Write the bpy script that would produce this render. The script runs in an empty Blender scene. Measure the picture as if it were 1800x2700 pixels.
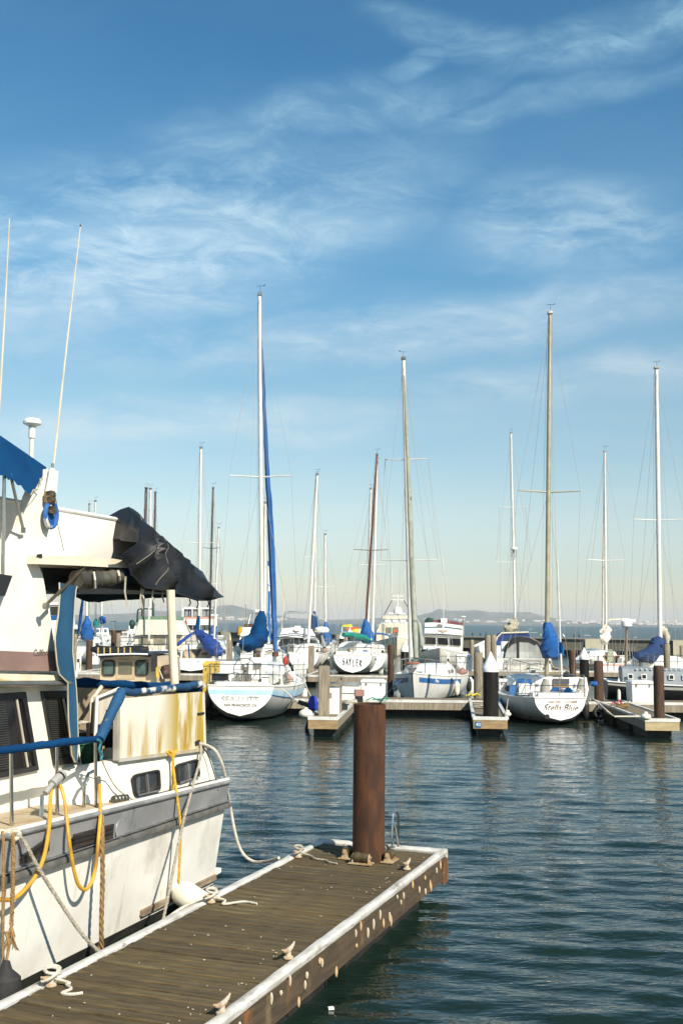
import bpy, bmesh, math, random
import numpy as np
from mathutils import Vector, Matrix
random.seed(7); rnd = random.Random(11)
SC = bpy.context.scene; COL = SC.collection
R_ = math.radians
# ---------------------------------------------------------------- camera
CAM_H = 3.05; FPX = 2850.0                       # focal length in pixels of the 1800 x 2700 photograph
PITCH = math.atan(292/FPX); ROLL = R_(0.6)
cd = bpy.data.cameras.new('camera'); cam = bpy.data.objects.new('camera', cd); COL.objects.link(cam)
cd.sensor_fit = 'VERTICAL'; cd.sensor_height = 36.0; cd.lens = 36.0*FPX/2700
cd.clip_start = 0.1; cd.clip_end = 30000
CAM_R = Matrix.Rotation(math.pi/2+PITCH, 3, 'X') @ Matrix.Rotation(ROLL, 3, 'Z')
cam.matrix_world = Matrix.Translation((0,0,CAM_H)) @ CAM_R.to_4x4()
SC.camera = cam
# ---------------------------------------------------------------- light
SUN_AZ = math.atan2(0.56, -0.83); SUN_EL = R_(37)
w = bpy.data.worlds.new('World'); SC.world = w; w.use_nodes = True
def world_nodes():
    nt = w.node_tree; N = nt.nodes; L = nt.links; N.clear()
    out = N.new('ShaderNodeOutputWorld'); bg = N.new('ShaderNodeBackground')
    bg.inputs['Strength'].default_value = 0.105
    sky = N.new('ShaderNodeTexSky'); sky.sky_type = 'NISHITA'; sky.sun_disc = False
    sky.sun_elevation = SUN_EL; sky.sun_rotation = SUN_AZ
    sky.air_density = 1.0; sky.dust_density = 0.2; sky.ozone_density = 1.4; sky.altitude = 0
    tc = N.new('ShaderNodeTexCoord'); sep = N.new('ShaderNodeSeparateXYZ'); L.new(tc.outputs['Generated'], sep.inputs[0])
    def m(op, a, b=None, c=None):
        n = N.new('ShaderNodeMath'); n.operation = op
        for i, x in enumerate((a, b, c)):
            if x is None: continue
            if isinstance(x, (int, float)): n.inputs[i].default_value = x
            else: L.new(x, n.inputs[i])
        return n.outputs[0]
    zz = m('MAXIMUM', sep.outputs[2], 0.0); den = m('ADD', zz, 0.16)
    px = m('DIVIDE', sep.outputs[0], den); py = m('DIVIDE', sep.outputs[1], den)
    cmb = N.new('ShaderNodeCombineXYZ'); L.new(px, cmb.inputs[0]); L.new(py, cmb.inputs[1])
    def noise(rot, scale, nscale, detail, rough, dist=0.0, off=(0,0,0)):
        mp = N.new('ShaderNodeMapping'); L.new(cmb.outputs[0], mp.inputs[0])
        mp.inputs['Rotation'].default_value = (0,0,rot); mp.inputs['Scale'].default_value = scale; mp.inputs['Location'].default_value = off
        n = N.new('ShaderNodeTexNoise'); n.inputs['Scale'].default_value = nscale; n.inputs['Detail'].default_value = detail
        n.inputs['Roughness'].default_value = rough; n.inputs['Distortion'].default_value = dist
        L.new(mp.outputs[0], n.inputs['Vector']); return n.outputs[0]
    # where the cirrus lies: soft ellipses in azimuth and elevation, feathered by stretched noise on the cloud sheet
    az = m('ARCTAN2', sep.outputs[0], sep.outputs[1]); el = m('ARCSINE', sep.outputs[2])
    ang = N.new('ShaderNodeCombineXYZ'); L.new(az, ang.inputs[0]); L.new(el, ang.inputs[1])
    def ramp(x, lo, hi, a=0.0, b=1.0):
        n = N.new('ShaderNodeMapRange'); n.interpolation_type = 'SMOOTHSTEP'
        for k, val in zip(('From Min','From Max','To Min','To Max'), (lo,hi,a,b)): n.inputs[k].default_value = val
        L.new(x, n.inputs['Value']); return n.outputs[0]
    warp = N.new('ShaderNodeTexNoise'); warp.inputs['Scale'].default_value = 5.0; warp.inputs['Detail'].default_value = 4; L.new(ang.outputs[0], warp.inputs['Vector'])
    wv = N.new('ShaderNodeVectorMath'); wv.operation = 'MULTIPLY_ADD'; L.new(warp.outputs['Color'], wv.inputs[0]); wv.inputs[1].default_value = (.10,.07,0); 
    off = N.new('ShaderNodeVectorMath'); off.operation = 'ADD'; L.new(ang.outputs[0], off.inputs[0]); off.inputs[1].default_value = (-.05,-.035,0); L.new(off.outputs[0], wv.inputs[2])
    def patch(cx, cy, rx, ry, rot, amt):
        d = Matrix.Rotation(math.pi/2+PITCH, 3, 'X') @ Vector((cx-900, 1350-cy, -FPX)); d.normalize()
        mp = N.new('ShaderNodeMapping'); mp.vector_type = 'TEXTURE'; L.new(wv.outputs[0], mp.inputs[0])
        mp.inputs['Location'].default_value = (math.atan2(d.x,d.y), math.asin(d.z), 0); mp.inputs['Rotation'].default_value = (0,0,R_(rot)); mp.inputs['Scale'].default_value = (rx/FPX, ry/FPX, 1)
        g = N.new('ShaderNodeTexGradient'); g.gradient_type = 'SPHERICAL'; L.new(mp.outputs[0], g.inputs[0]); return m('MULTIPLY', ramp(g.outputs['Fac'], 0, .8), amt)
    tot = None
    for q in ((330,660,900,330,14,1.0),(120,650,420,120,18,.8),(850,560,560,200,22,.6),(900,300,560,90,10,.6),(600,400,330,90,-8,.5),(1180,80,330,70,-14,.65),(1640,55,520,90,8,.75),(1090,150,200,35,30,.6),(1480,580,420,170,-4,.85),(1320,540,240,60,-12,.5),
              (1000,880,1300,130,6,.6),(500,1130,900,90,2,.55),(1500,1010,800,90,3,.45),(1400,250,700,60,8,.4)):
        p_ = patch(*q); tot = p_ if tot is None else m('MAXIMUM', tot, p_)
    big = noise(R_(-20), (0.8,1.15,1), 1.05, 3, .5, .3, (5.2,2.35,0)); side = ramp(m('ABSOLUTE', az), .36, .6)
    tot = m('MAXIMUM', tot, m('MULTIPLY', m('MULTIPLY', ramp(big, .45, .65), side), .8))
    mpf = N.new('ShaderNodeMapping'); L.new(wv.outputs[0], mpf.inputs[0]); mpf.inputs['Rotation'].default_value = (0,0,R_(-27)); mpf.inputs['Scale'].default_value = (13,40,1)
    nf = N.new('ShaderNodeTexNoise'); nf.inputs['Scale'].default_value = 1.0; nf.inputs['Detail'].default_value = 9; nf.inputs['Roughness'].default_value = .7; nf.inputs['Distortion'].default_value = .45; L.new(mpf.outputs[0], nf.inputs['Vector']); fine = nf.outputs[0]; soft = noise(R_(-20), (0.8,1.6,1), 1.5, 6, .55, .6, (3.1,7.7,0))
    cl = m('MULTIPLY', tot, m('ADD', m('MULTIPLY', ramp(fine, .36, .76), .36), m('MULTIPLY', ramp(soft, .3, .66), .24)))
    cl = m('MINIMUM', m('ADD', cl, m('MULTIPLY', ramp(soft, .3, .7), .05)), 0.62)
    mix = N.new('ShaderNodeMix'); mix.data_type = 'RGBA'
    hs = N.new('ShaderNodeHueSaturation'); hs.inputs['Saturation'].default_value = 1.3; hs.inputs['Hue'].default_value = .492; L.new(sky.outputs[0], hs.inputs['Color'])
    L.new(cl, mix.inputs['Factor']); L.new(hs.outputs[0], mix.inputs['A'])
    mix.inputs['B'].default_value = (7.2, 8.0, 8.6, 1)
    # marine haze dulls the lowest band of sky, the upper sky deepens
    cr = N.new('ShaderNodeValToRGB'); L.new(m('DIVIDE', el, R_(45)), cr.inputs[0]); e = cr.color_ramp.elements
    e[0].position = 0.0; e[0].color = (.61,.61,.64,1); e[1].position = 1.0; e[1].color = (.50,.74,.78,1)
    for p_, c_ in ((.06,(.68,.65,.67,1)),(.13,(.96,.80,.72,1)),(.26,(1.12,.94,.80,1)),(.42,(.95,1.0,.93,1)),(.62,(.62,.85,.88,1))):
        q_ = e.new(p_); q_.color = c_
    mm = N.new('ShaderNodeMix'); mm.data_type = 'RGBA'; mm.blend_type = 'MULTIPLY'; mm.inputs['Factor'].default_value = 1.0
    L.new(mix.outputs['Result'], mm.inputs['A']); L.new(cr.outputs[0], mm.inputs['B']); L.new(mm.outputs['Result'], bg.inputs['Color']); L.new(bg.outputs[0], out.inputs[0])
world_nodes()
sl = bpy.data.lights.new('sun', 'SUN'); sun = bpy.data.objects.new('sun', sl); COL.objects.link(sun)
sl.energy = 5.0; sl.angle = R_(0.53); sl.color = (1.0, 0.93, 0.82)
_sd = Vector((math.sin(SUN_AZ)*math.cos(SUN_EL), math.cos(SUN_AZ)*math.cos(SUN_EL), math.sin(SUN_EL)))
sun.rotation_euler = _sd.to_track_quat('Z', 'Y').to_euler(); sun.location = (10,-20,30)
vs = SC.view_settings; SC.display_settings.display_device = 'sRGB'
vs.view_transform = 'Standard'; vs.look = 'None'; vs.exposure = 0.5; vs.gamma = 1.0; vs.use_curve_mapping = False
SC.render.engine = 'CYCLES'; SC.cycles.use_denoising = True; SC.cycles.max_bounces = 8; SC.cycles.volume_bounces = 0
SC.cycles.transparent_max_bounces = 12; SC.cycles.sample_clamp_indirect = 6.0
# ---------------------------------------------------------------- places: a pixel of the photograph put on a plane or at a distance
def ray(px, py): return CAM_R @ Vector((px-900, 1350-py, -FPX))
def G(px, py, z=0.0):
    d = ray(px, py); return Vector((0,0,CAM_H)) + d*((z-CAM_H)/d.z)
def W(px, py, Y):
    d = ray(px, py); return Vector((0,0,CAM_H)) + d*(Y/d.y)
# ---------------------------------------------------------------- materials
MATS = {}
def mat(name, c1, c2=None, scale=4.0, rough=.6, metal=0.0, bump=0.0, bscale=None, stretch=(1,1,1), det=5, lo=.35, hi=.65,
        stain=None, stain2=None, alpha=1.0, trans=0.0, spec=.5, coat=0.0, objrand=0.0):
    """Principled surface whose colour wanders between c1 and c2; stain = (colour, scale, stretch, lo, hi, amount[, (axis, v0, v1)])"""
    if name in MATS: return MATS[name]
    m = bpy.data.materials.new(name); m.use_nodes = True; nt = m.node_tree; N = nt.nodes; L = nt.links
    b = N['Principled BSDF']; b.inputs['Roughness'].default_value = rough; b.inputs['Metallic'].default_value = metal
    b.inputs['Specular IOR Level'].default_value = spec
    if coat: b.inputs['Coat Weight'].default_value = coat; b.inputs['Coat Roughness'].default_value = .08
    if trans: b.inputs['Transmission Weight'].default_value = trans; b.inputs['IOR'].default_value = 1.15
    if alpha < 1: b.inputs['Alpha'].default_value = alpha
    tc = N.new('ShaderNodeTexCoord')
    def noise(sc, st, d=det, off=0.0):
        mp = N.new('ShaderNodeMapping'); mp.inputs['Scale'].default_value = st; mp.inputs['Location'].default_value = (off, off*.7, off*1.3)
        L.new(tc.outputs['Object'], mp.inputs[0]); n = N.new('ShaderNodeTexNoise')
        n.inputs['Scale'].default_value = sc; n.inputs['Detail'].default_value = d; n.inputs['Roughness'].default_value = .6
        L.new(mp.outputs[0], n.inputs['Vector']); return n.outputs[0]
    def rng(x, a, bb, t0=0.0, t1=1.0):
        n = N.new('ShaderNodeMapRange'); n.interpolation_type = 'SMOOTHSTEP'
        for k, val in zip(('From Min','From Max','To Min','To Max'), (a,bb,t0,t1)): n.inputs[k].default_value = val
        L.new(x, n.inputs['Value']); return n.outputs[0]
    def mixc(f, a, bb):
        n = N.new('ShaderNodeMix'); n.data_type = 'RGBA'; L.new(f, n.inputs['Factor'])
        for k, x in (('A', a), ('B', bb)):
            if isinstance(x, tuple): n.inputs[k].default_value = x[:3]+(1,)
            else: L.new(x, n.inputs[k])
        return n.outputs['Result']
    def mul(a, bb):
        n = N.new('ShaderNodeMath'); n.operation = 'MULTIPLY'
        for i, x in enumerate((a, bb)):
            if isinstance(x, (int, float)): n.inputs[i].default_value = x
            else: L.new(x, n.inputs[i])
        return n.outputs[0]
    if c2 is None: c2 = tuple(x*.86 for x in c1)
    col = mixc(rng(noise(scale, stretch), lo, hi), c1, c2)
    for k, s in enumerate((stain, stain2)):
        if not s: continue
        f = mul(rng(noise(s[1], s[2], 7, 3.7+2.1*k), s[3], s[4]), s[5])
        if len(s) > 6 and s[6]:
            ax, v0, v1 = s[6]; sp = N.new('ShaderNodeSeparateXYZ'); L.new(tc.outputs['Object'], sp.inputs[0])
            f = mul(f, rng(sp.outputs['XYZ'.index(ax)], min(v0,v1), max(v0,v1), *( (1,0) if v0 > v1 else (0,1))))
        col = mixc(f, col, s[0])
    if objrand:
        oi = N.new('ShaderNodeObjectInfo'); v = N.new('ShaderNodeHueSaturation'); L.new(col, v.inputs['Color'])
        r1 = N.new('ShaderNodeMapRange'); L.new(oi.outputs['Random'], r1.inputs['Value']); r1.inputs['To Min'].default_value = 1-objrand; r1.inputs['To Max'].default_value = 1+objrand
        L.new(r1.outputs[0], v.inputs['Value']); col = v.outputs[0]
    L.new(col, b.inputs['Base Color'])
    if bump:
        bp = N.new('ShaderNodeBump'); bp.inputs['Strength'].default_value = min(1, bump); bp.inputs['Distance'].default_value = .01
        L.new(noise(bscale or scale*3, stretch, 6, 9.1), bp.inputs['Height']); L.new(bp.outputs[0], b.inputs['Normal'])
    MATS[name] = m; return m
# ---------------------------------------------------------------- mesh builder
def V3(p): return p if isinstance(p, Vector) else Vector(p)
class MB:
    def __init__(s): s.v = []; s.f = []
    def add(s, vs, fs):
        o = len(s.v); s.v += [tuple(p) for p in vs]; s.f += [tuple(i+o for i in f) for f in fs]; return s
    def box(s, c, d, rz=0.0, M=None, taper=1.0):
        x, y, z = d[0]/2, d[1]/2, d[2]/2; vs = []
        for k in (-1, 1):
            t = taper if k > 0 else 1.0
            vs += [Vector((-x*t,-y*t,k*z)), Vector((x*t,-y*t,k*z)), Vector((x*t,y*t,k*z)), Vector((-x*t,y*t,k*z))]
        Q = M if M is not None else Matrix.Rotation(rz, 3, 'Z')
        vs = [Q @ p + V3(c) for p in vs]
        return s.add(vs, [(3,2,1,0),(4,5,6,7),(0,1,5,4),(1,2,6,5),(2,3,7,6),(3,0,4,7)])
    def bar(s, a, b, wd, h):
        """box beam from a to b, wd across (horizontal), h high"""
        a, b = V3(a), V3(b); d = (b-a); l = d.length; d.normalize()
        up = Vector((0,0,1)) if abs(d.z) < .95 else Vector((0,1,0))
        sd = d.cross(up).normalized(); up = sd.cross(d)
        vs = []
        for e in (a, b):
            for i, j in ((-1,-1),(1,-1),(1,1),(-1,1)): vs.append(e + sd*(i*wd/2) + up*(j*h/2))
        return s.add(vs, [(3,2,1,0),(4,5,6,7),(0,1,5,4),(1,2,6,5),(2,3,7,6),(3,0,4,7)])
    def tube(s, pts, r, n=6, cap=True):
        pts = [V3(p) for p in pts]; k = len(pts); rs = r if isinstance(r, (list, tuple)) else [r]*k
        rings = []; ref = None
        for i, p in enumerate(pts):
            d = (pts[min(i+1,k-1)] - pts[max(i-1,0)])
            if d.length < 1e-9: d = Vector((0,0,1))
            d.normalize()
            if ref is None: ref = Vector((0,0,1)) if abs(d.z) < .9 else Vector((1,0,0))
            sd = d.cross(ref); 
            if sd.length < 1e-6: sd = d.orthogonal()
            sd.normalize(); up = sd.cross(d); ref = up
            rings.append([p + (sd*math.cos(2*math.pi*j/n) + up*math.sin(2*math.pi*j/n))*rs[i] for j in range(n)])
        return s.loft(rings, True, cap)
    def cyl(s, a, b, r, r2=None, n=16): return s.tube([a, b], [r, r if r2 is None else r2], n)
    def loft(s, rings, closed=True, cap=True):
        n = len(rings[0]); o = [p for r in rings for p in r]; fs = []
        for i in range(len(rings)-1):
            for j in range(n if closed else n-1):
                a = i*n+j; b = i*n+(j+1)%n; fs.append((a, b, b+n, a+n))
        if cap: fs.append(tuple(range(n-1,-1,-1))); fs.append(tuple((len(rings)-1)*n+j for j in range(n)))
        return s.add(o, fs)
    def lathe(s, c, prof, n=20, ax='Z'):
        c = V3(c); rings = []
        for r, z in prof:
            rg = []
            for j in range(n):
                a = 2*math.pi*j/n; p = Vector((r*math.cos(a), r*math.sin(a), z))
                if ax == 'X': p = Vector((p.z, p.x, p.y))
                if ax == 'Y': p = Vector((p.y, p.z, p.x))
                rg.append(p + c)
            rings.append(rg)
        return s.loft(rings)
    def prism(s, poly, vec):
        """closed polygon (3-D points) pushed along vec"""
        poly = [V3(p) for p in poly]; vec = V3(vec); return s.loft([poly, [p+vec for p in poly]])
    def sheet(s, grid, th=None):
        """grid of points, given thickness along the vector th"""
        g = [[V3(p) for p in r] for r in grid]; m = len(g[0]); rings = []
        if th is None: return s.loft(g, False, False)
        th = V3(th); a = [p for r in g for p in r]; b = [p+th for p in a]; o = len(a); k = len(g); fs = []
        for i in range(k-1):
            for j in range(m-1):
                q = (i*m+j, i*m+j+1, (i+1)*m+j+1, (i+1)*m+j); fs.append(q); fs.append(tuple(x+o for x in reversed(q)))
        edge = [j for j in range(m)] + [i*m+m-1 for i in range(1,k)] + [(k-1)*m+j for j in range(m-2,-1,-1)] + [i*m for i in range(k-2,0,-1)]
        for i in range(len(edge)):
            p, q = edge[i], edge[(i+1)%len(edge)]; fs.append((q, p, p+o, q+o))
        return s.add(a+b, fs)
    def blob(s, c, d, n=12, m=8, M=None, jit=0.0, pw=1.0):
        rings = []; 
        for i in range(m+1):
            t = math.pi*i/m; rg = []
            for j in range(n):
                a = 2*math.pi*j/n; k = 1 + (rnd.uniform(-jit, jit) if jit else 0)
                sx = math.copysign(abs(math.sin(t))**pw, 1)
                p = Vector((d[0]/2*sx*math.cos(a)*k, d[1]/2*sx*math.sin(a)*k, -d[2]/2*math.copysign(abs(math.cos(t))**pw, math.cos(t))))
                rg.append((M @ p if M is not None else p) + V3(c))
            rings.append(rg)
        return s.loft(rings)
    def mesh(s, name, m, smooth=True):
        me = bpy.data.meshes.new(name); me.from_pydata(s.v, [], s.f); me.materials.append(m)
        bm = bmesh.new(); bm.from_mesh(me); bmesh.ops.recalc_face_normals(bm, faces=bm.faces); bm.to_mesh(me); bm.free()
        if smooth:
            me.polygons.foreach_set('use_smooth', [True]*len(me.polygons)); me.set_sharp_from_angle(angle=R_(38))
        me.update(); return me
    def build(s, name, m, parent=None, smooth=True, **props):
        if not s.v: return None
        o = bpy.data.objects.new(name, s.mesh(name, m, smooth)); COL.objects.link(o)
        if parent is not None: o.parent = parent
        for k, x in props.items(): o[k] = x
        return o
def thing(name, label, cat, loc=(0,0,0), rz=0.0, group=None):
    o = bpy.data.objects.new(name, None); COL.objects.link(o); o.empty_display_size = .3
    o.location = loc; o.rotation_euler = (0,0,rz); o['label'] = label; o['category'] = cat
    if group: o['group'] = group
    return o
def tag(o, label, cat, group=None):
    o['label'] = label; o['category'] = cat
    if group: o['group'] = group
    return o
def linked(o, name, parent, loc=None, rot=None, scale=None):
    c = o.copy(); COL.objects.link(c); c.name = name; c.parent = parent
    for k in ('label','category','group'):
        if k in c and k != 'group': del c[k]
    if loc is not None: c.location = loc
    if rot is not None: c.rotation_euler = rot
    if scale is not None: c.scale = scale
    return c
def copy_tree(o, parent=None):
    c = o.copy(); COL.objects.link(c); c.parent = parent
    for ch in list(o.children): copy_tree(ch, c)
    return c
def lerp(a, b, t): return a + (b-a)*t
def text(body, size, m, parent, M, name='lettering', shear=0.0, ex=.003, space=1.0, sx=1.0):
    """lettering as a raised mesh; M places its local frame (x right, y up, z out)"""
    cu = bpy.data.curves.new('lettering', 'FONT'); cu.body = body; cu.size = size; cu.shear = shear; cu.extrude = ex
    cu.align_x = 'CENTER'; cu.align_y = 'CENTER'; cu.space_character = space; cu.resolution_u = 3
    t = bpy.data.objects.new('tmp', cu); COL.objects.link(t)
    bpy.context.view_layer.update()
    me = bpy.data.meshes.new_from_object(t.evaluated_get(bpy.context.evaluated_depsgraph_get()))
    bpy.data.objects.remove(t); bpy.data.curves.remove(cu)
    me.transform(M @ Matrix.Diagonal((sx,1,1,1))); me.materials.clear(); me.materials.append(m); me.name = name
    o = bpy.data.objects.new(name, me); COL.objects.link(o); o.parent = parent; return o
def frame(org, x, y):
    x = V3(x).normalized(); z = x.cross(V3(y)).normalized(); y = z.cross(x)
    M = Matrix((x, y, z)).transposed().to_4x4(); M.translation = V3(org); return M
# ---------------------------------------------------------------- colours of the place
WHITE = mat('white_gelcoat', (.78,.765,.71), (.69,.67,.60), 2.2, .35, stain=((.42,.38,.28), 3, (1,1,.25), .55, .8, .45))
WHITE_HULL = mat('white_weathered_hull', (.80,.79,.74), (.68,.66,.60), 1.1, .4, stain=((.33,.29,.2), 1.1, (1,1,.5), .55, .75, .5), stain2=((.5,.47,.38), 9, (1,1,.15), .55, .75, .3))
WHITE_CLEAN = mat('clean_white_paint', (.82,.81,.78), (.76,.75,.7), 3, .35)
GREY_HULL = mat('grey_white_hull', (.60,.59,.54), (.50,.49,.44), 1.6, .5, stain=((.2,.19,.14), 1.4, (1,1,.4), .55, .8, .6, ('Z', .75, 0.0)))
CREAM = mat('cream_paint', (.72,.66,.52), (.6,.54,.4), 2.5, .45)
TAN = mat('tan_paint', (.48,.38,.25), (.38,.3,.19), 2.5, .5)
LIGHT_BLUE = mat('pale_blue_stripe', (.34,.55,.70), (.45,.62,.72), 3, .4)
NAVY = mat('navy_stripe', (.02,.045,.12), (.035,.07,.16), 4, .4)
MID_BLUE = mat('mid_blue_paint', (.03,.12,.30), (.045,.15,.34), 4, .45)
BOOT = mat('black_bottom_paint', (.012,.013,.012), (.03,.03,.022), 4, .7)
BOOT_RED = mat('dark_red_bottom_paint', (.045,.014,.01), (.03,.012,.01), 4, .7)
BLUE_CANVAS = mat('blue_canvas', (.002,.034,.105), (.004,.05,.14), 2.2, .85, spec=.12, bump=.3, bscale=14, det=6)
BLUE_BRIGHT = mat('bright_blue_canvas', (.002,.066,.23), (.004,.085,.28), 2, .75, bump=.3, bscale=12)
BLUE_FADED = mat('faded_blue_canvas', (.008,.062,.125), (.014,.08,.16), 2.5, .85, bump=.35, bscale=25, stain=((.22,.2,.02), 4, (1,1,.3), .4, .62, .85, ('Z', 2.25, 1.7)))
PURPLE_BLUE = mat('violet_blue_tarp', (.012,.042,.19), (.022,.06,.25), 2, .6, bump=.4, bscale=7)
GREEN_CANVAS = mat('green_canvas', (.005,.17,.13), (.01,.22,.17), 2, .7, bump=.3, bscale=12)
BEIGE_CANVAS = mat('beige_sailcloth', (.46,.42,.32), (.36,.33,.24), 3, .85, bump=.4, bscale=10)
CREAM_SAIL = mat('cream_sailcloth', (.70,.66,.56), (.55,.5,.4), 4, .85, bump=.6, bscale=9)
GREY_SAIL = mat('grey_green_sailcloth', (.30,.31,.25), (.23,.24,.18), 3, .85, bump=.3)
BLACK_MESH = mat('black_mesh_cover', (.006,.0065,.008), (.018,.0185,.02), 2.6, .48, spec=.3, bump=.5, bscale=9, det=7, stain=((.13,.125,.11), 5, (1,1,.6), .63, .8, .5))
BLACK = mat('black_plastic', (.012,.012,.013), (.02,.02,.02), 5, .45)
RUBBER = mat('black_rubber', (.014,.014,.014), (.028,.027,.025), 8, .75)
GLASS_DARK = mat('dark_window_glass', (.012,.014,.016), (.02,.022,.024), 2, .06, spec=.8)
GLASS_CLEAR = mat('clear_vinyl', (.30,.32,.30), (.5,.5,.46), 1.6, .18, alpha=.62, stretch=(1.5,1.5,.25))
STEEL = mat('polished_steel', (.55,.54,.5), (.45,.44,.4), 9, .22, 1.0)
STEEL_DULL = mat('dull_steel', (.33,.32,.29), (.25,.24,.21), 9, .45, .8)
ALU = mat('aluminium_mast', (.72,.70,.63), (.62,.6,.53), 3, .42, .15)
GOLD_ALU = mat('weathered_gold_mast', (.42,.37,.25), (.34,.3,.2), 3, .42, .35)
DARK_MAST = mat('dark_mast', (.05,.045,.04), (.08,.07,.06), 4, .5)
BROWN_MAST = mat('brown_wooden_mast', (.09,.04,.025), (.13,.06,.04), 4, .5)
WIRE = mat('rigging_wire', (.42,.40,.35), (.36,.34,.3), 4, .5, .1)
WOOD_GREY = mat('weathered_grey_timber', (.30,.255,.185), (.19,.155,.105), 3.5, .85, bump=.5, bscale=20, stretch=(7,7,.6), stain=((.06,.045,.03), 5, (8,8,.5), .55, .7, .6))
WOOD_BROWN = mat('brown_creosote_pile', (.085,.042,.02), (.045,.024,.013), 4, .8, bump=.6, bscale=18, stretch=(6,6,.5), stain=((.2,.12,.06), 4, (8,8,.5), .58, .72, .5))
WOOD_FASCIA = mat('tan_fascia_timber', (.36,.25,.12), (.26,.17,.08), 5, .75, bump=.35, bscale=18, stretch=(.8,.8,6), stain=((.08,.05,.03), 6, (.8,.8,5), .55, .7, .6))
DECK_FAR = mat('far_deck_board', (.20,.155,.095), (.14,.105,.06), 4, .85, bump=.3, bscale=20)
RUST = mat('rusted_steel', (.085,.030,.008), (.034,.0125,.0045), 5, .85, bump=.5, bscale=60, stretch=(1.6,1.6,.45), det=8,
           stain=((.17,.085,.035), 9, (3,3,.16), .60, .78, .55), stain2=((.03,.014,.009), 3.5, (1,1,.8), .5, .7, .7))
CONCRETE = mat('grey_concrete', (.17,.155,.115), (.12,.11,.08), .5, .9, bump=.3, bscale=6, stain=((.06,.055,.04), .5, (1,1,.15), .5, .75, .55))
CONCRETE_PALE = mat('pale_concrete_pier', (.72,.65,.46), (.62,.55,.38), .6, .9, stain=((.2,.18,.12), .8, (1,1,.2), .55, .8, .6))
ROPE = mat('grey_rope', (.42,.38,.3), (.3,.26,.19), 30, .9, bump=.7, bscale=120)
ROPE_WHITE = mat('white_rope', (.62,.58,.48), (.48,.43,.33), 24, .9, bump=.7, bscale=110)
ROPE_TAN = mat('frayed_tan_rope', (.34,.21,.085), (.22,.13,.05), 30, .9, bump=.8, bscale=130)
ROPE_YELLOW = mat('yellow_rope', (.62,.38,.03), (.5,.28,.02), 20, .8, bump=.5, bscale=100)
HOSE = mat('yellow_hose', (.60,.35,.03), (.42,.22,.02), 3, .5, stain=((.2,.075,.012), 2, (1,1,1), .5, .7, .8))
FENDER = mat('white_fender_vinyl', (.74,.70,.58), (.66,.61,.48), 4, .45, stain=((.4,.34,.2), 5, (1,1,1), .58, .75, .5))
RED = mat('red_paint', (.45,.04,.02), (.36,.03,.02), 5, .5)
ORANGE = mat('orange_plastic', (.62,.10,.015), (.5,.08,.01), 5, .5)
YELLOW = mat('yellow_paint', (.60,.42,.06), (.5,.34,.05), 3, .55)
LEMON = mat('lemon_paint', (.65,.6,.05), (.55,.5,.04), 3, .55)
GREEN = mat('green_plastic', (.01,.08,.035), (.015,.1,.045), 4, .5)
TEAL_HOSE = mat('green_hose', (.02,.3,.19), (.02,.24,.15), 6, .5)
PINK_BROWN = mat('faded_maroon_paint', (.33,.18,.14), (.26,.13,.1), 4, .6)
MARINA_INK = mat('dark_lettering', (.02,.02,.018), (.03,.03,.025), 6, .5)
INK_FADED = mat('faded_grey_lettering', (.40,.41,.40), (.56,.55,.52), 8, .5)
INK_GREY = mat('worn_brown_grey_lettering', (.12,.10,.07), (.24,.17,.08), 9, .5)
# ================================================================ setting
def structure(o): o['kind'] = 'structure'; return o
def water_material():
    m = bpy.data.materials.new('harbour_water'); m.use_nodes = True; nt = m.node_tree; N = nt.nodes; L = nt.links
    b = N['Principled BSDF']; b.inputs['Base Color'].default_value = (.009,.020,.014,1); b.inputs['Roughness'].default_value = .04
    b.inputs['IOR'].default_value = 1.333
    g = N.new('ShaderNodeNewGeometry')
    def noise(scale, st, d, rough=.55, dist=0.0):
        mp = N.new('ShaderNodeMapping'); mp.inputs['Scale'].default_value = st; mp.inputs['Rotation'].default_value = (0,0,R_(9))
        L.new(g.outputs['Position'], mp.inputs[0]); n = N.new('ShaderNodeTexNoise'); n.inputs['Scale'].default_value = scale
        n.inputs['Detail'].default_value = d; n.inputs['Roughness'].default_value = rough; n.inputs['Distortion'].default_value = dist
        L.new(mp.outputs[0], n.inputs['Vector']); return n.outputs[0]
    def bump(h, st, dist, nrm=None):
        n = N.new('ShaderNodeBump'); n.inputs['Strength'].default_value = st; n.inputs['Distance'].default_value = dist
        L.new(h, n.inputs['Height'])
        if nrm: L.new(nrm, n.inputs['Normal'])
        return n.outputs[0]
    n0 = bump(noise(.07, (.45,1,1), 3), 1.0, 2.2)
    N[-1].name = 'swell'
    n1 = bump(noise(.55, (.6,1,1), 3), 1.0, .035, n0)
    n2 = bump(noise(2.3, (.38,1,1), 4, .6, .3), 1.0, .032, n1)
    n3 = bump(noise(9, (.45,1,1), 2), 1.0, .015, n2)
    L.new(n3, b.inputs['Normal'])
    sp = N.new('ShaderNodeSeparateXYZ')
    ms = N.new('ShaderNodeMapRange'); L.new(sp.outputs['Y'], ms.inputs['Value']); L.new(ms.outputs[0], N['swell'].inputs['Strength'])
    for k_, v_ in zip(('From Min','From Max','To Min','To Max'), (85,150,0,1)): ms.inputs[k_].default_value = v_; L.new(g.outputs['Position'], sp.inputs[0])
    mr = N.new('ShaderNodeMapRange'); L.new(sp.outputs['Y'], mr.inputs['Value'])
    for k_, v_ in zip(('From Min','From Max','To Min','To Max'), (25,130,.03,.28)): mr.inputs[k_].default_value = v_
    L.new(mr.outputs[0], b.inputs['Roughness'])
    return m
WATER = water_material()
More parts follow.
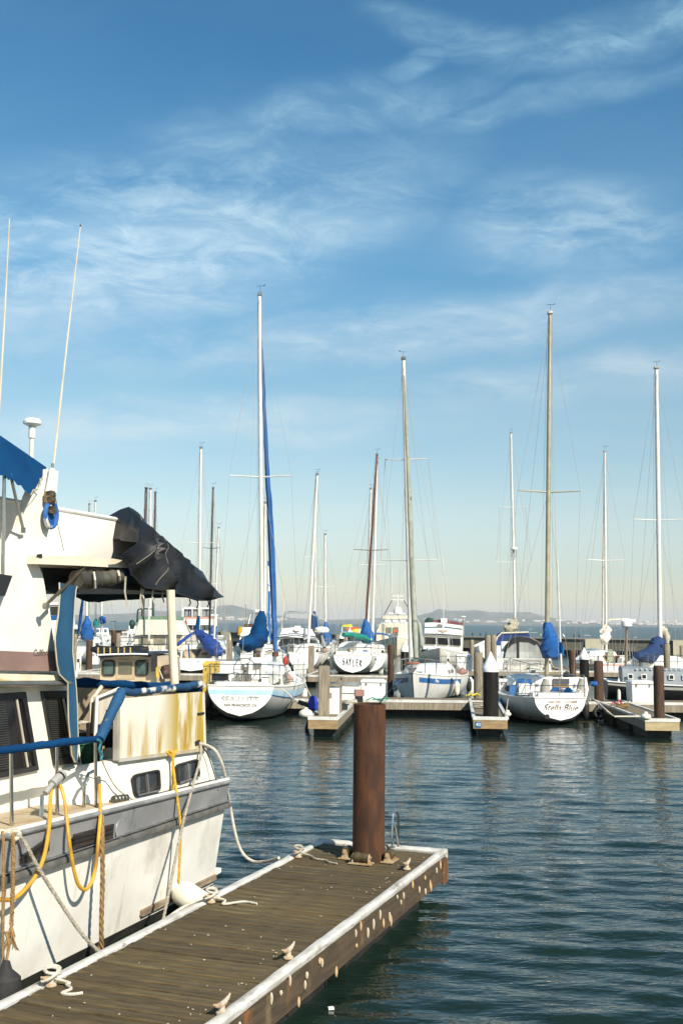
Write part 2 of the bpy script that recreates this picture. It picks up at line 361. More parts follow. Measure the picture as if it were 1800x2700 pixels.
def sea():
    # open bay and harbour: one sheet; a finely rippled patch is set into its near part
    y0, y1 = 2.5, 70.0; ys = [y0]; NXC = 640
    while ys[-1] < y1: ys.append(ys[-1] + .042*(1+(ys[-1]/14)**1.5))
    ys = np.array(ys); y1 = float(ys[-1]); uu = np.linspace(-1, 1, NXC+1); hw = 9 + .62*ys
    X = 2.5 + uu[None, :]*hw[:, None]; Y = np.repeat(ys[:, None], NXC+1, 1); ny, nx = len(ys)-1, NXC
    rs = np.random.RandomState(5); Z = np.zeros_like(X); cell = np.maximum(hw/NXC*2, .042*(1+(ys/14)**1.5))[:, None]; NW = 90
    for _ in range(NW):
        lam = .14*(6.2**rs.rand()); th = R_(84)+rs.randn()*.30; k = 2*math.pi/lam; sl_ = .16*(lam/.35)**-.35
        Z += np.clip((lam/cell-2.5)/2.5, 0, 1)*sl_/(k*math.sqrt(NW/2))*np.sin(k*(X*math.cos(th)+Y*math.sin(th)) + rs.rand()*6.283)
    ed = np.minimum(np.minimum((1-np.abs(uu))[None, :]*hw[:, None], Y-y0), (y1-Y)*.5); Z *= np.clip(ed/3.0, 0, 1)
    co = np.stack([X, Y, Z], -1).reshape(-1, 3)
    i = np.arange(ny)[:, None]*(nx+1) + np.arange(nx)[None, :]
    q = np.stack([i, i+1, i+nx+2, i+nx+1], -1).reshape(-1, 4)
    me = bpy.data.meshes.new('water'); me.vertices.add(len(co)); me.vertices.foreach_set('co', co.ravel())
    me.loops.add(q.size); me.loops.foreach_set('vertex_index', q.ravel()); me.polygons.add(len(q))
    me.polygons.foreach_set('loop_start', np.arange(0, q.size, 4)); me.polygons.foreach_set('loop_total', np.full(len(q), 4))
    me.polygons.foreach_set('use_smooth', np.ones(len(q), bool)); me.update(); me.validate(); me.materials.append(WATER)
    o = bpy.data.objects.new('water', me); COL.objects.link(o); structure(o)
    mb = MB(); B = 15000
    xa0, xb0, xa1, xb1 = 2.5-9-.62*y0, 2.5+9+.62*y0, 2.5-9-.62*y1, 2.5+9+.62*y1
    P = [(-B,-400,0),(B,-400,0),(B,y0,0),(xb0,y0,0),(xa0,y0,0),(-B,y0,0),(xb1,y1,0),(xa1,y1,0),(B,y1,0),(-B,y1,0),(-B,B,0),(B,B,0)]
    mb.add(P, [(0,1,2,3,4,5),(3,2,8,6),(5,4,7,9),(9,7,6,8,11,10)])
    structure(mb.build('sea', WATER, smooth=False))
    structure(MB().box((0,7300,-40.5),(30000,15400,1)).build('sea_bed', mat('sea_bed_mud', (.03,.03,.025)), smooth=False))
sea()
# whitecaps far out
def whitecaps():
    mb = MB(); foam = mat('sea_foam', (.55,.6,.6), (.45,.5,.52), .3, .7)
    for k in range(90):
        Y = 260*(12**rnd.random()); X = rnd.uniform(-.34,.36)*Y; L_ = rnd.uniform(.4,1.6)*(Y/300)**.45
        mb.blob((X,Y,.05), (L_*2, .5, .22), 8, 4)
    mb.build('whitecaps', foam, kind='stuff')
whitecaps()
# far shore: ridges seven kilometres off
def ridge(name, Y, prof, m, seed, dep=900.0, rough=1.0):
    r = random.Random(seed); n = 420; x0, x1 = prof[0][0], prof[-1][0]; rows = []
    ph = [(r.uniform(.004,.05), r.uniform(0,6.28), r.uniform(.3,1)) for _ in range(14)]
    for j, (fy, fz) in enumerate(((0,0),(.12,.18),(.3,.5),(.55,.86),(.75,1.0),(1.2,.55),(2,0))):
        row = []
        for i in range(n+1):
            px = lerp(x0, x1, i/n); X = (px-900)/FPX*Y
            for a, b in zip(prof, prof[1:]):
                if a[0] <= px <= b[0]: h = lerp(a[1], b[1], (px-a[0])/(b[0]-a[0])); break
            hz = h/FPX*Y
            wig = sum(q*math.sin(X*f*.35+p+j*1.7) for f, p, q in ph)*.9*rough + r.uniform(-1,1)*2.2*rough*(1 if fz > .8 else .6)
            z = hz*fz + (wig if fz > 0 else 0)*min(1, hz/40) - (1.5 if fz == 0 else 0)
            row.append((X, Y + fy*dep + 40*math.sin(X*.002+j), max(z, -1.5)))
        rows.append(row)
    return structure(MB().sheet(rows).build(name, m))
LAND = mat('far_hillside', (.075,.085,.045), (.17,.14,.085), .006, .9, det=8, lo=.42, hi=.6, stain=((.3,.25,.2), .012, (1,1,1), .58, .72, .6))
ridge('far_hills', 7600, [(-700,6),(-200,16),(60,14),(190,16),(300,22),(350,30),(420,30),(500,36),(560,46),(590,48),(640,38),(690,26),(760,14),(860,10),(1000,14),(1090,16),(1110,22),(1160,34),(1180,43),(1215,38),(1290,40),(1330,34),(1385,36),(1445,37),(1480,26),(1540,15),(1620,9),(1900,6),(2500,5)], LAND, 3)
ridge('far_shore', 6400, [(-700,4),(300,6),(700,6),(1000,5),(1300,7),(1600,6),(1900,8),(2500,4)], LAND, 8, 500, .5)
def shore_buildings():
    mb = MB(); r = random.Random(21)
    for k in range(150):
        px = r.choice([r.uniform(470,760), r.uniform(1100,1800), r.uniform(1500,1800)]); Y = 6500+r.uniform(0,500); X = (px-900)/FPX*Y
        mb.box((X, Y, 8+r.uniform(0,26)), (r.uniform(8,45), 15, r.uniform(5,12)))
    mb.build('shore_buildings', mat('far_buildings', (.6,.54,.46), (.45,.4,.36), .02, .8), kind='stuff', smooth=False)
shore_buildings()
def haze():
    m = bpy.data.materials.new('haze'); m.use_nodes = True; N = m.node_tree.nodes; N.clear()
    out = N.new('ShaderNodeOutputMaterial'); v = N.new('ShaderNodeVolumePrincipled'); m.node_tree.links.new(v.outputs[0], out.inputs['Volume'])
    v.inputs['Color'].default_value = (.86,.92,1,1); v.inputs['Density'].default_value = 0.85e-4; v.inputs['Anisotropy'].default_value = 0.0
    o = MB().box((0, 7290, 60), (30200, 15800, 203)).build('haze', m, smooth=False); o['kind'] = 'stuff'
haze()
# breakwater: dark wall panels between pale piers, on piles, cap rail
def breakwater():
    base = Vector((0,0,0)); pts = [G(2600,1756,0), G(1800,1736.6,0), G(1150,1721,0), G(350,1694,0), G(-150,1683,0)]
    t = thing('breakwater', 'long grey concrete breakwater wall with pale piers closing off the harbour', 'breakwater', (0,0,0))
    TOPZ = 1.68; n = 0; pier_mesh = None; panel_mesh = None
    cap = MB(); skirt = MB()
    for a, b in zip(pts, pts[1:]):
        d = (b-a); Ln = d.length; d.normalize(); ang = math.atan2(d.y, d.x); k = max(1, int(Ln/6.4))
        st = Ln/k; nv = Vector((d.y,-d.x,0))
        if nv.y > 0: nv = -nv
        for i in range(k):
            c = a + d*(st*(i+.5)); n += 1
            if panel_mesh is None:
                panel_mesh = MB().box((0,0,1.12),(1,.3,1.08)).mesh('wall_panel', CONCRETE, False)
                pier_mesh = MB().box((0,0,.85),(1.7,.55,1.75)).mesh('pier', CONCRETE_PALE, False)
            p = bpy.data.objects.new('wall_panel', panel_mesh); COL.objects.link(p); p.parent = t
            p.location = (c.x, c.y, 0); p.rotation_euler = (0,0,ang); p.scale = (st-1.2,1,1)
            q = bpy.data.objects.new('pier', pier_mesh); COL.objects.link(q); q.parent = t; e = a + d*(st*i) + nv*.08
            q.location = (e.x, e.y, 0); q.rotation_euler = (0,0,ang)
        cap.bar(a+Vector((0,0,TOPZ+.05)), b+Vector((0,0,TOPZ+.05)), .7, .10)
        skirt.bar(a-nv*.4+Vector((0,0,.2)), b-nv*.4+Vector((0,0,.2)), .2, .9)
    cap.build('cap_beam', mat('breakwater_cap', (.3,.27,.2)), t, False); skirt.build('dark_gap_strip', mat('dark_gap_shade', (.02,.02,.016), (.035,.033,.025), .6, .8), t, False)  # near-black strip stands in for the shaded gap below the wall panels
    return pts
BW = breakwater()
# ================================================================ the near finger dock
DK_A = R_(20.2); DK_Z = .45
DU = Vector((math.sin(DK_A), math.cos(DK_A), 0)); DV = Vector((math.cos(DK_A), -math.sin(DK_A), 0))   # along / to the right
DK_O = G(850,2218,DK_Z); DK_O.z = 0                          # far left corner
DK_W = 1.47; DK_L = 13.0
def dk(s, t, z): return DK_O - DU*s + DV*t + Vector((0,0,z))      # s metres back from the far end, t across
def dock_mat():
    m = mat('brown_deck_plank', (.108,.076,.030), (.062,.043,.017), 3.0, .85, objrand=.22, bump=.75, bscale=11, stretch=(1.2,9,1), det=8,
            stain=((.15,.125,.06), 2.0, (.8,3,1), .5, .74, .55), stain2=((.02,.014,.008), 5, (.5,14,1), .56, .7, .75))
    return m
def near_dock():
    t = thing('dock_finger', 'near brown plank finger dock with worn white edging beside the motor yacht', 'dock', DK_O, math.atan2(DU.y, DU.x)-math.pi/2)
    # local frame: y along DU (0 = far end, negative towards the camera), x across to the right
    planks = []; pm = dock_mat(); pw = .138; n = int(DK_L/pw)
    for k in range(6):
        mb = MB(); seg = 10; top = []
        for e in (-1, 1):
            pass
        hw = (pw-.026)/2; L_ = DK_W-.10; rows = []
        for i in range(seg+1):
            x = -L_/2 + L_*i/seg; wz = rnd.uniform(-.0025,.0025)
            rows.append([Vector((x,-hw,-.04)), Vector((x,-hw+rnd.uniform(0,.002),wz-.008)), Vector((x,-hw+.009,wz)), Vector((x,hw-.009,wz+rnd.uniform(-.001,.001))), Vector((x,hw-rnd.uniform(0,.002),wz-.008)), Vector((x,hw,-.04))])
        planks.append(MB().loft(rows).mesh('plank', pm, True))
    for k in range(n):
        o = bpy.data.objects.new('plank', planks[k % 6] if rnd.random() < .5 else rnd.choice(planks)); COL.objects.link(o); o.parent = t
        o.location = (DK_W/2 + rnd.uniform(-.003,.003), -.10-pw*(k+.5), DK_Z - .004 + rnd.uniform(-.006,.005)); o.rotation_euler = (rnd.uniform(-.02,.02), 0, rnd.choice((0, math.pi)) + rnd.uniform(-.003,.003))
    # fascia beams and floats
    fas = mat('dark_fascia_timber', (.085,.058,.030), (.05,.034,.018), 4, .8, bump=.5, bscale=20, stretch=(5,.6,5), stain=((.22,.15,.08), 4, (3,1,.5), .56, .72, .6), stain2=((.3,.11,.02), 2.2, (2,1.2,.6), .6, .72, .7))
    z0, z1 = .16, DK_Z-.055
    MB().box((DK_W+.022, -DK_L/2+.0, (z0+z1)/2), (.06, DK_L, z1-z0)).build('side_beam', fas, t, False)
    MB().box((-.022, -DK_L/2+.0, (z0+z1)/2), (.06, DK_L, z1-z0)).build('side_beam', fas, t, False)
    MB().box((DK_W/2, .032, (z0+z1)/2), (DK_W-.02, .06, z1-z0)).build('end_beam', fas, t, False)
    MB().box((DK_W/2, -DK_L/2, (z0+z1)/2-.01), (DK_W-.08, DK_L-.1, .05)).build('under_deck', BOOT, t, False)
    fl = mat('black_float', (.010,.010,.009), (.022,.021,.017), 6, .6, bump=.6, bscale=30, stain=((.2,.2,.16), 25, (1,1,1), .68, .75, .6))
    k = 0
    for a in (.75, 3.55, 6.35, 9.15):
        MB().box((DK_W/2, -a-1.1, -.1), (DK_W-.16, 2.35, .56)).build('float', fl, t, False); k += 1
    # worn white rub strips: a rounded vinyl edge
    ed = mat('worn_white_edging', (.60,.585,.54), (.46,.44,.39), 4, .5, bump=.4, bscale=25, stain=((.23,.2,.15), 9, (1,.22,1), .54, .68, .85), stain2=((.12,.1,.07), 22, (1,.35,1), .63, .70, .75))
    def edging(x, sgn, name='edging'):
        prof = [(.0,-.115),(.052,-.115),(.06,-.09),(.035,-.075),(.04,-.05),(.066,-.035),(.07,0),(.05,.022),(.01,.03),(-.035,.022),(-.05,.004),(-.05,-.02),(0,-.03)]
        rows = []
        N_ = 90
        for i in range(N_+1):
            y = .07 - (DK_L+.07)*i/N_; q = []
            for a, b in prof: q.append(Vector((x + sgn*a*.72 + rnd.uniform(-.0025,.0025), y, DK_Z + b*.75 + rnd.uniform(-.003,.003))))
            rows.append(q)
        MB().loft(rows).build(name, ed, t)
    edging(DK_W, 1); edging(0, -1)
    rows = []
    for i in range(15):
        x = -.05 + (DK_W+.1)*i/14; rows.append([Vector((x, .0+a, DK_Z+b+rnd.uniform(-.002,.002))) for a, b in ((-.05,-.02),(-.05,.0),(-.03,.022),(.01,.03),(.05,.02),(.07,0),(.06,-.09),(0,-.1))])
    MB().loft(rows).build('edging', ed, t)
    # rusty corner bracket
    MB().box((DK_W+.058,-.10,.25),(.02,.22,.26)).build('corner_bracket', mat('orange_rust', (.17,.075,.025), (.09,.04,.016), 12, .9, bump=.5), t, False)
    # bolt heads with salt stains on the right-hand beam
    bm1 = mat('salty_bolt', (.60,.55,.45), (.42,.33,.2), 20, .7); bm2 = mat('rusty_bolt', (.42,.2,.06), (.5,.36,.2), 20, .8)
    hd = MB().lathe((0,0,0), [(.0,0),(.026,.002),(.026,.010),(.012,.016),(.0,.017)], 10, 'X'); ma, mbb = hd.mesh('bolt', bm1), hd.mesh('bolt', bm2)
    y = -.14
    while y > -6.6:
        for dz, pr in ((.085, .5), (.0, .32), (-.075, .34)):
            if rnd.random() < pr:
                o = bpy.data.objects.new('bolt', mbb if (rnd.random() < (.65 if y > -1 else .22)) else ma); COL.objects.link(o); o.parent = t
                o.location = (DK_W+.053, y + rnd.uniform(-.06,.06), .27 + dz + rnd.uniform(-.035,.035)); o.scale = (1, rnd.uniform(.35,.85), rnd.uniform(.7,2.2))
        y -= rnd.uniform(.13,.26)
    return t
DOCK = near_dock()
# litter, droppings on the deck: little pale flecks
def flecks():
    mb = MB(); r = random.Random(4)
    for k in range(80):
        s, tt = r.uniform(.2,6.3), r.uniform(.1,1.38); 
        if r.random() < .5: tt = 1.38 - abs(r.gauss(0,.12))
        p = dk(s, tt, DK_Z+.004); a = r.uniform(0,3.14); mb.box(p, (r.uniform(.006,.02), r.uniform(.004,.01), .005), a)
    mb.build('deck_litter', mat('pale_litter', (.5,.45,.33), (.4,.34,.22), 30, .9), kind='stuff', smooth=False)
flecks()
# cleats
def make_cleat():
    t = thing('cleat', '-', 'cleat'); cm = mat('rust_stained_cleat', (.50,.45,.36), (.42,.3,.18), 14, .7, bump=.3, bscale=60, stain=((.3,.13,.04), 9, (1,1,1), .52, .68, .7))
    MB().lathe((0,0,0), [(.0,0),(.05,0),(.048,.012),(.034,.02)], 14).build('foot', cm, t)
    MB().tube([(0,0,.01),(0,0,.035),(0,0,.062)], [.036,.026,.026], 10).build('stem', cm, t)
    MB().tube([(0,-.145,.112),(0,-.11,.092),(0,-.05,.076),(0,0,.072),(0,.05,.076),(0,.11,.092),(0,.145,.112)], [.008,.016,.022,.026,.022,.016,.008], 10).build('horn', cm, t)
    return t
cl0 = make_cleat(); first = True
def put_cleat(px, py, label, rz):
    global first
    o = cl0 if first else copy_tree(cl0); first = False
    p = G(px, py, DK_Z+.002); o.location = p; o.rotation_euler = (0,0,rz); o.scale = (.82,)*3; o['label'] = label; o['group'] = 'mooring cleats bolted to the near dock'
put_cleat(1072,2292,'bare pale mooring cleat close to the far right dock corner', -DK_A)
put_cleat(760,2526,'rust streaked mooring cleat midway along the right dock edge', -DK_A)
put_cleat(585,2672,'nearest mooring cleat on the dock, beside the right white edging', -DK_A)
for (s, lab) in ((.93,'cleat with a grey line tied on the left edge close to the rusted pile'), (3.05,'cleat with a white knotted line behind the round white fender'), (5.55,'cleat with a knotted grey line nearest the yacht hull')):
    global_p = dk(s, .07, DK_Z+.002); o = copy_tree(cl0); o.location = global_p; o.rotation_euler = (0,0,-DK_A); o['label'] = lab; o['group'] = 'mooring cleats bolted to the near dock'
# the rusted steel pile with its roller guide
def near_pile():
    c = G(971,2266,DK_Z); r = .178
    t = thing('steel_pile', 'tall rust brown steel pile standing through the end of the near dock', 'pile', (c.x,c.y,0))
    rows = []; n = 40
    MB().lathe((0,0,0), [(r,-6),(r,0),(r,1.2),(r,2.145),(r-.006,2.15),(r-.016,2.15),(r-.016,1.9),(0,1.9)], n).build('pipe', RUST, t)
    return c, r
NP, NPR = near_pile()
def make_roller():
    t = thing('pile_roller', '-', 'pile guide'); bk = mat('corroded_bracket', (.42,.34,.22), (.34,.2,.08), 12, .8, bump=.4, bscale=50); rb = mat('olive_roller', (.085,.062,.025), (.05,.036,.016), 9, .5)
    MB().box((0,0,.006),(.30,.16,.012)).build('base_plate', bk, t, False)
    for sx in (-1,1): MB().prism([(sx*.10,-.05,.012),(sx*.10,.05,.012),(sx*.10,.02,.12),(sx*.10,-.02,.12)], (sx*.012,0,0)).build('bracket', bk, t, False)
    MB().lathe((0,0,.082), [(0,-.093),(.052,-.093),(.06,-.07),(.06,-.03),(.05,0),(.06,.03),(.06,.07),(.052,.093),(0,.093)], 18, 'X').build('roller', rb, t)
    MB().cyl((-.135,0,.082),(.135,0,.082),.014, n=8).build('axle', bk, t)
    return t
rl0 = make_roller()
for i, (dx, dy, rz, lab) in enumerate(((0,-1,0,'pile roller guide on the camera side of the rusted pile'), (-1,0,math.pi/2,'pile roller guide at the left of the rusted pile'), (1,0,math.pi/2,'pile roller guide at the right of the rusted pile'))):
    o = rl0 if i == 0 else copy_tree(rl0)
    dirv = DV*dx + DU*dy*1.0; p = NP + dirv*(NPR+.068) + (DU*.0); o.location = (p.x, p.y, DK_Z+.004); o.rotation_euler = (0,0,rz-DK_A); o.scale = (.85,)*3; o['label'] = lab; o['group'] = 'roller guides around the rusted pile'
# chrome boarding ladder on the far edge
def ladder():
    p = G(1034,2241,DK_Z) - DV*.17 + DU*.10; t = thing('dock_ladder', 'chrome boarding ladder folded over the far dock edge beside the pile', 'ladder', p, -DK_A)
    for x in (-.17,.17):
        MB().tube([(x,-.10,.05),(x,-.10,.34),(x,-.07,.40),(x,.02,.42),(x,.1,.38),(x,.13,.3),(x,.13,-.9)], .013, 8).build('side_rail', STEEL, t)
        MB().lathe((x,-.10,.03), [(.0,0),(.035,0),(.035,.012),(.0,.014)], 12).build('flange', STEEL, t)
    for z in (.18, -.1, -.4): MB().cyl((-.17,.13,z),(.17,.13,z),.012,n=8).build('rung', STEEL, t)
    MB().tube([(.17,-.10,.34),(.2,-.09,.25),(.24,-.1,.04)], .012, 8).build('hinge_arm', STEEL, t)
    MB().tube([(-.17,-.10,.40),(.12,-.10,.41)], .011, 8).build('grab_rail', STEEL, t)
ladder()
# a bit of white foam rubbish floating by the dock
p = G(872,2665,0); o = MB().box((0,0,.02),(.045,.03,.018),.3).build('floating_foam', WHITE_CLEAN); o.location = p; tag(o, 'small white foam scrap floating on dark water beside the dock', 'litter')
# ================================================================ the motor yacht moored along the dock
from mathutils import noise as mnoise
YA = R_(19.5); YU = Vector((math.sin(YA), math.cos(YA), 0)); YV = Vector((-math.cos(YA), math.sin(YA), 0))
YS = G(561,2331,.1); YS.z = 0
YT = thing('motor_yacht', 'large weathered white motor yacht with black mesh cover moored along the near dock', 'motor yacht', YS, math.pi/2-YA)
def P(px, py, t):
    """the place on the yacht, in its own frame (x aft, y inboard, z up), seen at a pixel and t metres inboard of its side"""
    d = ray(px, py); o = Vector((0,0,CAM_H)) - YS; k = (t - o.dot(YV))/d.dot(YV); p = o + d*k
    return Vector((p.dot(YU), p.dot(YV), p.z))
def nb(s, t, z): return Vector((-s, t, z))
def ywob(p, a=.02, f=3.0): return p + Vector(mnoise.noise_vector(p*f))*a
def yacht():
    B = 3.3
    def flare(s): k = max(0, (s-6.5)/5.0); return k*k
    sts = [0,.5,1,2,3,4,5,6,7,8,9,10,11]
    def side(s, z, m=0):
        """inboard offset of the starboard skin at height z"""
        f = flare(s); zt = 1.25+.029*s
        t = -.02 + lerp(.03, -.15, max(0, min(1, z/zt)))
        return lerp(t, B/2, min(1, f*(1.25 if z < .5 else .92)))
    zb = lambda s: .985+.009*s
    zt = lambda s: 1.25+.029*s
    def skin(levels, out=0.0, mirror=False):
        rows = []
        for s in sts:
            r = []
            for fn in levels:
                z = fn(s); t = side(s, z) - out
                if mirror: t = B - t
                r.append(nb(s, t, z))
            rows.append(r)
        return rows
    HULL = mat('yacht_hull_white', (.80,.775,.70), (.70,.67,.59), 1.3, .3, bump=.06, bscale=3, stain=((.27,.24,.18), 1.1, (1,1,.8), .52, .72, .6), stain2=((.40,.35,.23), 7, (1,1,.08), .56, .72, .5))
    HOUSE = mat('yacht_house_white', (.80,.765,.66), (.71,.67,.56), 1.5, .5, bump=.08, bscale=30, stain=((.46,.3,.06), 2.6, (1,1,.16), .6, .78, .55), stain2=((.45,.4,.28), 9, (1,1,.2), .55, .8, .4))
    BAND = mat('grey_rub_band', (.27,.27,.265), (.20,.20,.20), 2.0, .38, stain=((.05,.05,.05), 3, (1.5,1.5,.3), .58, .72, .7), stain2=((.4,.39,.36), 7, (.4,.4,1), .6, .75, .5))
    # lower hull, both sides and transom, bottom paint
    lv = [lambda s: .10, lambda s: .35, lambda s: .65, zb]
    h = MB(); h.loft(skin(lv), False, False); h.loft(skin(lv, 0, True), False, False)
    h.loft([[r for r in skin(lv)[0]], [r for r in skin(lv, 0, True)[0]]], False, False)
    up = [zb, lambda s: (zb(s)+zt(s))/2, zt]
    h.loft([skin(up)[0], skin(up, 0, True)[0]], False, False)
    h.build('hull', HULL, YT)
    b = MB(); lo = [lambda s: -.55, lambda s: -.25, lambda s: .10]
    def bot(mirror):
        rows = []
        for s in sts:
            r = []
            for k, z in enumerate((-.6,-.3,.10)):
                t = side(s, z) + (.9 if k == 0 else .18 if k == 1 else 0); t = min(t, B/2); r.append(nb(s, B-t if mirror else t, z))
            rows.append(r)
        return rows
    b.loft(bot(False), False, False); b.loft(bot(True), False, False); b.loft([bot(False)[0], bot(True)[0]], False, False); b.build('bottom', BOOT, YT)
    bd = MB(); bd.loft(skin(up, .012), False, False); bd.loft(skin(up, .012, True), False, False); bd.build('rub_band', BAND, YT)
    def rail(zf, out, hh, wd, name, m):
        mb = MB()
        for mir in (False, True):
            rows = []
            for s in sts:
                z = zf(s); t = side(s, z); q = []
                for a, c in ((-wd,-hh*.5),(-wd*1.15,0),(-wd,hh*.5),(.02,hh*.5),(.02,-hh*.5)):
                    tt = t + a - out; q.append(nb(s-(.03 if s == 0 else 0), B-tt if mir else tt, z+c))
                rows.append(q)
            mb.loft(rows)
        return mb.build(name, m, YT)
    rail(zb, .012, .055, .05, 'rub_rail', mat('dark_grey_rubber', (.09,.088,.08), (.14,.135,.12), 9, .6))
    rail(lambda s: zb(s)+.045, .012, .014, .03, 'rail_insert', mat('steel_strip', (.35,.34,.31), (.2,.19,.17), 8, .4, .7))
    rail(lambda s: zt(s)-.005, .0, .03, .035, 'gunwale_strip', mat('grey_strip', (.16,.16,.155), (.26,.26,.25), 8, .5))
    rail(lambda s: zt(s)+.022, -.02, .022, .018, 'gunwale_cap', WHITE)
    # vents in the band, exhaust plate
    vm = mat('brown_black_louvre', (.028,.020,.016), (.045,.034,.028), 6, .6)
    def plate(pxs, t, th, name, m, par=YT):
        pts = [P(x, y, t) for x, y in pxs]; return MB().prism(pts, (0,-th,0)).build(name, m, par, False)
    for q in ([(58,2255),(126,2206),(126,2243),(58,2278)], [(193,2200),(297,2172),(294,2210),(193,2235)]):
        f = plate(q, -.165, .02, 'vent', vm)
        c = [P(x, y, -.187) for x, y in q]
        for v in (.3,.62): MB().bar(lerp(c[0],c[3],v), lerp(c[1],c[2],v), .02, .018).build('louvre', BLACK, f, False)
    c = P(320,2185,-.17); MB().lathe(c, [(0,.0),(.085,.0),(.09,.006),(.085,.012),(0,.012)], 24, 'Y').build('blanking_plate', BAND, YT)
    # strake near the waterline at the quarter
    a, e = P(372,2408,-.03), P(566,2312,-.03)
    MB().bar(a, e, .05, .055).build('strake', mat('weathered_strake', (.34,.27,.19), (.17,.12,.07), 6, .8, bump=.4, stretch=(.5,3,3)), YT, False)
    # swim platform
    MB().prism([P(563,2300,.05), P(584,2288,.05), P(583,2300,.05), P(570,2308,.05)], (0,3.1,0)).build('swim_platform', WHITE, YT, False)
    # ---- side decks
    dk_ = MB(); rows = [[nb(s, side(s, zt(s))+.02, zt(s)+.03), nb(s, .8, zt(s)+.01)] for s in (2.1,3,4,5,6,7,8,9)]
    dk_.loft(rows, False, False); dk_.build('side_deck', mat('tan_side_deck', (.42,.33,.2), (.5,.42,.3), 3, .8, stain=((.3,.15,.03), 4, (1,1,1), .5, .7, .6)), YT)
    MB().loft([[nb(s, .8, zt(s)+.009), nb(s, B-side(s,zt(s)), zt(s)+.012)] for s in (3.2,5,7,9,10.5)], False, False).build('fore_deck', WHITE, YT)
    # ---- quarter: raised side of the cockpit with two sliding windows
    q = MB()
    T0 = lambda z: lerp(-.03, .02, (z-1.25)/.45)
    prof = [(.05,1.27),(.12,1.50),(.22,1.69),(.32,1.715)]
    rows = []
    for s, zb_ in ((.0,1.27),(.6,1.285),(1.2,1.30),(1.8,1.31),(2.15,1.32)):
        ss = [s+(.02 if s == 0 else 0), s+(.12 if s == 0 else 0), s+(.30 if s == 0 else 0), s+(.34 if s == 0 else 0), s+(.36 if s == 0 else 0)]
        zz_ = [zb_, 1.5, 1.68, 1.705, 1.70]
        rows.append([nb(a, T0(z)+(0,.0,.0,.02,.16)[i], z) for i, (a, z) in enumerate(zip(ss, zz_))])
    rows.append([nb(2.34, .00, 1.33), nb(2.30,.03,1.5), nb(2.22,.06,1.66), nb(2.2,.08,1.69), nb(2.16,.22,1.69)])
    rows.append([nb(2.52, .18, 1.33), nb(2.42,.2,1.5), nb(2.30,.22,1.62), nb(2.26,.24,1.66), nb(2.2,.3,1.67)])
    rows.append([nb(2.6, .52, 1.33), nb(2.5,.52,1.5), nb(2.35,.52,1.6), nb(2.3,.52,1.64), nb(2.22,.52,1.65)])
    q.loft(rows, False, False); q.build('quarter_side', HOUSE, YT)
    MB().loft([rows[0], [Vector((p.x, B-p.y, p.z)) for p in rows[0]]], False, False).build('transom_top', HOUSE, YT)
    MB().loft([[Vector((p.x, B-p.y, p.z)) for p in r] for r in rows[:5]], False, False).build('port_quarter', HOUSE, YT)
    def rounded(c, n=5, k=.22):
        """rounds a four-cornered outline"""
        out = []
        for i in range(4):
            a, b, d = c[i-1], c[i], c[(i+1)%4]
            p0 = b + (a-b)*k*min(1, .5*(d-b).length/(a-b).length+.2); p2 = b + (d-b)*k
            for j in range(n+1):
                u = j/n; out.append(p0*(1-u)**2 + b*2*u*(1-u) + p2*u*u)
        return out
    FR = mat('grey_window_frame', (.22,.215,.2), (.3,.29,.27), 8, .45, .4)
    for (cs, lab) in (([(346,2043),(418,2028),(421,2085),(352,2101)], None), ([(460,2016),(519,2000),(525,2048),(463,2068)], None)):
        pts = [P(x, y, -.022) for x, y in cs]; o = rounded(pts); cen = sum(pts, Vector())/4
        f = MB(); inn = [cen + (p-cen)*.84 for p in o]; n = len(o)
        f.loft([o, [p+Vector((0,-.022,0)) for p in o], [p+Vector((0,-.024,0)) for p in inn], [p+Vector((0,-.002,0)) for p in inn]], True, False)
        fo = f.build('window', BLACK, YT)
        MB().prism([p+Vector((0,-.006,0)) for p in inn], (0,.006,0)).build('pane', mat('hazy_dark_pane', (.03,.032,.035), (.16,.165,.17), 2.6, .12, stretch=(3,1,.4), lo=.45, hi=.8), fo, False)
        MB().bar(lerp(pts[0],pts[1],.5)+Vector((0,-.014,-.02)), lerp(pts[3],pts[2],.5)+Vector((0,-.014,.02)), .016, .03).build('mullion', FR, fo, False)
        MB().bar(lerp(pts[3],pts[2],.1)+Vector((0,-.028,.012)), lerp(pts[3],pts[2],.92)+Vector((0,-.028,.012)), .014, .014).build('sill', FR, fo, False)
    # ---- side panel of the cockpit, streaked with lichen
    PAN = mat('lichen_streaked_panel', (.70,.66,.55), (.62,.575,.46), 3, .75, bump=.12, bscale=60,
              stain=((.38,.25,.008), 3.4, (1,1,.22), .385, .52, .96, ('X', -1.38, -.92)), stain2=((.38,.22,.02), 4.2, (1,1,.09), .46, .60, .95, ('Z', 2.2, 1.78)))
    cs = [P(314,1842,-.01), P(534,1824,-.01), P(540,1975,-.01), P(313,2004,-.01)]
    MB().prism(cs, (0,.03,0)).build('side_panel', PAN, YT, False)
    MB().bar(cs[0]+Vector((-.02,.012,0)), cs[3]+Vector((-.02,.012,0)), .05, .045).build('panel_post', mat('grey_post', (.36,.33,.27), (.28,.25,.2), 5, .8), YT, False)
    MB().bar(cs[3]+Vector((0,-.008,.0)), cs[2]+Vector((.0,-.008,.0)), .03, .035).build('panel_sill', mat('grey_sill', (.46,.44,.39), (.4,.33,.2), 5, .6), YT, False)
    MB().bar(P(537,1826,-.02), P(541,1972,-.02), .014, .02).build('panel_edge', WHITE, YT, False)
    MB().prism([P(514,1955,-.014), P(526,1950,-.014), P(527,1963,-.014), P(515,1966,-.014)], (0,-.006,0)).build('hawse_hole', BLACK, YT, False)
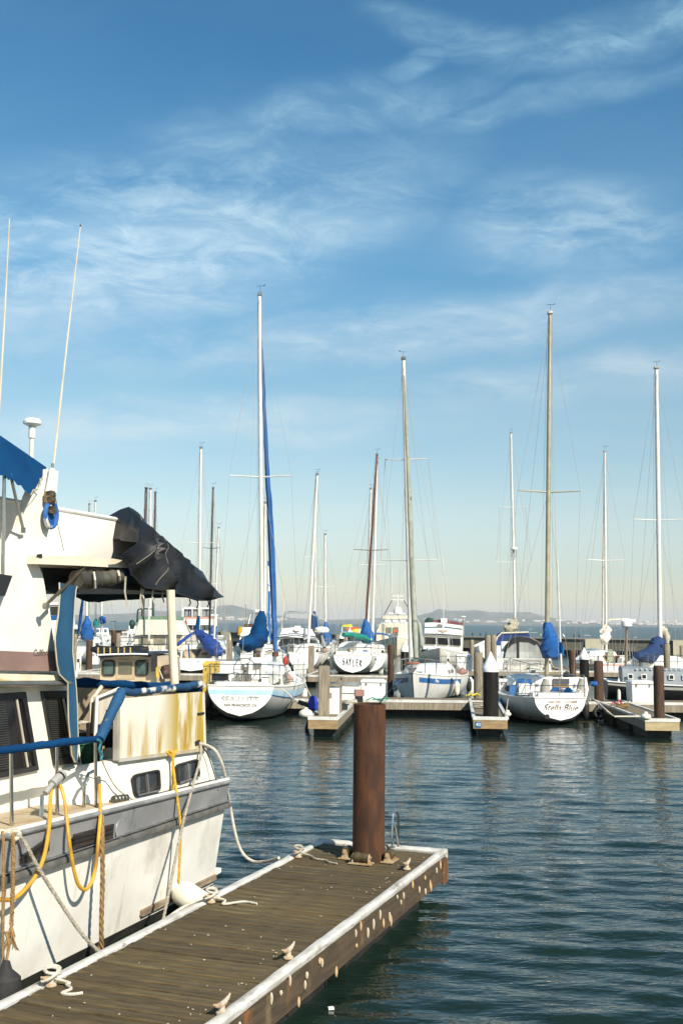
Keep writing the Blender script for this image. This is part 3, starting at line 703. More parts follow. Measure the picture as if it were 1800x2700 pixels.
    MB().cyl(P(522,1882,-.02), P(538,1880,-.02), .012, n=6).build('catch', BLACK, YT)
    # wrapped top rail, torn cover showing white
    pts = [P(x, y, .0) for x, y in ((316,1822),(345,1827),(390,1822),(440,1815),(490,1811),(530,1803),(536,1812))]
    def wrap(pts, r, n=14, wob=.012, sub=8):
        out = []; rr = []
        for a, b in zip(pts, pts[1:]):
            for k in range(sub): p = lerp(a, b, k/sub); out.append(ywob(p, wob, 9)); rr.append(r*(1+.28*mnoise.noise(p*14)))
        out.append(pts[-1]); rr.append(r*.8); return MB().tube(out, rr, n)
    tr = wrap(pts, .036).build('top_rail', mat('torn_blue_wrap', (.003,.04,.10), (.008,.055,.13), 4, .8, bump=.6, bscale=18, stain=((.68,.65,.56), 1.5, (1,1,1), .5, .55, 1, ('Z', 2.285, 2.31))), YT)
    # port side of the cockpit: bulwark, rail
    MB().prism([nb(.40,.06,1.1), nb(.36,.06,2.27), nb(.36,3.2,2.27), nb(.40,3.2,1.1)], (.05,0,0)).build('transom_panel', TAN, YT, False)
    wrap([nb(.36,.02,2.30), nb(.35,.7,2.31), nb(.35,1.5,2.32), nb(.35,2.3,2.32), nb(.36,3.18,2.31)], .05, wob=.006).build('transom_rail', BLUE_CANVAS, YT)
    MB().prism([nb(.36,3.24,1.7), nb(.36,3.24,2.3), nb(2.1,3.24,2.32), nb(2.1,3.24,1.7)], (0,.03,0)).build('side_panel', PAN, YT, False)
    MB().box((-1.05,B/2,1.02),(2.2,B-.3,.04)).build('cockpit_sole', mat('cockpit_sole', (.3,.24,.16), (.2,.16,.1), 3, .8), YT, False)
    # ---- cabin: side wall with raked windows, brow, brown stripe, upper wall and radar arch in one sweep
    tw = .5
    cab = MB(); cab.prism([nb(7.2,tw,2.50), P(196,1800,tw), P(214,2006,tw), P(240,2092,tw), P(240,2110,tw), nb(7.2,tw,1.36)], (0,.06,0)); cab.build('cabin_side', HOUSE, YT, False)
    MB().box((-2.12,1.9,1.85),(.05,2.7,1.25)).build('aft_bulkhead', mat('teak_bulkhead', (.10,.05,.025), (.07,.035,.018), 4, .5), YT, False)
    for cs in ([(-60,1832),(62,1824),(97,2030),(-60,2062)], [(106,1822),(174,1821),(205,2010),(140,2019)]):
        o = [P(x, y, tw-.003) for x, y in cs]; cen = sum(o, Vector())/4
        fw = MB(); inn = [p + (cen-p).normalized()*.075 for p in o]
        fw.loft([o, [p+Vector((0,-.03,0)) for p in o], [p+Vector((0,-.03,0)) for p in inn], [p+Vector((0,.0,0)) for p in inn]], True, False)
        f = fw.build('window', BLACK, YT, False)
        MB().prism([p+Vector((0,-.008,0)) for p in inn], (0,.006,0)).build('pane', mat('dark_cabin_glass', (.012,.012,.013), (.022,.02,.018), 2, .09, spec=.6), f, False)
        nb_ = 30
        bl = MB()
        for k in range(1, nb_):
            a, b2 = lerp(inn[0], inn[3], k/nb_), lerp(inn[1], inn[2], k/nb_); bl.bar(lerp(a,b2,.04)+Vector((0,-.0105,0)), lerp(a,b2,.58)+Vector((0,-.0105,0)), .005, .007)
        bl.build('blind', mat('grey_blind', (.05,.05,.044), (.035,.035,.03), 4, .5), f, False)
        MB().bar(lerp(inn[0],inn[1],.86)+Vector((0,-.02,0)), lerp(inn[3],inn[2],.86)+Vector((0,-.02,0)), .012, .02).build('frame_strip', mat('pale_frame_strip', (.5,.47,.38)), f, False)
    br = MB(); br.loft([[P(x,y,.36), P(x,y2,.36), P(x,y2,.56)+Vector((0,0,-.02)), P(x,y,.56)+Vector((0,0,.0))] for x, y, y2 in ((-420,1772,1798),(0,1776,1796),(120,1779,1796),(185,1783,1796),(200,1788,1797))]); br.build('brow', mat('lichen_edged_cream', (.72,.66,.5), (.62,.55,.38), 3, .6, stain=((.45,.32,.03), 5, (.5,1,3), .5, .62, .8)), YT)
    MB().tube([P(-300,1806,.35), P(0,1803,.35), P(120,1802,.35), P(188,1801,.35)], .028, 10).build('brow_pipe', STEEL_DULL, YT)
    WALL = mat('yacht_upper_white', (.80,.76,.66), (.73,.69,.58), 2.4, .55, bump=.12, bscale=45, stain=((.48,.36,.14), 3, (1,1,.14), .6, .76, .5))
    tw2 = .43
    def solid(pxs, t, th, name, m, sm=False):
        return MB().prism([P(x, y, t) for x, y in pxs], (0,th,0)).build(name, m, YT, sm)
    arch = [(-420,1500),(0,1512),(22,1532),(40,1455),(72,1396),(98,1310),(118,1262),(127,1237),(155,1242),(151,1290),(143,1345),(122,1425),(104,1464),(100,1486),(112,1512),(119,1545),(128,1610),(141,1680),(147,1722),(-420,1700)]
    solid(arch, tw2, .16, 'radar_arch', WALL)
    solid([(-420,1697),(146,1722),(152,1770),(-420,1760)], tw2-.006, .16, 'brown_stripe', mat('faded_mauve_brown', (.20,.125,.105), (.26,.17,.14), 2, .6))
    text('Californian', .088, STEEL_DULL, YT, frame(P(116,1727,tw2-.006)+Vector((0,0,.02)), (1,0,.0), (.0,0,1)), shear=.35, sx=.9)
    # upper wall on the port side and fly bridge deck
    MB().box((-4.6,B/2,2.52),(5.0,B-1.0,.06)).build('fly_deck', WALL, YT, False)
    MB().prism([nb(7.2,B-.6,2.5), nb(2.4,B-.6,2.5), nb(2.7,B-.6,3.5), nb(6.8,B-.6,3.5)], (0,.1,0)).build('port_side', WALL, YT, False)
    MB().prism([nb(7.2,.5,1.35), nb(7.2,.5,2.5), nb(7.0,B-.5,2.5), nb(7.0,B-.5,1.35)], (.06,0,0)).build('cabin_front', HOUSE, YT, False)
    MB().prism([nb(7.2,B-.5,1.35), nb(2.2,B-.5,1.35), nb(2.2,B-.5,2.5), nb(7.2,B-.5,2.5)], (0,-.06,0)).build('cabin_side', HOUSE, YT, False)
    # ---- hardtop
    st = [P(103,1466,.3), P(200,1466,.3), P(300,1473,.3), P(338,1480,.3), P(346,1490,.3)]
    sb = [P(103,1487,.3), P(200,1491,.3), P(300,1496,.3), P(338,1498,.3), P(346,1494,.3)]
    HT = mat('rust_stained_hardtop', (.74,.68,.53), (.66,.58,.42), 2.5, .5, stain=((.42,.2,.035), 3.2, (1,1,2.5), .53, .66, .9, ('Z', 3.58, 3.66)))
    MB().loft([[a, b, b+Vector((0,2.7,0)), a+Vector((0,2.7,0))] for a, b in zip(st, sb)]).build('hardtop', HT, YT)
    MB().box((-.85, 1.65, 3.40),(2.2,2.5,.06)).build('awning_frame', BLACK, YT, False)
    solid([(104,1462),(112,1460),(113,1470),(105,1470)], .29, .03, 'corner_fitting', BLACK)
    # black sheet standing in for the deep inner shade, and rolled curtain under the hardtop
    solid([(112,1496),(205,1500),(208,1560),(160,1572),(122,1555)], .62, .02, 'inner_shade_sheet', BLACK_MESH)
    rc = [P(204,1528,.36), P(240,1530,.36), P(280,1524,.36), P(318,1514,.36), P(336,1513,.36)]
    wrap(rc[:4], .085, 14, .02).build('rolled_curtain', mat('brown_black_roll', (.05,.045,.035), (.11,.1,.075), 3, .4, bump=.4, bscale=10), YT)
    wrap([lerp(rc[2],rc[3],.5), rc[3], rc[4]], .065, 12, .015).build('curtain_end', BLUE_CANVAS, YT)
    for x, y0, y1, sw in ((247,1508,1550,0), (311,1505,1530,0)): MB().tube([P(x+1,y0,.27), P(x+4,(y0+y1)/2,.24), P(x+5,y1,.27)], .012, 5).build('strap', ROPE_WHITE, YT)
    for x, y0, y1, sw in ((332,1520,1600,6), (374,1550,1607,4), (405,1553,1592,4), (431,1555,1590,4), (380,1553,1580,2)):
        a, b = P(x,y0,.25), P(x+sw,y1,.25); MB().sheet([[a+Vector((-.016,0,0)), a+Vector((.016,0,0))], [lerp(a,b,.5)+Vector((-.02,.02,0)), lerp(a,b,.5)+Vector((.012,.02,0))], [b+Vector((-.02,0,0)), b+Vector((.014,.01,.015))]], (0,.003,0)).build('strap', BEIGE_CANVAS, YT)
    MB().tube([P(120,1597,.28), P(222,1497,.33)], .016, 8).build('strut', mat('bronze_strut', (.24,.18,.11), (.16,.12,.07), 6, .35, .8), YT)
    MB().lathe(P(122,1598,.28), [(0,-.02),(.03,-.02),(.03,.02),(0,.02)], 10, 'Y').build('strut_foot', STEEL_DULL, YT)
    MB().tube([P(450,1556,.14), P(455,1700,.14), P(461,1812,.14)], .047, 18).build('support_pole', mat('aged_white_pole', (.74,.69,.55), (.66,.6,.45), 3, .5, stain=((.4,.34,.2), 6, (1,1,.15), .58, .75, .5)), YT)
    # ---- blue side curtain
    lft = [(160,1536),(160,1572),(154,1620),(143,1680),(143,1700),(148,1752),(155,1778),(178,1800),(180,1840),(184,1900),(192,1990),(200,2010)]
    rgt = [(206,1546),(204,1556),(200,1590),(194,1660),(192,1720),(195,1770),(199,1820),(201,1860),(203,1920),(206,1960),(208,1990),(206,2012)]
    rows = []
    for a, b in zip(lft, rgt):
        pa, pb = P(a[0],a[1],.30), P(b[0],b[1],.34); rows.append([lerp(pa,pb,k/6) + Vector((0, .014*math.sin(k*1.25+pa.z*4), 0)) for k in range(7)])
    MB().sheet(rows, (0,.008,0)).build('side_curtain', BLUE_FADED, YT)
    MB().tube([r[0] for r in rows], .008, 5).build('curtain_hem', BEIGE_CANVAS, YT); MB().tube([r[6] for r in rows], .008, 5).build('curtain_hem', BEIGE_CANVAS, YT)
    # ---- blue bimini over the fly bridge
    edge = [(-260,1010),(-120,1085),(0,1147),(70,1195),(126,1234)]
    low = [(-260,1180),(-120,1235),(0,1248),(40,1264),(82,1305)]
    rows = []
    for k in range(21):
        u = k/20*4; i = min(3, int(u)); f = u-i
        ex, ey = lerp(edge[i][0],edge[i+1][0],f), lerp(edge[i][1],edge[i+1][1],f); lx, ly = lerp(low[i][0],low[i+1][0],f), lerp(low[i][1],low[i+1][1],f)
        pe, pl = P(ex,ey,.5), P(lx,ly,.38); r = [pe + Vector((0,2.2,.05)), pe+Vector((0,1.1,.10)), pe+Vector((0,.3,.05)), pe]
        for q in range(1, 7): r.append(ywob(lerp(pe, pl, q/6), .022*q/6, 2.6))
        r[-1] += Vector((0,0,.015*math.sin(k*2.3)))
        rows.append(r)
    MB().sheet(rows, (.004,.008,.004)).build('bimini', BLUE_CANVAS, YT)
    tear = [(126,1234),(118,1242),(112,1262),(106,1262),(108,1280),(98,1290),(88,1292),(82,1305)]
    MB().tube([P(x,y,.36) for x, y in tear], .006, 4).build('torn_edge', BEIGE_CANVAS, YT)
    MB().tube([P(8,1515,.40), P(12,1250,.42)], .017, 8).build('bimini_pole', STEEL, YT); MB().tube([P(62,1395,.40), P(46,1330,.42), P(28,1248,.42)], .014, 8).build('bimini_pole', STEEL_DULL, YT)
    MB().box(P(62,1398,.40), (.03,.03,.05)).build('pole_foot', STEEL_DULL, YT)
    # speaker, antennas, lamps on the arch
    q = [P(-8,1512,.33), P(34,1518,.33), P(14,1572,.33), P(-8,1566,.33)]; MB().prism(q, (0,.09,0)).build('loudspeaker', BLACK, YT, False)
    MB().tube([P(-3,1110,.6), P(12,850,.6), P(26,576,.6)], [.011,.009,.005], 6).build('whip_aerial', mat('aged_fibreglass', (.62,.56,.42), (.48,.42,.3), 9, .6, stretch=(1,1,.3)), YT)
    MB().tube([P(141,1232,.46), P(176,915,.46), P(212.5,598,.46)], [.012,.009,.005], 6).build('whip_aerial', MATS['aged_fibreglass'], YT)
    MB().blob(P(212.6,595,.46), (.016,.016,.03), 6, 4).build('aerial_tip', BLACK, YT)
    MB().tube([P(126,1305,.38), P(138,1236,.38)], .028, 10).build('aerial_base', WHITE, YT); MB().cyl(P(138,1240,.38), P(140,1222,.38), .014, n=8).build('aerial_ferrule', STEEL_DULL, YT)
    a = P(83,1215,.8); b = P(86,1118,.8); MB().tube([a, lerp(a,b,.62)], .022, 10).build('gps_stalk', FENDER, YT); MB().tube([lerp(a,b,.62), b], .034, 12).build('gps_sleeve', WHITE, YT)
    MB().lathe(b, [(0,-.03),(.05,-.02),(.088,.0),(.09,.02),(.07,.05),(.0,.06)], 20).build('gps_dome', WHITE, YT)
    for y in (1305, 1318):
        MB().lathe(P(131,y,.36), [(0,-.06),(.035,-.05),(.046,-.02),(.04,.03),(.02,.05),(0,.05)], 14, 'Y').build('deck_lamp', mat('bronze_lamp', (.3,.22,.14), (.2,.14,.08), 9, .3, .9), YT)
    MB().tube([P(120+16*(1+math.cos(a))*.95, 1358+33*math.sin(a), .36) for a in [i*math.pi/8 for i in range(17)]], .022, 8).build('life_ring', mat('blue_white_ring', (.02,.11,.34), (.6,.57,.47), 2.6, .6, lo=.49, hi=.53), YT)
    MB().lathe(P(133,1345,.34), [(0,-.05),(.035,-.045),(.04,.01),(0,.04)], 12, 'Y').build('deck_lamp', MATS['bronze_lamp'], YT)
    MB().prism([P(126,1350,.35), P(143,1348,.35), P(145,1378,.35), P(137,1390,.35), P(128,1380,.35)], (0,.02,0)).build('blue_strap', BLUE_BRIGHT, YT, False)
    MB().tube([P(150,1320,.42), P(152,1380,.4), P(169,1452,.34)], .004, 4).build('pull_cord', BLACK, YT)
    # ---- stanchions and the wrapped rail along the side deck
    wrap([P(-200,1995,-.06), P(0,1980,-.06), P(90,1968,-.06), P(170,1957,-.06), P(262,1948,-.06)], .033, 12, .006).build('hand_rail', BLUE_CANVAS, YT)
    wrap([P(262,1950,-.06), P(290,1890,-.04), P(322,1820,-.02)], .052, 12, .006, 4).build('sloping_rail', mat('lichen_edged_blue_wrap', (.003,.05,.125), (.006,.065,.16), 2, .8, bump=.3, bscale=16, stain=((.35,.3,.03), 8, (1,1,1), .6, .68, .8)), YT)
    for x, y0, y1 in ((30,1985,2196),(150,1968,2168),(252,1958,2132),(-120,1990,2240)):
        MB().cyl(P(x,y0,-.05), P(x+2,y1,-.05), .016, n=10).build('stanchion', STEEL, YT)
    MB().tube([P(250,2032,.02), P(234,2040,.02), P(224,2062,.02), P(222,2100,.02), P(221,2150,.02)], .016, 8).build('grab_rail', STEEL, YT)
    MB().cyl(P(112,2095,.05), P(110,2172,.02), .018, n=8).build('short_post', STEEL, YT)
    for dx in (0, 9, 18, 26): MB().lathe(P(304+dx,2108-dx*.12,-.07), [(.028,-.03),(.04,-.02),(.04,.02),(.028,.03)], 10, 'X').build('turn_on_cleat', mat('tarnished_cleat', (.2,.19,.16), (.09,.085,.07), 9, .4, .8), YT)
    # ---- white dinghy on the hardtop, its stern under the black cover
    dg = thing('dinghy', 'white dinghy lying on the yacht hardtop with its stern under the black mesh cover', 'dinghy', YS, math.pi/2-YA)
    ZT = P(300,1362,.86).z; SE = -P(430,1415,.95).x; rows = []
    for k in range(17):
        s = lerp(5.2, SE, k/16); e = min(1, (5.4-s)/1.6)**.5; hw = .78*e*(1-.25*max(0,(k-13)/3)**2); c = 1.62; top = ZT + .10*(1-e) - (.22*max(0, (k-13)/3)**2); r = []
        for a, z in ((-.8,3.60),(-.95,3.64),(-.985,3.76),(-1,3.92),(-1,top-.03),(-.96,top),(-.82,top+.012),(-.8,top-.1),(.8,top-.1),(.82,top+.012),(.96,top),(1,top-.03),(1,3.92),(.985,3.76),(.95,3.64),(.8,3.60)):
            r.append(nb(s, c + hw*a, z))
        rows.append(r)
    MB().loft(rows).build('hull', mat('dinghy_white', (.82,.79,.72), (.78,.74,.66), 2, .5, bump=.04), dg)
    MB().tube([r[4] for r in rows], .02, 6).build('rub_strip', WHITE, dg)
    # ---- black mesh cover
    cv = thing('mesh_cover', 'crumpled black mesh cover draped over the dinghy stern above the cockpit', 'cover', YS, math.pi/2-YA)
    rg = [(318,1420),(327,1372),(340,1336),(352,1342),(366,1352),(395,1388),(440,1424),(490,1474),(535,1508),(556,1545),(572,1572)]
    hm = [(300,1466),(310,1468),(322,1472),(338,1486),(346,1512),(380,1548),(430,1556),(470,1566),(520,1582),(548,1582),(571,1577)]
    rows = []; ns = 70; rows_pk = P(340,1336,.70)
    for k in range(ns+1):
        u = k/ns*10; i = min(9, int(u)); f = u-i
        a = P(lerp(rg[i][0],rg[i+1][0],f), lerp(rg[i][1],rg[i+1][1],f), .70); h_ = P(lerp(hm[i][0],hm[i+1][0],f), lerp(hm[i][1],hm[i+1][1],f), .20); r = []
        nn = 30
        for j in range(nn+1):
            v = j/nn
            if v <= .6:
                q = v/.6; p = Vector((lerp(h_.x,a.x,q), lerp(h_.y,a.y,q) - .16*(1-(k/ns)**1.3)*math.sin(q*math.pi)*(1-.4*q), lerp(h_.z,a.z,q)))
                w_ = math.sin(q*math.pi)**.6
                q5 = p.x*3.3 + p.z*2.9 + 2.2*mnoise.noise(p*1.4); PK = rows_pk; an_ = math.atan2(p.z-PK.z-.05, p.x-PK.x+.02); dd = (p-PK).length; fold = .20*(1-abs(math.sin(an_*4.2+.9*mnoise.noise(p*1.5))))**1.5*min(1, dd/.6) + .08*(1-abs(math.sin(q5)))**1.6 + .075*mnoise.noise(p*3.1) + .016*mnoise.noise(p*7)
                p += Vector((.02*mnoise.noise(p*5), -fold, fold*.08))*w_
            else:
                q = (v-.6)/.4; p = Vector((a.x + .95*q*(1-k/ns), lerp(a.y, 2.4, q), lerp(a.z, h_.z, q**1.3))); p += Vector((0,0,.03))*mnoise.noise(p*4)
            r.append(p)
        rows.append(r)
    MB().sheet(rows, (0,.012,-.004)).build('mesh', BLACK_MESH, cv)
    MB().tube([r[0] for r in rows], .012, 6).build('hem', BLACK, cv)
    for k in (24, 38): MB().tube([sum((rows[k][min(30,max(0,j+d))] for d in (-2,-1,0,1,2)), Vector())/5+Vector((0,-.03,.012)) for j in range(0, 19)], .006, 5).build('cover_strap', mat('dull_olive_strap', (.16,.145,.1), (.1,.09,.06)), cv)
    for x, dy in ((548,12), (520,14), (500,10)): MB().tube([P(x,1580,.2), P(x+3,1580+dy,.2), P(x-2,1582+dy*1.6,.22)], .008, 5).build('tie', BLACK, cv)
    return PAN
yacht()
def yacht_gear():
    AX = dict(loc=YS, rz=math.pi/2-YA)
    # ---- cockpit furniture
    WK = mat('dark_wicker', (.045,.04,.035), (.085,.078,.068), 40, .7, bump=.9, bscale=90)
    t = thing('wicker_chair', 'dark woven chair with pale frame in the shaded yacht cockpit', 'chair', **AX)
    rows = []
    for k in range(9):
        x = lerp(190, 278, k/8); yt = 1786+10*abs(k/8-.5)*2 + (30 if k == 8 else 0); rows.append([P(x, yt, 1.9), P(x, yt+45, 1.8), P(x-8, yt+95, 1.72), P(x-12, 1915, 1.65)])
    MB().sheet(rows, (0,.06,0)).build('backrest', WK, t)
    MB().box(P(225,1935,1.5), (.62,.6,.1)).build('seat', WK, t, False)
    fr = mat('pale_chair_frame', (.6,.54,.42))
    MB().tube([P(242,1990,1.2), P(240,1905,1.2), P(243,1845,1.25), P(276,1800,1.3)], .024, 8).build('arm_frame', fr, t); MB().tube([P(212,1905,1.2), P(232,1905,1.2), P(234,1945,1.2), P(236,1990,1.2)], .022, 8).build('arm_frame', fr, t)
    for x in (205, 262): MB().cyl(P(x,1945,1.5), P(x,2005,1.5), .02, n=8).build('leg', fr, t)
    t = thing('folding_seat', 'white rimmed folding seat with an orange red post beside the blue sloping rail', 'seat', **AX)
    MB().prism([P(257,1838,.75), P(312,1818,.75), P(316,1890,.75), P(252,1935,.75)], (0,.05,0)).build('backrest', mat('slatted_cream', (.62,.57,.46), (.5,.45,.35), 6, .7, stretch=(6,1,.3)), t, False)
    MB().tube([P(252,1940,.72), P(256,1840,.72), P(290,1826,.72), P(314,1816,.72)], .02, 8).build('rim', WHITE, t)
    MB().bar(P(252,1852,.8), P(246,1955,.8), .05, .06).build('post', mat('orange_red_post', (.45,.075,.02), (.36,.05,.015), 4, .6), t, False)
    MB().bar(P(240,1960,.85), P(312,1960,.85), .3, .04).build('seat', BLACK, t, False)
    t = thing('outboard_engine', 'black engine with an orange red cowl stowed behind the cockpit side panel', 'engine', **AX)
    MB().box(P(297,1938,.62), (.26,.2,.18), taper=.8).build('cowl', mat('orange_red_cowl', (.45,.07,.02), (.36,.05,.015), 4, .5), t, False)
    MB().box(P(302,1925,.5), (.13,.14,.42)).build('leg', BLACK, t, False); MB().box(P(299,1917,.44), (.2,.03,.025)).build('handle', WHITE, t, False)
    MB().box(P(293,1990,.45), (.16,.14,.13), taper=.8).build('foot_block', CREAM, t, False)
    t = MB().lathe(P(228,1999,.62), [(0,-.12),(.13,-.12),(.16,.14),(.175,.15),(.17,.16),(.15,.14),(.0,.1)], 20).build('green_tub', GREEN); t.location = YS; t.rotation_euler = (0,0,math.pi/2-YA); tag(t, 'dark green tub behind the blue hand rail at the cockpit entrance', 'tub')
    # ---- hoses and lines over the side
    def world(p): return Matrix.Translation(YS) @ Matrix.Rotation(math.pi/2-YA, 4, 'Z') @ p
    def spline(pts, n=8):
        out = []; k = len(pts)
        for i in range(k-1):
            p0, p1, p2, p3 = pts[max(i-1,0)], pts[i], pts[i+1], pts[min(i+2,k-1)]
            for j in range(n):
                t = j/n; out.append(.5*((2*p1) + (p2-p0)*t + (2*p0-5*p1+4*p2-p3)*t*t + (3*p1-p0-3*p2+p3)*t*t*t))
        out.append(pts[-1]); return out
    def line(name, pxs, r, m, label, cat, twist=0.0, n=8, group=None):
        pts = spline([world(P(x, y, t)) for x, y, t in pxs])
        mb = MB()
        if twist:
            L_ = 0; strands = [[] for _ in range(3)]; dense = []
            for a, b in zip(pts, pts[1:]):
                seg = max(1, int((b-a).length/(twist*.22)))
                for q in range(seg): dense.append(lerp(a,b,q/seg))
            dense.append(pts[-1]); 
            for i, p in enumerate(dense):
                d = (dense[min(i+1,len(dense)-1)]-dense[max(i-1,0)]).normalized(); sd = d.cross(Vector((.3,.9,.1))).normalized(); up = sd.cross(d)
                if i: L_ += (p-dense[i-1]).length
                for q in range(3):
                    an = L_/twist*2*math.pi + q*2.094; strands[q].append(p + (sd*math.cos(an)+up*math.sin(an))*r*.52)
            for sgs in strands: mb.tube(sgs, r*.56, 5)
        else: mb.tube(pts, r, n)
        o = mb.build(name, m); tag(o, label, cat, group); return o
    line('shore_power_cable', [(-60,2368,-.24),(0,2372,-.24),(40,2368,-.25),(78,2332,-.26),(105,2290,-.26),(122,2235,-.25),(132,2160,-.2),(134,2100,-.09),(140,2062,-.07)], .0175, HOSE, 'long yellow cable sagging from the rail connector to the left picture edge', 'cable')
    line('water_hose', [(158,2068,-.07),(166,2090,-.1),(174,2130,-.16),(181,2200,-.24),(190,2265,-.25),(204,2325,-.25),(222,2346,-.25),(240,2330,-.25),(252,2288,-.25),(260,2210,-.24),(265,2140,-.19),(262,2062,-.08)], .0165, HOSE, 'yellow hose hanging in a deep loop over the yacht side', 'hose')
    pl = thing('cable_connector', 'grey cable plug lashed to the rail stanchion at an angle', 'connector', YS, math.pi/2-YA)
    gp = mat('grey_plug', (.33,.32,.29), (.26,.25,.22), 6, .5)
    MB().tube([P(120,2092,-.09), P(138,2068,-.09)], .026, 10).build('plug', gp, pl); MB().tube([P(138,2068,-.09), P(166,2040,-.09)], .042, 12).build('sleeve', gp, pl); MB().cyl(P(157,2049,-.09), P(160,2046,-.09), .047, n=12).build('collar', BLACK, pl)
    hf = MB(); hf.cyl(P(261,2075,-.08), P(260,2048,-.08), .022, n=10); o = hf.build('hose_fitting', STEEL_DULL, pl)
    line('frayed_rope', [(8,2192,-.18),(10,2250,-.25),(9,2400,-.27),(9,2470,-.26),(9,2560,-.24)], .013, ROPE_TAN, 'thin tan rope hanging straight down the hull, leftmost of the tan ropes', 'rope', .05)
    line('frayed_rope', [(34,2196,-.2),(36,2250,-.26),(34,2360,-.27),(31,2440,-.26)], .019, ROPE_TAN, 'thick short tan rope with a frayed tassel end on the hull', 'rope', .07)
    fr_ = MB(); a = world(P(31,2438,-.26))
    for k in range(16):
        fr_.tube([a, a+Vector((rnd.uniform(-.03,.03), rnd.uniform(-.02,.02), -.09)), a+Vector((rnd.uniform(-.075,.075), rnd.uniform(-.03,.03), -.19))], [.008,.006,.003], 4)
    o = fr_.build('rope_tassel', ROPE_TAN); tag(o, 'frayed tassel at the end of the thick short rope', 'rope end')
    line('frayed_rope', [(262,2120,-.1),(268,2150,-.18),(270,2220,-.27),(271,2320,-.27),(269,2400,-.25),(268,2470,-.22),(270,2500,-.2)], .022, ROPE_TAN, 'bundled tan rope hanging from the gate stanchion down the hull', 'rope', .22)
    line('frayed_rope', [(270,2470,-.2),(262,2500,-.18),(258,2512,-.16)], .018, ROPE_TAN, 'loose knot end of the bundled tan rope near the waterline', 'rope', .06)
    line('spring_line', [(8,2198,-.12),(40,2200,-.19),(62,2215,-.24),(100,2285,-.3),(150,2365,-.36),(215,2460,-.44),(268,2516,-.5)], .017, ROPE, 'grey spring line running from the gunwale down to the dock edge', 'rope', .045)
    line('gunwale_knot', [(-10,2190,-.12),(20,2194,-.18),(45,2190,-.2),(52,2204,-.21),(38,2212,-.2),(20,2205,-.18)], .02, ROPE_WHITE, 'pale rope knotted round the gunwale at the left picture edge', 'rope', .05)
    line('fender_lanyard', [(446,1978,-.03),(455,1990,-.06),(459,2040,-.08),(467,2100,-.2),(476,2170,-.26),(475,2240,-.25),(471,2330,-.24)], .015, ROPE_YELLOW, 'yellow lanyard from the panel sill down to the white fender', 'rope', .045)
    line('fender_lanyard', [(440,1982,-.035),(452,1992,-.05),(466,1980,-.05),(458,1995,-.06),(456,2040,-.06),(457,2088,-.07)], .016, ROPE_YELLOW, 'knotted yellow rope end hanging between the two quarter windows', 'rope', .045)
    line('breast_line', [(530,1962,-.03),(528,2000,-.08),(512,2060,-.14),(490,2140,-.28),(470,2230,-.3),(446,2350,-.36),(428,2440,-.42)], .016, ROPE, 'grey breast line slanting from the hawse hole down to the dock', 'rope', .045)
    sl_ = [(528,1960,-.03),(552,1968,-.05),(572,1985,-.1),(590,2030,-.12)]
    pts = [world(P(*q)) for q in sl_] + [W(606,2120,12.9), W(620,2195,12.9), W(637,2245,12.9), W(665,2270,12.85), W(700,2271,12.7), W(735,2262,12.4)]
    mb = MB(); mb.tube(spline(pts), .017, 7); tag(mb.build('stern_line', ROPE_WHITE), 'slack pale stern line curving over the water to the dock cleat', 'rope')
    pts = [world(P(*q)) for q in ((530,1964,-.03),(548,1990,-.06),(562,2030,-.1),(572,2065,-.16),(574,2085,-.17))]; tag(MB().tube(spline(pts), .007, 5).build('thin_cord', RUBBER), 'thin dark cord draped over the yacht quarter', 'cord')
    line('lashing', [(262,1975,-.06),(268,2000,-.04),(285,2040,-.03),(310,2080,-.06),(350,2108,-.1)], .007, ROPE, 'thin cord slanting from the gate stanchion to the quarter', 'cord')
    line('gate_lashing', [(258,1950,-.1),(266,1958,-.1),(262,1978,-.09),(270,1990,-.08),(266,2003,-.08)], .012, mat('teal_cord', (.03,.2,.24), (.02,.15,.18)), 'teal cord lashed round the end of the blue hand rail', 'cord')
    # ---- fenders
    a, b = world(P(468,2345,-.13)), world(P(566,2408,-.50)); d = (b-a).normalized(); M = d.to_track_quat('Z','Y').to_matrix()
    t = thing('fender', 'big white ribbed fender squeezed between the yacht stern and the dock', 'fender', a)
    prof = [(0,-.06),(.05,-.06),(.06,-.03),(.1,.0),(.125,.05),(.132,.12),(.132,.62),(.12,.68),(.08,.72),(.0,.73)]
    mb = MB().lathe((0,0,0), prof, 24); mb.v = [tuple(M @ Vector(p)) for p in mb.v]; mb.build('body', FENDER, t)
    mb = MB()
    for k in range(5):
        an = -.5 + k*.35; mb.tube([(.133*math.cos(an), .133*math.sin(an), .1), (.133*math.cos(an), .133*math.sin(an), .52)], .004, 4)
    mb.v = [tuple(M @ Vector(p)) for p in mb.v]; mb.build('rib', mat('fender_groove', (.5,.45,.33)), t)
    t = thing('fender', 'black rubber fender hanging low by the yacht bow end at the left picture edge', 'fender', world(P(14,2600,-.30)))
    MB().lathe((0,0,0), [(0,.2),(.03,.18),(.05,.12),(.115,.06),(.125,-.05),(.125,-.45),(.1,-.55),(0,-.58)], 20).build('body', RUBBER, t)
    MB().tube([(0,0,.17),(.02,0,.3),(-.01,0,.4)], .012, 6).build('lanyard', ROPE_TAN, t)
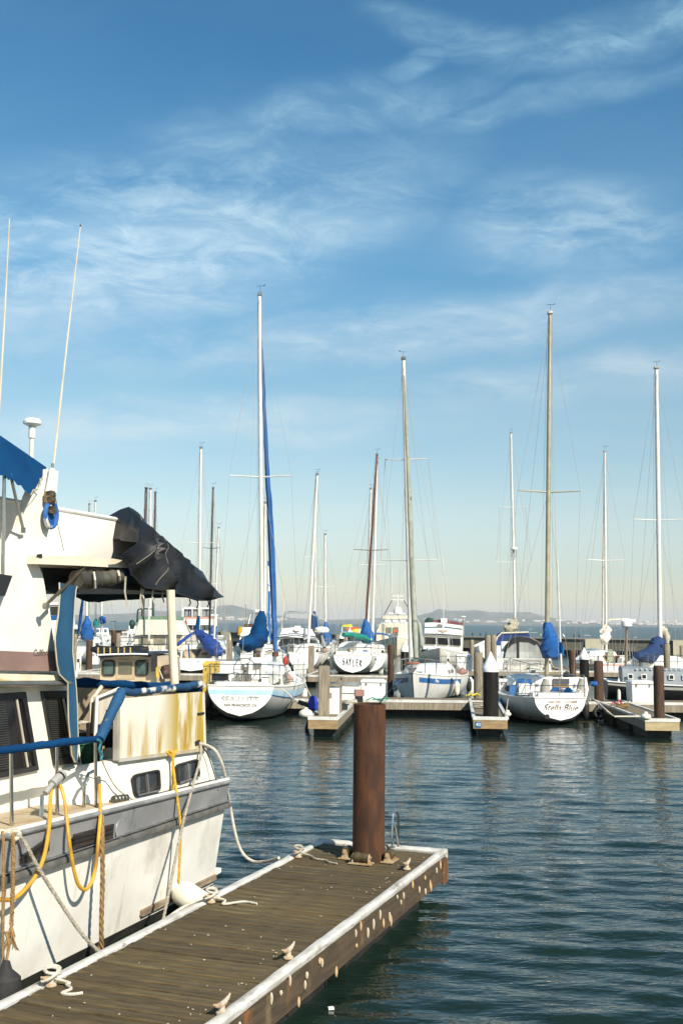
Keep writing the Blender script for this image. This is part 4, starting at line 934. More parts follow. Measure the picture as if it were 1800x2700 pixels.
    # ---- lines made fast to the left-hand cleats
    def fast(s, label, tail, m):
        p0 = dk(s, .07, DK_Z+.075); r = []
        for k in range(40):
            a = k*.72; r.append(p0 + DU*(.075*math.sin(a)+.02*math.sin(k*.3)) + DV*(.045*math.cos(a*1.0)) + Vector((0,0,.035*math.sin(a*.5)+.01)))
        e = [p0+DU*.03+Vector((0,0,-.03)), p0+DV*.12+DU*.05+Vector((0,0,-.055))] + [dk(q[0], q[1], DK_Z+.012) for q in tail]
        mb = MB(); mb.tube(r, .011, 6); mb.tube(spline(e), .011, 6)
        if 1 < s < 4: mb.tube(spline([p0, dk(s+.18, .0, DK_Z+.045), dk(s+.4, -.03, DK_Z+.03), dk(s+.6,-.09,DK_Z-.03)]), .012, 6)
        tag(mb.build('mooring_line', m), label, 'rope', 'lines made fast to the left dock cleats')
    fast(.93, 'rope turns with a frayed tail on the cleat nearest the rusted pile', [(.98,.3),(1.0,.42),(1.08,.5),(1.12,.60)], ROPE)
    fast(3.05, 'rope turns with a curled tail on the cleat behind the round white fender', [(3.1,.22),(2.95,.35),(2.97,.5)], ROPE_WHITE)
    fast(5.55, 'rope turns with an S shaped tail on the cleat nearest the hull ropes', [(5.52,.18),(5.58,.26),(5.68,.25),(5.67,.33),(5.62,.38)], ROPE_WHITE)
yacht_gear()
# ================================================================ boats: shared builders (own frame: x starboard, y forward from the transom, z up)
class Boat:
    def __init__(s, name, label, cat, px, py, head, group=None, loc=None):
        """stern centre at the waterline pixel, bow pointing head degrees to the right of straight away"""
        p = loc if loc is not None else G(px, py, 0); s.t = thing(name, label, cat, p, -R_(head), group)
        s.M = Matrix.Translation(p) @ Matrix.Rotation(-R_(head), 4, 'Z'); s.I = s.M.inverted()
    def at(s, px, py, y):
        """own-frame place seen at a pixel on the plane y metres ahead of the transom"""
        d = s.I.to_3x3() @ ray(px, py); o = s.I @ Vector((0,0,CAM_H)); k = (y-o.y)/d.y; return o + d*k
    def b(s, mb, name, m, par=None, smooth=True): return mb.build(name, m, par or s.t, smooth)
    def box(s, name, m, c, d, par=None, rz=0, taper=1.0): return s.b(MB().box(c, d, rz, taper=taper), name, m, par, False)
    def tube(s, name, m, pts, r, n=6, par=None): return s.b(MB().tube(pts, r, n), name, m, par)
    def face(s, name, m, pxs, y, th, par=None):
        """a plate outlined by pixels on the plane y, th thick towards the bow"""
        return s.b(MB().prism([s.at(a, c, y) for a, c in pxs], (0, th, 0)), name, m, par, False)
    def hull(s, L, B, fs, fb, wt=.7, zt0=.1, over=.8, hm=WHITE_HULL, bm=BOOT, tm=None, fm=None, pw=.6, mx=.45, zk=-.4, deck=None, wl=.06, trake=0.0, bulge=2.2, bowfull=1.6, rail=True):
        fm = fm if fm is not None else min(fs, fb)*.92; s.L, s.B = L, B
        us = [0,.04,.1,.18,.28,.38,.48,.58,.68,.77,.85,.91,.96,1.0]
        def hb(u): return B/2*(lerp(wt, 1, math.sin(min(1, u/mx)*math.pi/2)) if u < mx else max(.012, 1-((u-mx)/(1-mx))**bowfull*1.0))
        def zs(u): return fs*(1-u)*(1-2*u) + 4*fm*u*(1-u) + fb*u*(2*u-1)
        def zb(u): return lerp(zt0, zk, min(1, u/.22)) if u < .75 else lerp(zk, -.12, (u-.75)/.25)
        def pt(u, h, sg, out=0):
            w_ = hb(u)*(1-(1-h)**bulge)**pw; y = u*L - over*(1-h)**1.3*(u**5) + trake*(h-1)*(1-u)**8
            return Vector((sg*(w_+out), y, lerp(zb(u), zs(u), h)))
        s.pt, s.hb, s.zs = pt, hb, zs
        hu, bo = MB(), MB(); trs = []
        for sg in (-1, 1):
            R1, R2 = [], []
            for u in us:
                h0 = max(0, (wl-zb(u))/(zs(u)-zb(u))); R1.append([pt(u, lerp(h0, 1, k/9), sg) for k in range(10)]); R2.append([pt(u, lerp(0, h0, k/4), sg) for k in range(5)])
            hu.loft(R1, False, False)
            bo.loft(R2, False, False); trs.append(R2[0][:-1]+R1[0])
        s.b(hu, 'hull', hm); s.b(bo, 'bottom', bm)
        a, c = trs; n = len(a)
        tmb = MB().add(a + c, [(i, i+1, i+1+n, i+n) for i in range(n-1)]); s.b(tmb, 'transom', tm or hm, None, True)
        dkk = MB().loft([[pt(u,1,-1)+Vector((.0,0,-.012)), Vector((0,u*L,zs(u)+.03)), pt(u,1,1)+Vector((.0,0,-.012))] for u in us], False, False); s.b(dkk, 'deck', deck or WHITE)
        if rail:
            rmb = MB()
            for sg in (-1,1): rmb.tube([pt(u,1,sg)+Vector((0,0,.015)) for u in us], .028, 5)
            rmb.tube([pt(0,1,-1)+Vector((0,0,.015)), pt(0,1,1)+Vector((0,0,.015))], .028, 5); s.b(rmb, 'toe_rail', WHITE)
        return s
    def stripe(s, h0, h1, u0, u1, m, sides=(-1,1), name='stripe', out=.006):
        for sg in sides: s.b(MB().loft([[s.pt(lerp(u0,u1,k/12), h, sg, out) for h in (h0,(h0+h1)/2,h1)] for k in range(13)], False, False), name, m)
    def trunk(s, u0, u1, wid, hgt, m=WHITE, name='cabin', win=True, z0=None, front=.6, th=.0):
        rows = []; n = 8
        for k in range(n+1):
            u = lerp(u0,u1,k/n); hw = min(wid/2, s.hb(u)*.75)*(1 if k < n else .8); z = s.zs(u)-.02 if z0 is None else z0; h = hgt*(1 if k < n-2 else (.85 if k == n-2 else .62 if k == n-1 else .12)); y = u*s.L
            rows.append([Vector((x*hw, y, z+q*h)) for x, q in ((-1,0),(-.94,.7),(-.82,.96),(-.4,1.06),(0,1.1),(.4,1.06),(.82,.96),(.94,.7),(1,0))])
        c = s.b(MB().loft(rows), name, m)
        if win:
            for sg in (-1,1):
                for a, e in ((.12,.36),(.44,.62)):
                    f = [rows[0][0]]; i0, i1 = a*n, e*n
                    def q(i, v): 
                        j = int(i); fr = i-j; r0, r1 = rows[j], rows[min(n,j+1)]; ia, ib = (0,1) if sg < 0 else (8,7); return lerp(lerp(r0[ia],r0[ib],v), lerp(r1[ia],r1[ib],v), fr) + Vector((sg*.008,0,.0))
                    s.b(MB().loft([[q(lerp(i0,i1,t/4),.35), q(lerp(i0,i1,t/4),.85)] for t in range(5)], False, False), 'window', GLASS_DARK, c)
        return c
    def pushpit(s, h=.62, u=.16, m=STEEL, posts=5, r=.014):
        mb = MB(); loops = []
        path = [s.pt(u,1,-1), s.pt(u*.5,1,-1), s.pt(0,1,-1)*1, s.pt(0,1,-1)*.5+s.pt(0,1,1)*.5, s.pt(0,1,1), s.pt(u*.5,1,1), s.pt(u,1,1)]
        path = [Vector((p.x*.97, p.y+.05, p.z)) for p in path]
        for f in (1, .55): mb.tube([p+Vector((0,0,h*f)) for p in path], r, 5)
        for p in path: mb.cyl(p, p+Vector((0,0,h)), r, n=5)
        return s.b(mb, 'stern_rail', m)
    def lifelines(s, h=.6, u0=.16, u1=.86, n=5, r=.005):
        for sg in (-1,1):
            tops = []
            for k in range(n+1):
                u = lerp(u0,u1,k/n); p = s.pt(u,1,sg)*1; p.x *= .97; tops.append(p+Vector((0,0,h))); s.tube('stanchion', STEEL_DULL, [p, p+Vector((0,0,h))], .011, 5)
            s.tube('lifeline', WIRE, tops, r, 4); s.tube('lifeline', WIRE, [p-Vector((0,0,h*.45)) for p in tops], r, 4)
    def pulpit(s, h=.62, u=.86, r=.014):
        mb = MB(); path = [s.pt(u,1,-1), s.pt((u+1)/2,1,-1), s.pt(1,1,-1)+Vector((0,.12,0)), s.pt((u+1)/2,1,1), s.pt(u,1,1)]
        mb.tube([p+Vector((0,0,h)) for p in path], r, 5)
        for p in path: mb.cyl(Vector((p.x*.97,p.y-.05,p.z)), p+Vector((0,0,h)), r, n=5)
        s.b(mb, 'bow_rail', STEEL)
    def mast(s, u, top, r, m, spr=(), foot_z=None, vane=True, wires=True, wr=.005, side=0.0, taper=.8, fore=True, back=True, bot=None, chain=.95):
        f = Vector((side, u*s.L, foot_z if foot_z is not None else s.zs(u)+.02)); yw = (s.M @ f).y
        if bot is not None: q = s.I @ W(bot[0], bot[1], yw); d_ = (s.I @ W(top[0], top[1], yw)) - q; f = q + d_*((f.z-q.z)/d_.z)
        tp = s.I @ W(top[0], top[1], yw); s.mf, s.mtp = f, tp
        mo = s.b(MB().tube([f, lerp(f,tp,.6), tp], [r, r*.97, r*taper], 10), 'mast', m)
        s.b(MB().box(tp+Vector((0,0,.05)), (r*1.9, r*2.6, .10)), 'mast_head', STEEL_DULL, mo, False)
        if vane:
            a = tp+Vector((.02,0,.1)); s.b(MB().tube([a, a+Vector((0,0,.24))], .006, 4).tube([a+Vector((-.15,-.03,.23)), a+Vector((.16,.03,.26))], .007, 4).prism([a+Vector((.10,.02,.255)), a+Vector((.17,.03,.26)), a+Vector((.17,.03,.32))], (0,.01,0)), 'wind_vane', BLACK, mo)
        hbm = s.hb(u)*chain; zc = s.zs(u); prev = [None, None]; tips = []
        for (py, hw) in spr:
            # height along the mast read from the pixel row
            lo_, hi_ = 0.0, 1.0
            for _ in range(30):
                mid = (lo_+hi_)/2; w_ = s.M @ lerp(f,tp,mid); cc = CAM_R.transposed() @ (w_-Vector((0,0,CAM_H))); yy = 1350 + cc.y/cc.z*FPX
                if yy > py: lo_ = mid
                else: hi_ = mid
            p = lerp(f,tp,lo_); hwm = hw/FPX*yw; tt = [p+Vector((sg*hwm, -.12, .04)) for sg in (-1,1)]; tips.append((p, tt))
            for q in tt: s.tube('spreader', m, [p, q], [.03, .02], 6, mo)
        if wires:
            wm = MB()
            for i, sg in enumerate((-1,1)):
                ch = Vector((sg*hbm, f.y-.1, zc)); top_ = lerp(f,tp,.985)
                seq = [ch] + [tt[i] for p, tt in tips] + [top_]; wm.tube(seq, wr, 4)
                if tips: wm.tube([ch+Vector((0,.25,0)), tips[0][0]], wr, 4)
            for hx, hy in ((r*1.8,.05),(-r*1.7,.12),(.02,r*2.2)): wm.tube([f+Vector((hx*1.5,hy,.2)), lerp(f,tp,.98)+Vector((hx*.6,hy*.5,0))], wr*.8, 4)
            if fore: wm.tube([s.pt(1,1,1)*1.0, lerp(f,tp,.99)], wr, 4)
            if back: wm.tube([Vector((0,.05,s.zs(0))), lerp(f,tp,1.0)], wr, 4)
            s.b(wm, 'rigging', WIRE, mo)
        return mo
    def cloth(s, name, m, path, n=18, wob=.05, sub=8, par=None, f=2.2):
        """bundle of cloth swept along a path of (place, half width, half height)"""
        rings = []
        for i in range(len(path)-1):
            (p0,a0,b0),(p1,a1,b1) = path[i], path[i+1]
            for k in range(sub): t = k/sub; e = t*t*(3-2*t); rings.append((lerp(p0,p1,t), lerp(a0,a1,e), lerp(b0,b1,e)))
        rings.append(path[-1]); out = []
        for i, (p, a, c) in enumerate(rings):
            d = (rings[min(i+1,len(rings)-1)][0]-rings[max(i-1,0)][0]).normalized()
            sd = d.cross(Vector((0,1,0)) if abs(d.y) < .8 else Vector((0,0,1))).normalized(); up = sd.cross(d); r = []
            for j in range(n):
                an = 2*math.pi*j/n; q = p + sd*math.cos(an)*a + up*math.sin(an)*c
                k = 1 + .22*math.sin(j*2.4+i*.35)*min(1, wob*12)
                q = p + (q-p)*k + Vector(mnoise.noise_vector(q*f + Vector((7.3,1.1,i*.02))))*wob; r.append(q)
            out.append(r)
        o = s.b(MB().loft(out), name, m, par); o.data.set_sharp_from_angle(angle=R_(80)); return o
    def windows(s, pxs_list, y, m=GLASS_DARK, par=None, frame_m=None, name='window'):
        for pxs in pxs_list:
            f = s.face(name, m, pxs, y, .02, par)
            if frame_m:
                pts = [s.at(a,c,y-.012) for a,c in pxs]; s.b(MB().tube(pts+[pts[0]], .022, 4), 'frame', frame_m, f)
    def clutter(s, seed, n=12):
        """winches, coils, cans, cushions and bags lying about the cockpit and side decks"""
        r = random.Random(seed)
        for k in range(n):
            u = r.uniform(.03,.5); sg = r.choice((-1,1)); p = s.pt(u,1,sg); p = Vector((p.x*r.uniform(.45,.9), p.y, s.zs(u)+.03)); q = r.random()
            if q < .25: s.b(MB().lathe(p, [(0,0),(.07,0),(.06,.08),(.075,.15),(.05,.17),(0,.17)], 10), 'winch', STEEL)
            elif q < .45: s.tube('coiled_line', r.choice((ROPE,ROPE_WHITE,ROPE_TAN)), [p+Vector(((.12+.02*math.sin(j))*math.cos(j*.7), (.12+.02*math.cos(j*2))*math.sin(j*.7), .02+.006*j)) for j in range(22)], .016, 5)
            elif q < .6: s.box('jerry_can', r.choice((MID_BLUE,WHITE,CREAM)), p+Vector((0,0,.16)), (.16,.28,.32), None, r.uniform(0,3), .85)
            elif q < .75: s.cloth('bag', r.choice((BLUE_CANVAS,BEIGE_CANVAS,BLACK,PINK_BROWN)), [(p+Vector((-.2,0,.1)),.06,.06),(p+Vector((0,.05,.13)),.16,.13),(p+Vector((.2,.05,.1)),.05,.06)], 10, .03)
            else: s.b(MB().blob(p+Vector((0,0,.12)), (r.uniform(.15,.4), r.uniform(.15,.4), r.uniform(.15,.3)), 10, 6, None, .1), 'deck_gear', r.choice((STEEL_DULL,CREAM,WOOD_GREY,BLACK,GREY_SAIL)))
        for k in range(3):
            u = r.uniform(.12,.6); sg = r.choice((-1,1)); p = s.pt(u,.6,sg,.11)
            s.b(MB().lathe(p, [(0,-.28),(.05,-.28),(.1,-.2),(.11,-.1),(.11,.15),(.09,.24),(.03,.3),(0,.32)], 12), 'side_fender', r.choice((FENDER,FENDER,MID_BLUE,BLACK))); s.tube('fender_lanyard', ROPE, [p+Vector((0,0,.3)), s.pt(u,1,sg)+Vector((0,0,.3))], .008, 4)
    def wheel(s, c, r, par=None):
        mb = MB(); mb.tube([c+Vector((r*math.cos(a), 0, r*math.sin(a))) for a in [2*math.pi*k/20 for k in range(21)]], .016, 5)
        for k in range(3): a = k*math.pi/3; mb.tube([c+Vector((r*math.cos(a),0,r*math.sin(a))), c-Vector((r*math.cos(a),0,r*math.sin(a)))], .01, 4)
        return s.b(mb, 'steering_wheel', STEEL_DULL, par)
def sausage_fender(p, L_, r, label, m=FENDER):
    t = thing('fender', label, 'fender', p)
    MB().lathe((0,0,0), [(0,-L_/2),(r*.4,-L_/2),(r*.9,-L_*.4),(r,-L_*.3),(r,L_*.3),(r*.9,L_*.4),(r*.35,L_/2),(r*.3,L_*.56),(0,L_*.57)], 14).build('body', m, t)
    MB().tube([(0,0,L_*.55),(.01,.03,L_*.55+.25),(.0,.08,L_*.55+.45)], .009, 4).build('lanyard', ROPE, t); return t
# ---------------------------------------------------------------- piles
CONE_WHITE = mat('white_pile_cap', (.82,.81,.76), (.74,.72,.66), 4, .5)
SLEEVE = mat('black_pile_sleeve', (.007,.007,.006), (.018,.017,.014), 5, .6, spec=.2, stretch=(5,5,.2), stain=((.16,.14,.1), 6, (2,2,.15), .6, .75, .5))
def pile(kind, px, ytop, Y, half, label, base=None, group='mooring piles of the marina', lean=0.0):
    p = W(px, 1750, Y) if base is None else G(px, base, .5); Y = p.y; top = W(px, ytop, Y).z; r = half/FPX*Y
    t = thing('mooring_pile', label, 'pile', (p.x, Y, 0), rnd.uniform(0,6) if kind != 'square' else rnd.uniform(-.1,.1), group); t.rotation_euler[1] = lean
    if kind == 'cone':
        ch = r*2.1; z1 = top-ch
        MB().lathe((0,0,0), [(r,-3),(r,0),(r*1.0,z1-.4),(r,z1)], 24).build('sleeve', SLEEVE, t)
        MB().lathe((0,0,0), [(r*1.02,z1-r*.55),(r*1.1,z1-r*.5),(r*1.1,z1),(r*1.06,z1+r*.06),(r*.05,top),(0,top)], 24).build('cap', CONE_WHITE, t)
    elif kind == 'square':
        MB().box((0,0,(top-2)/2), (r*1.9, r*1.9, top+2)).build('timber', WOOD_GREY, t, False)
        MB().box((0,0,top+.01), (r*1.75, r*1.75, .02)).build('end_grain', mat('end_grain', (.2,.17,.12)), t, False)
    else:
        m = WOOD_BROWN if kind == 'brown' else WOOD_GREY; rows = []
        for k, z in enumerate((-3,0,top*.3,top*.6,top*.85,top-.06,top)):
            rows.append([Vector(((r*(1+.05*mnoise.noise(Vector((math.cos(a)*2,math.sin(a)*2,z+px)))) - (r*.14 if k == 6 else 0))*math.cos(a), (r*(1+.05*mnoise.noise(Vector((math.cos(a)*2,math.sin(a)*2,z+px)))) - (r*.14 if k == 6 else 0))*math.sin(a), z)) for a in [2*math.pi*j/18 for j in range(18)]])
        MB().loft(rows).build('timber', m, t)
        MB().lathe((0,0,top), [(0,.004),(r*.8,.004),(r*.84,-.02)], 14).build('end_grain', mat('dark_end_grain', (.12,.08,.045), (.08,.05,.03), 9, .9), t)
    return t
# ---------------------------------------------------------------- floating docks of the marina
FAR_EDGE = mat('far_white_edging', (.62,.61,.56), (.5,.48,.42), 3, .6, stain=((.28,.24,.18), 5, (1,1,1), .55, .7, .6))
def far_dock(label, o, ang, L_, W_, fascia=WOOD_FASCIA, name='dock_finger', z=.5, floats=True):
    """deck whose left front corner is o, running L_ metres away at ang degrees to the right"""
    t = thing(name, label, 'dock', (o.x,o.y,0), -R_(ang))
    n = int(L_/.15)
    MB().box((W_/2, L_/2, z-.03), (W_-.04, L_-.04, .06)).build('deck', DECK_FAR, t, False)
    for x in (0, W_): MB().box((x, L_/2, z-.15), (.06, L_, .24)).build('side_beam', WOOD_GREY, t, False); MB().box((x+(.02 if x else -.02), L_/2, z+.012), (.09, L_+.06, .06)).build('edging', FAR_EDGE, t, False)
    MB().box((W_/2, -.03, z-.16), (W_+.06, .06, .24)).build('end_beam', fascia, t, False); MB().box((W_/2, -.035, z+.0), (W_+.08, .075, .09)).build('edging', FAR_EDGE, t, False)
    if floats:
        k = .25
        while k < L_-1: MB().box((W_/2, k+.9, .05), (W_*.78, 1.7, .55)).build('float', BOOT, t, False); k += 2.3
    return t
# ================================================================ marina docks, lockers, piles
D0 = G(816,1893,.5); far_dock('narrow finger dock with a tan end board beside the blue striped sailboat', D0, 5, 8.2, .74)
D2 = G(1250,1893,.5); far_dock('finger dock with a blue number plate under the black and white pile', D2, 6, 7.2, .86)
D3 = G(1701,1898,.5); far_dock('finger dock at the right carrying the dark brown pile and round fender', D3, 2.6, 7.4, .86, mat('pale_fascia_timber', (.46,.36,.2), (.36,.28,.15), 4, .75, bump=.3, stretch=(.8,.8,5)))
far_dock('long main walkway dock running across behind the nearer sailboats', Vector((-16,36.2,0)), 0, 1.7, 38, WOOD_GREY, 'dock_walkway')
far_dock('second walkway dock farther back across the marina', Vector((-30,52.5,0)), 0, 1.6, 32.4, WOOD_GREY, 'dock_walkway')
far_dock('short walkway dock behind the white boat with the green stripe', Vector((5.2,60.5,0)), 0, 1.6, 30, WOOD_GREY, 'dock_walkway')
for lab, px, py, ang, L_ in (('finger dock under the blue number plate pile row, far left of the fishing boat', 205, 1772, 8, 9), ('pale finger dock end between the trawler and the square grey post', 752, 1783, 5, 9), ('far finger dock behind the black and white pile at right', 1500, 1772, 3, 9)):
    far_dock(lab, G(px,py,.5), ang, L_, .9)
# plate with the berth number
t = thing('berth_sign', 'small blue plate with the white number 40 on the dock end', 'sign', G(1258,1905,.32)+Vector((0,-.07,0)), -R_(6))
t.location = D2 + Vector((.02,-.078,-.17)); MB().box((.07,0,0),(.16,.008,.15)).build('plate', mat('sign_blue', (.01,.12,.32), (.012,.13,.34)), t, False)
text('40', .13, WHITE_CLEAN, t, frame((.07,-.006,0), (1,0,0), (0,0,1)), sx=.95)
# piles
pile('square', 853, 1757, 29.3, 15, 'squared grey timber post at the end of the narrow finger dock', 1886)
pile('cone', 1293, 1718, 30, 20, 'black pile with white pointed cap on the number plate dock', 1889)
pile('brown', 1737, 1755, 29.8, 13.5, 'dark brown timber pile at the end of the right finger dock', 1893)
pile('brown', 1578, 1742, 36.0, 12, 'dark brown timber pile beside the tyre fender sailboat', 1848)
pile('grey', 1260, 1720, 43.5, 12, 'rough grey timber pile left of the nearest white pointed cap')
for px, yt, Y, hf, k, lab in ((1285,1675,58,8,'grey','left one of the paired tall grey piles behind the big black pile'), (1300,1674,58.3,8,'grey','right one of the paired tall grey piles behind the big black pile'), (1243,1687,62,6,'grey','slim leaning grey pile by the green striped boat'),
        (1508,1714,56.5,9,'brown','reddish brown pile left of the small white pointed cap at right'), (1539,1707,53,12,'cone','black pile with white pointed cap near the orange trimmed sailboat'), (1030,1700,49,8.5,'brown','orange brown pile at the right of the boat lettered SAYLER'), (1067,1689,49.5,11,'cone','black pile with white pointed cap behind the sailboat bow'),
        (820,1703,56.0,8,'square','brown square timber pile in front of the arched windscreen trawler'), (604,1690,57.5,7,'square','slim grey square post right of the yellow locker'), (676,1712,47,9,'brown','dark brown pile under the blue boom cover'), (899,1668,75,6,'cone','small white pointed cap left of the green boom cover'), (921,1655,86,6,'cone','small white pointed cap by the yellow canopy boat'),
        (235,1689,63,8.5,'brown','reddish brown pile left of the rod rack roof'), (298,1662,76,6.5,'brown','rusty pile of the pair beyond the rod rack roof'), (310,1670,75,6,'grey','pale pile of the pair beyond the rod rack roof'), (197,1672,60,5,'grey','pale thin pile beside the blue side curtain'), (1757,1698,46,8.5,'grey','grey pile just behind the rightmost white mast'), (1797,1702,50,6,'grey','grey pile at the right picture edge')):
    pile(k, px, yt, Y, hf, lab)
def dock_box(name, label, px0, px1, ytop, ybase, dep=.75, side=None, m=WHITE_CLEAN, rz=0.0, cat='dock box'):
    a, b = G(px0, ybase, .5), G(px1, ybase, .5); wd = (b-a).length; c = (a+b)/2; zt_ = W((px0+px1)/2, ytop, c.y).z; h = zt_-.5
    t = thing(name, label, cat, (c.x, c.y+dep/2, .5), rz)
    MB().box((0,0,h*.46), (wd*.94, dep*.94, h*.92), taper=1.04).build('body', m, t, False)
    MB().loft([[Vector((x*wd*.52, y*dep*.54, z)) for x, y in ((-1,-1),(1,-1),(1,1),(-1,1))] for z in (h*.9,h*.96)] + [[Vector((x*wd*.44, y*dep*.42, h*1.03)) for x, y in ((-1,-1),(1,-1),(1,1),(-1,1))]]).build('lid', m, t, False)
    for x in (-.3,.3): MB().box((wd*x, -dep*.5, h*.8), (.05,.03,.08)).build('latch', STEEL_DULL, t, False)
    for x in (-.25,0,.25): MB().box((wd*x, -dep*.478, h*.44), (.02,.012,h*.8)).build('rib', m, t, False)
    return t
dock_box('dock_box', 'white dock box with a green hose behind the rusted steel pile', 952, 1016, 1794, 1846)
dock_box('dock_box', 'white dock box next to the dark pile on the right walkway', 1667, 1722, 1797, 1853, .8)
dock_box('dock_box', 'white dock box behind the sailboat with the tyre fender', 1316, 1350, 1793, 1842, .7)
dock_box('dock_box', 'white dock box beside the green striped boat at the walkway', 1205, 1243, 1727, 1770, .7)
dock_box('dock_box', 'small white dock box beyond the rod rack roof', 243, 258, 1722, 1752, .6)
dock_box('yellow_locker', 'tall yellow dock locker between two sailboat sterns', 533, 577, 1747, 1834, .6, m=YELLOW, cat='locker')
# hose over the box, meter box
p = G(965,1850,.52); tag(MB().tube([p+Vector((0.0,.0,.05)), p+Vector((.2,-.03,.14)), p+Vector((.42,-.05,.05)), p+Vector((.6,-.03,.03)), p+Vector((.72,-.02,.12)), p+Vector((.5,-.08,.1)), p+Vector((.2,-.1,.08))], .022, 6).build('green_hose', TEAL_HOSE), 'green garden hose heaped against the white dock box', 'hose')
c = G(946,1852,.5); t = thing('power_pedestal', 'maroon topped power box beside the white dock box', 'power box', (c.x,c.y+.1,.5)); MB().box((0,0,.1),(.26,.2,.2)).build('base', BLACK, t, False); MB().box((.02,0,.3),(.30,.22,.2)).build('top_box', PINK_BROWN, t, False); MB().box((-.14,-.0,.3),(.03,.2,.2)).build('door', BLACK, t, False)
# locker with timber frame and wheel on the narrow finger
c = G(882,1883,.5); t = thing('utility_locker', 'white utility locker in a timber frame beside the squared post', 'locker', (c.x,c.y+.12,.5), -R_(5))
MB().box((0,0,.36),(.27,.22,.72)).build('body', WHITE_CLEAN, t, False); MB().box((-.1,-.12,.52),(.06,.02,.14)).build('handle', mat('grey_latch', (.3,.28,.25)), t, False)
for x in (-.17,.17): MB().box((x,.06,.5),(.04,.1,1.0)).build('frame_post', WOOD_GREY, t, False)
MB().box((0,.06,1.02),(.46,.22,.04)).build('shelf', WOOD_GREY, t, False); MB().box((0,.06,.8),(.4,.16,.05)).build('shelf', WOOD_GREY, t, False)
c = G(905,1876,.5); t = thing('cart_wheel', 'black dock cart wheel leaning beside the white utility locker', 'wheel', (c.x,c.y,.62)); MB().lathe((0,0,0), [(.06,-.04),(.11,-.045),(.125,0),(.11,.045),(.06,.04)], 18, 'Y').build('tyre', RUBBER, t); MB().lathe((0,0,0), [(0,-.03),(.065,-.03),(.065,.03),(0,.03)], 14, 'Y').build('hub', STEEL_DULL, t)
# corner fenders
def corner_fender(p, label, sx=1.0):
    t = thing('corner_fender', label, 'fender', p); n = 28; rows = []
    for i in range(9):
        a = math.pi*i/8; rows.append([Vector((.2*sx*math.sin(a)*(1+.05*(j%2))*math.cos(2*math.pi*j/n), .2*sx*math.sin(a)*(1+.05*(j%2))*math.sin(2*math.pi*j/n), -.14*sx*math.cos(a))) for j in range(n)])
    MB().loft(rows).build('ribbed_wheel', FENDER, t); MB().lathe((0,0,.12*sx), [(0,0),(.06,0),(.05,.05),(0,.06)], 10).build('cap', FENDER, t); return t
corner_fender(G(806,1882,.55), 'ribbed cream corner fender at the end of the narrow finger dock', .95)
corner_fender(G(1701,1890,.62), 'cream corner fender on the front corner of the right finger dock', .68)
corner_fender(G(1337,1883,.58), 'small cream fender at the corner of the number plate dock', .5)
# outboard with blue cover lashed at the end of the narrow finger
p = G(826,1880,.5); t = thing('outboard_motor', 'outboard motor under a bright blue cover at the dock corner', 'outboard', (p.x-.02,p.y+.15,0))
MB().lathe((0,0,.75), [(0,-.16),(.13,-.15),(.145,0),(.12,.16),(.06,.22),(0,.23)], 16).build('cover', mat('royal_blue_cover', (.012,.035,.33), (.016,.045,.4), 3, .45), t)
MB().bar((0,0,.62),(-.16,-.05,.05),.12,.14).build('leg', BLACK, t, False); MB().bar((-.05,0,.68),(-.42,-.02,.8),.1,.12).build('tiller', BLACK, t, False); MB().tube([(-.16,-.05,.1),(-.17,-.05,-.5)], .06, 8).build('shaft', BLACK, t)
for k, (px, label) in enumerate(((1155,'dark cormorant standing on the breakwater beside the green striped boat'),(1245,'dark cormorant on the breakwater above the leaning grey pile'),(1266,'dark cormorant on the breakwater left of the paired piles'),(1281,'dark gull perched on the breakwater by the paired piles'),(1485,'white breasted gull perched on the breakwater right of the blue cover'),(1512,'brown gull perched on the breakwater above the reddish pile'),(1526,'dark gull on the breakwater left of the small pointed cap'),(1424,'pale gull on the breakwater just left of the grey gold mast'))):
    # stands on the cap beam: find it along the wall line
    a, b = BW[1], BW[2]; d = ray(px, 1680); s_ = ((a.x*d.y-a.y*d.x)/((b.y-a.y)*d.x-(b.x-a.x)*d.y)); q = a+(b-a)*s_; q.z = 1.82
    t = thing('seabird', label, 'bird', q, rnd.uniform(-2,2), 'seabirds along the breakwater'); t.scale = (.62,)*3; dark = mat('dark_plumage', (.02,.018,.015)); m = WHITE_CLEAN if k in (4,7) else dark
    M = Matrix.Rotation(R_(50), 3, 'Y'); MB().blob((0,0,.26), (.5,.22,.22), 10, 6, M).build('body', m, t); MB().tube([(-.12,0,.4),(-.14,0,.55),(-.1,0,.62)], [.06,.045,.045], 7).build('neck', m, t); MB().tube([(-.14,0,.62),(-.26,0,.61)], [.035,.008], 6).build('bill', dark, t)
    for y in (-.05,.05): MB().cyl((0,y,0),(0.02,y,.16),.015,n=5).build('leg', dark, t)
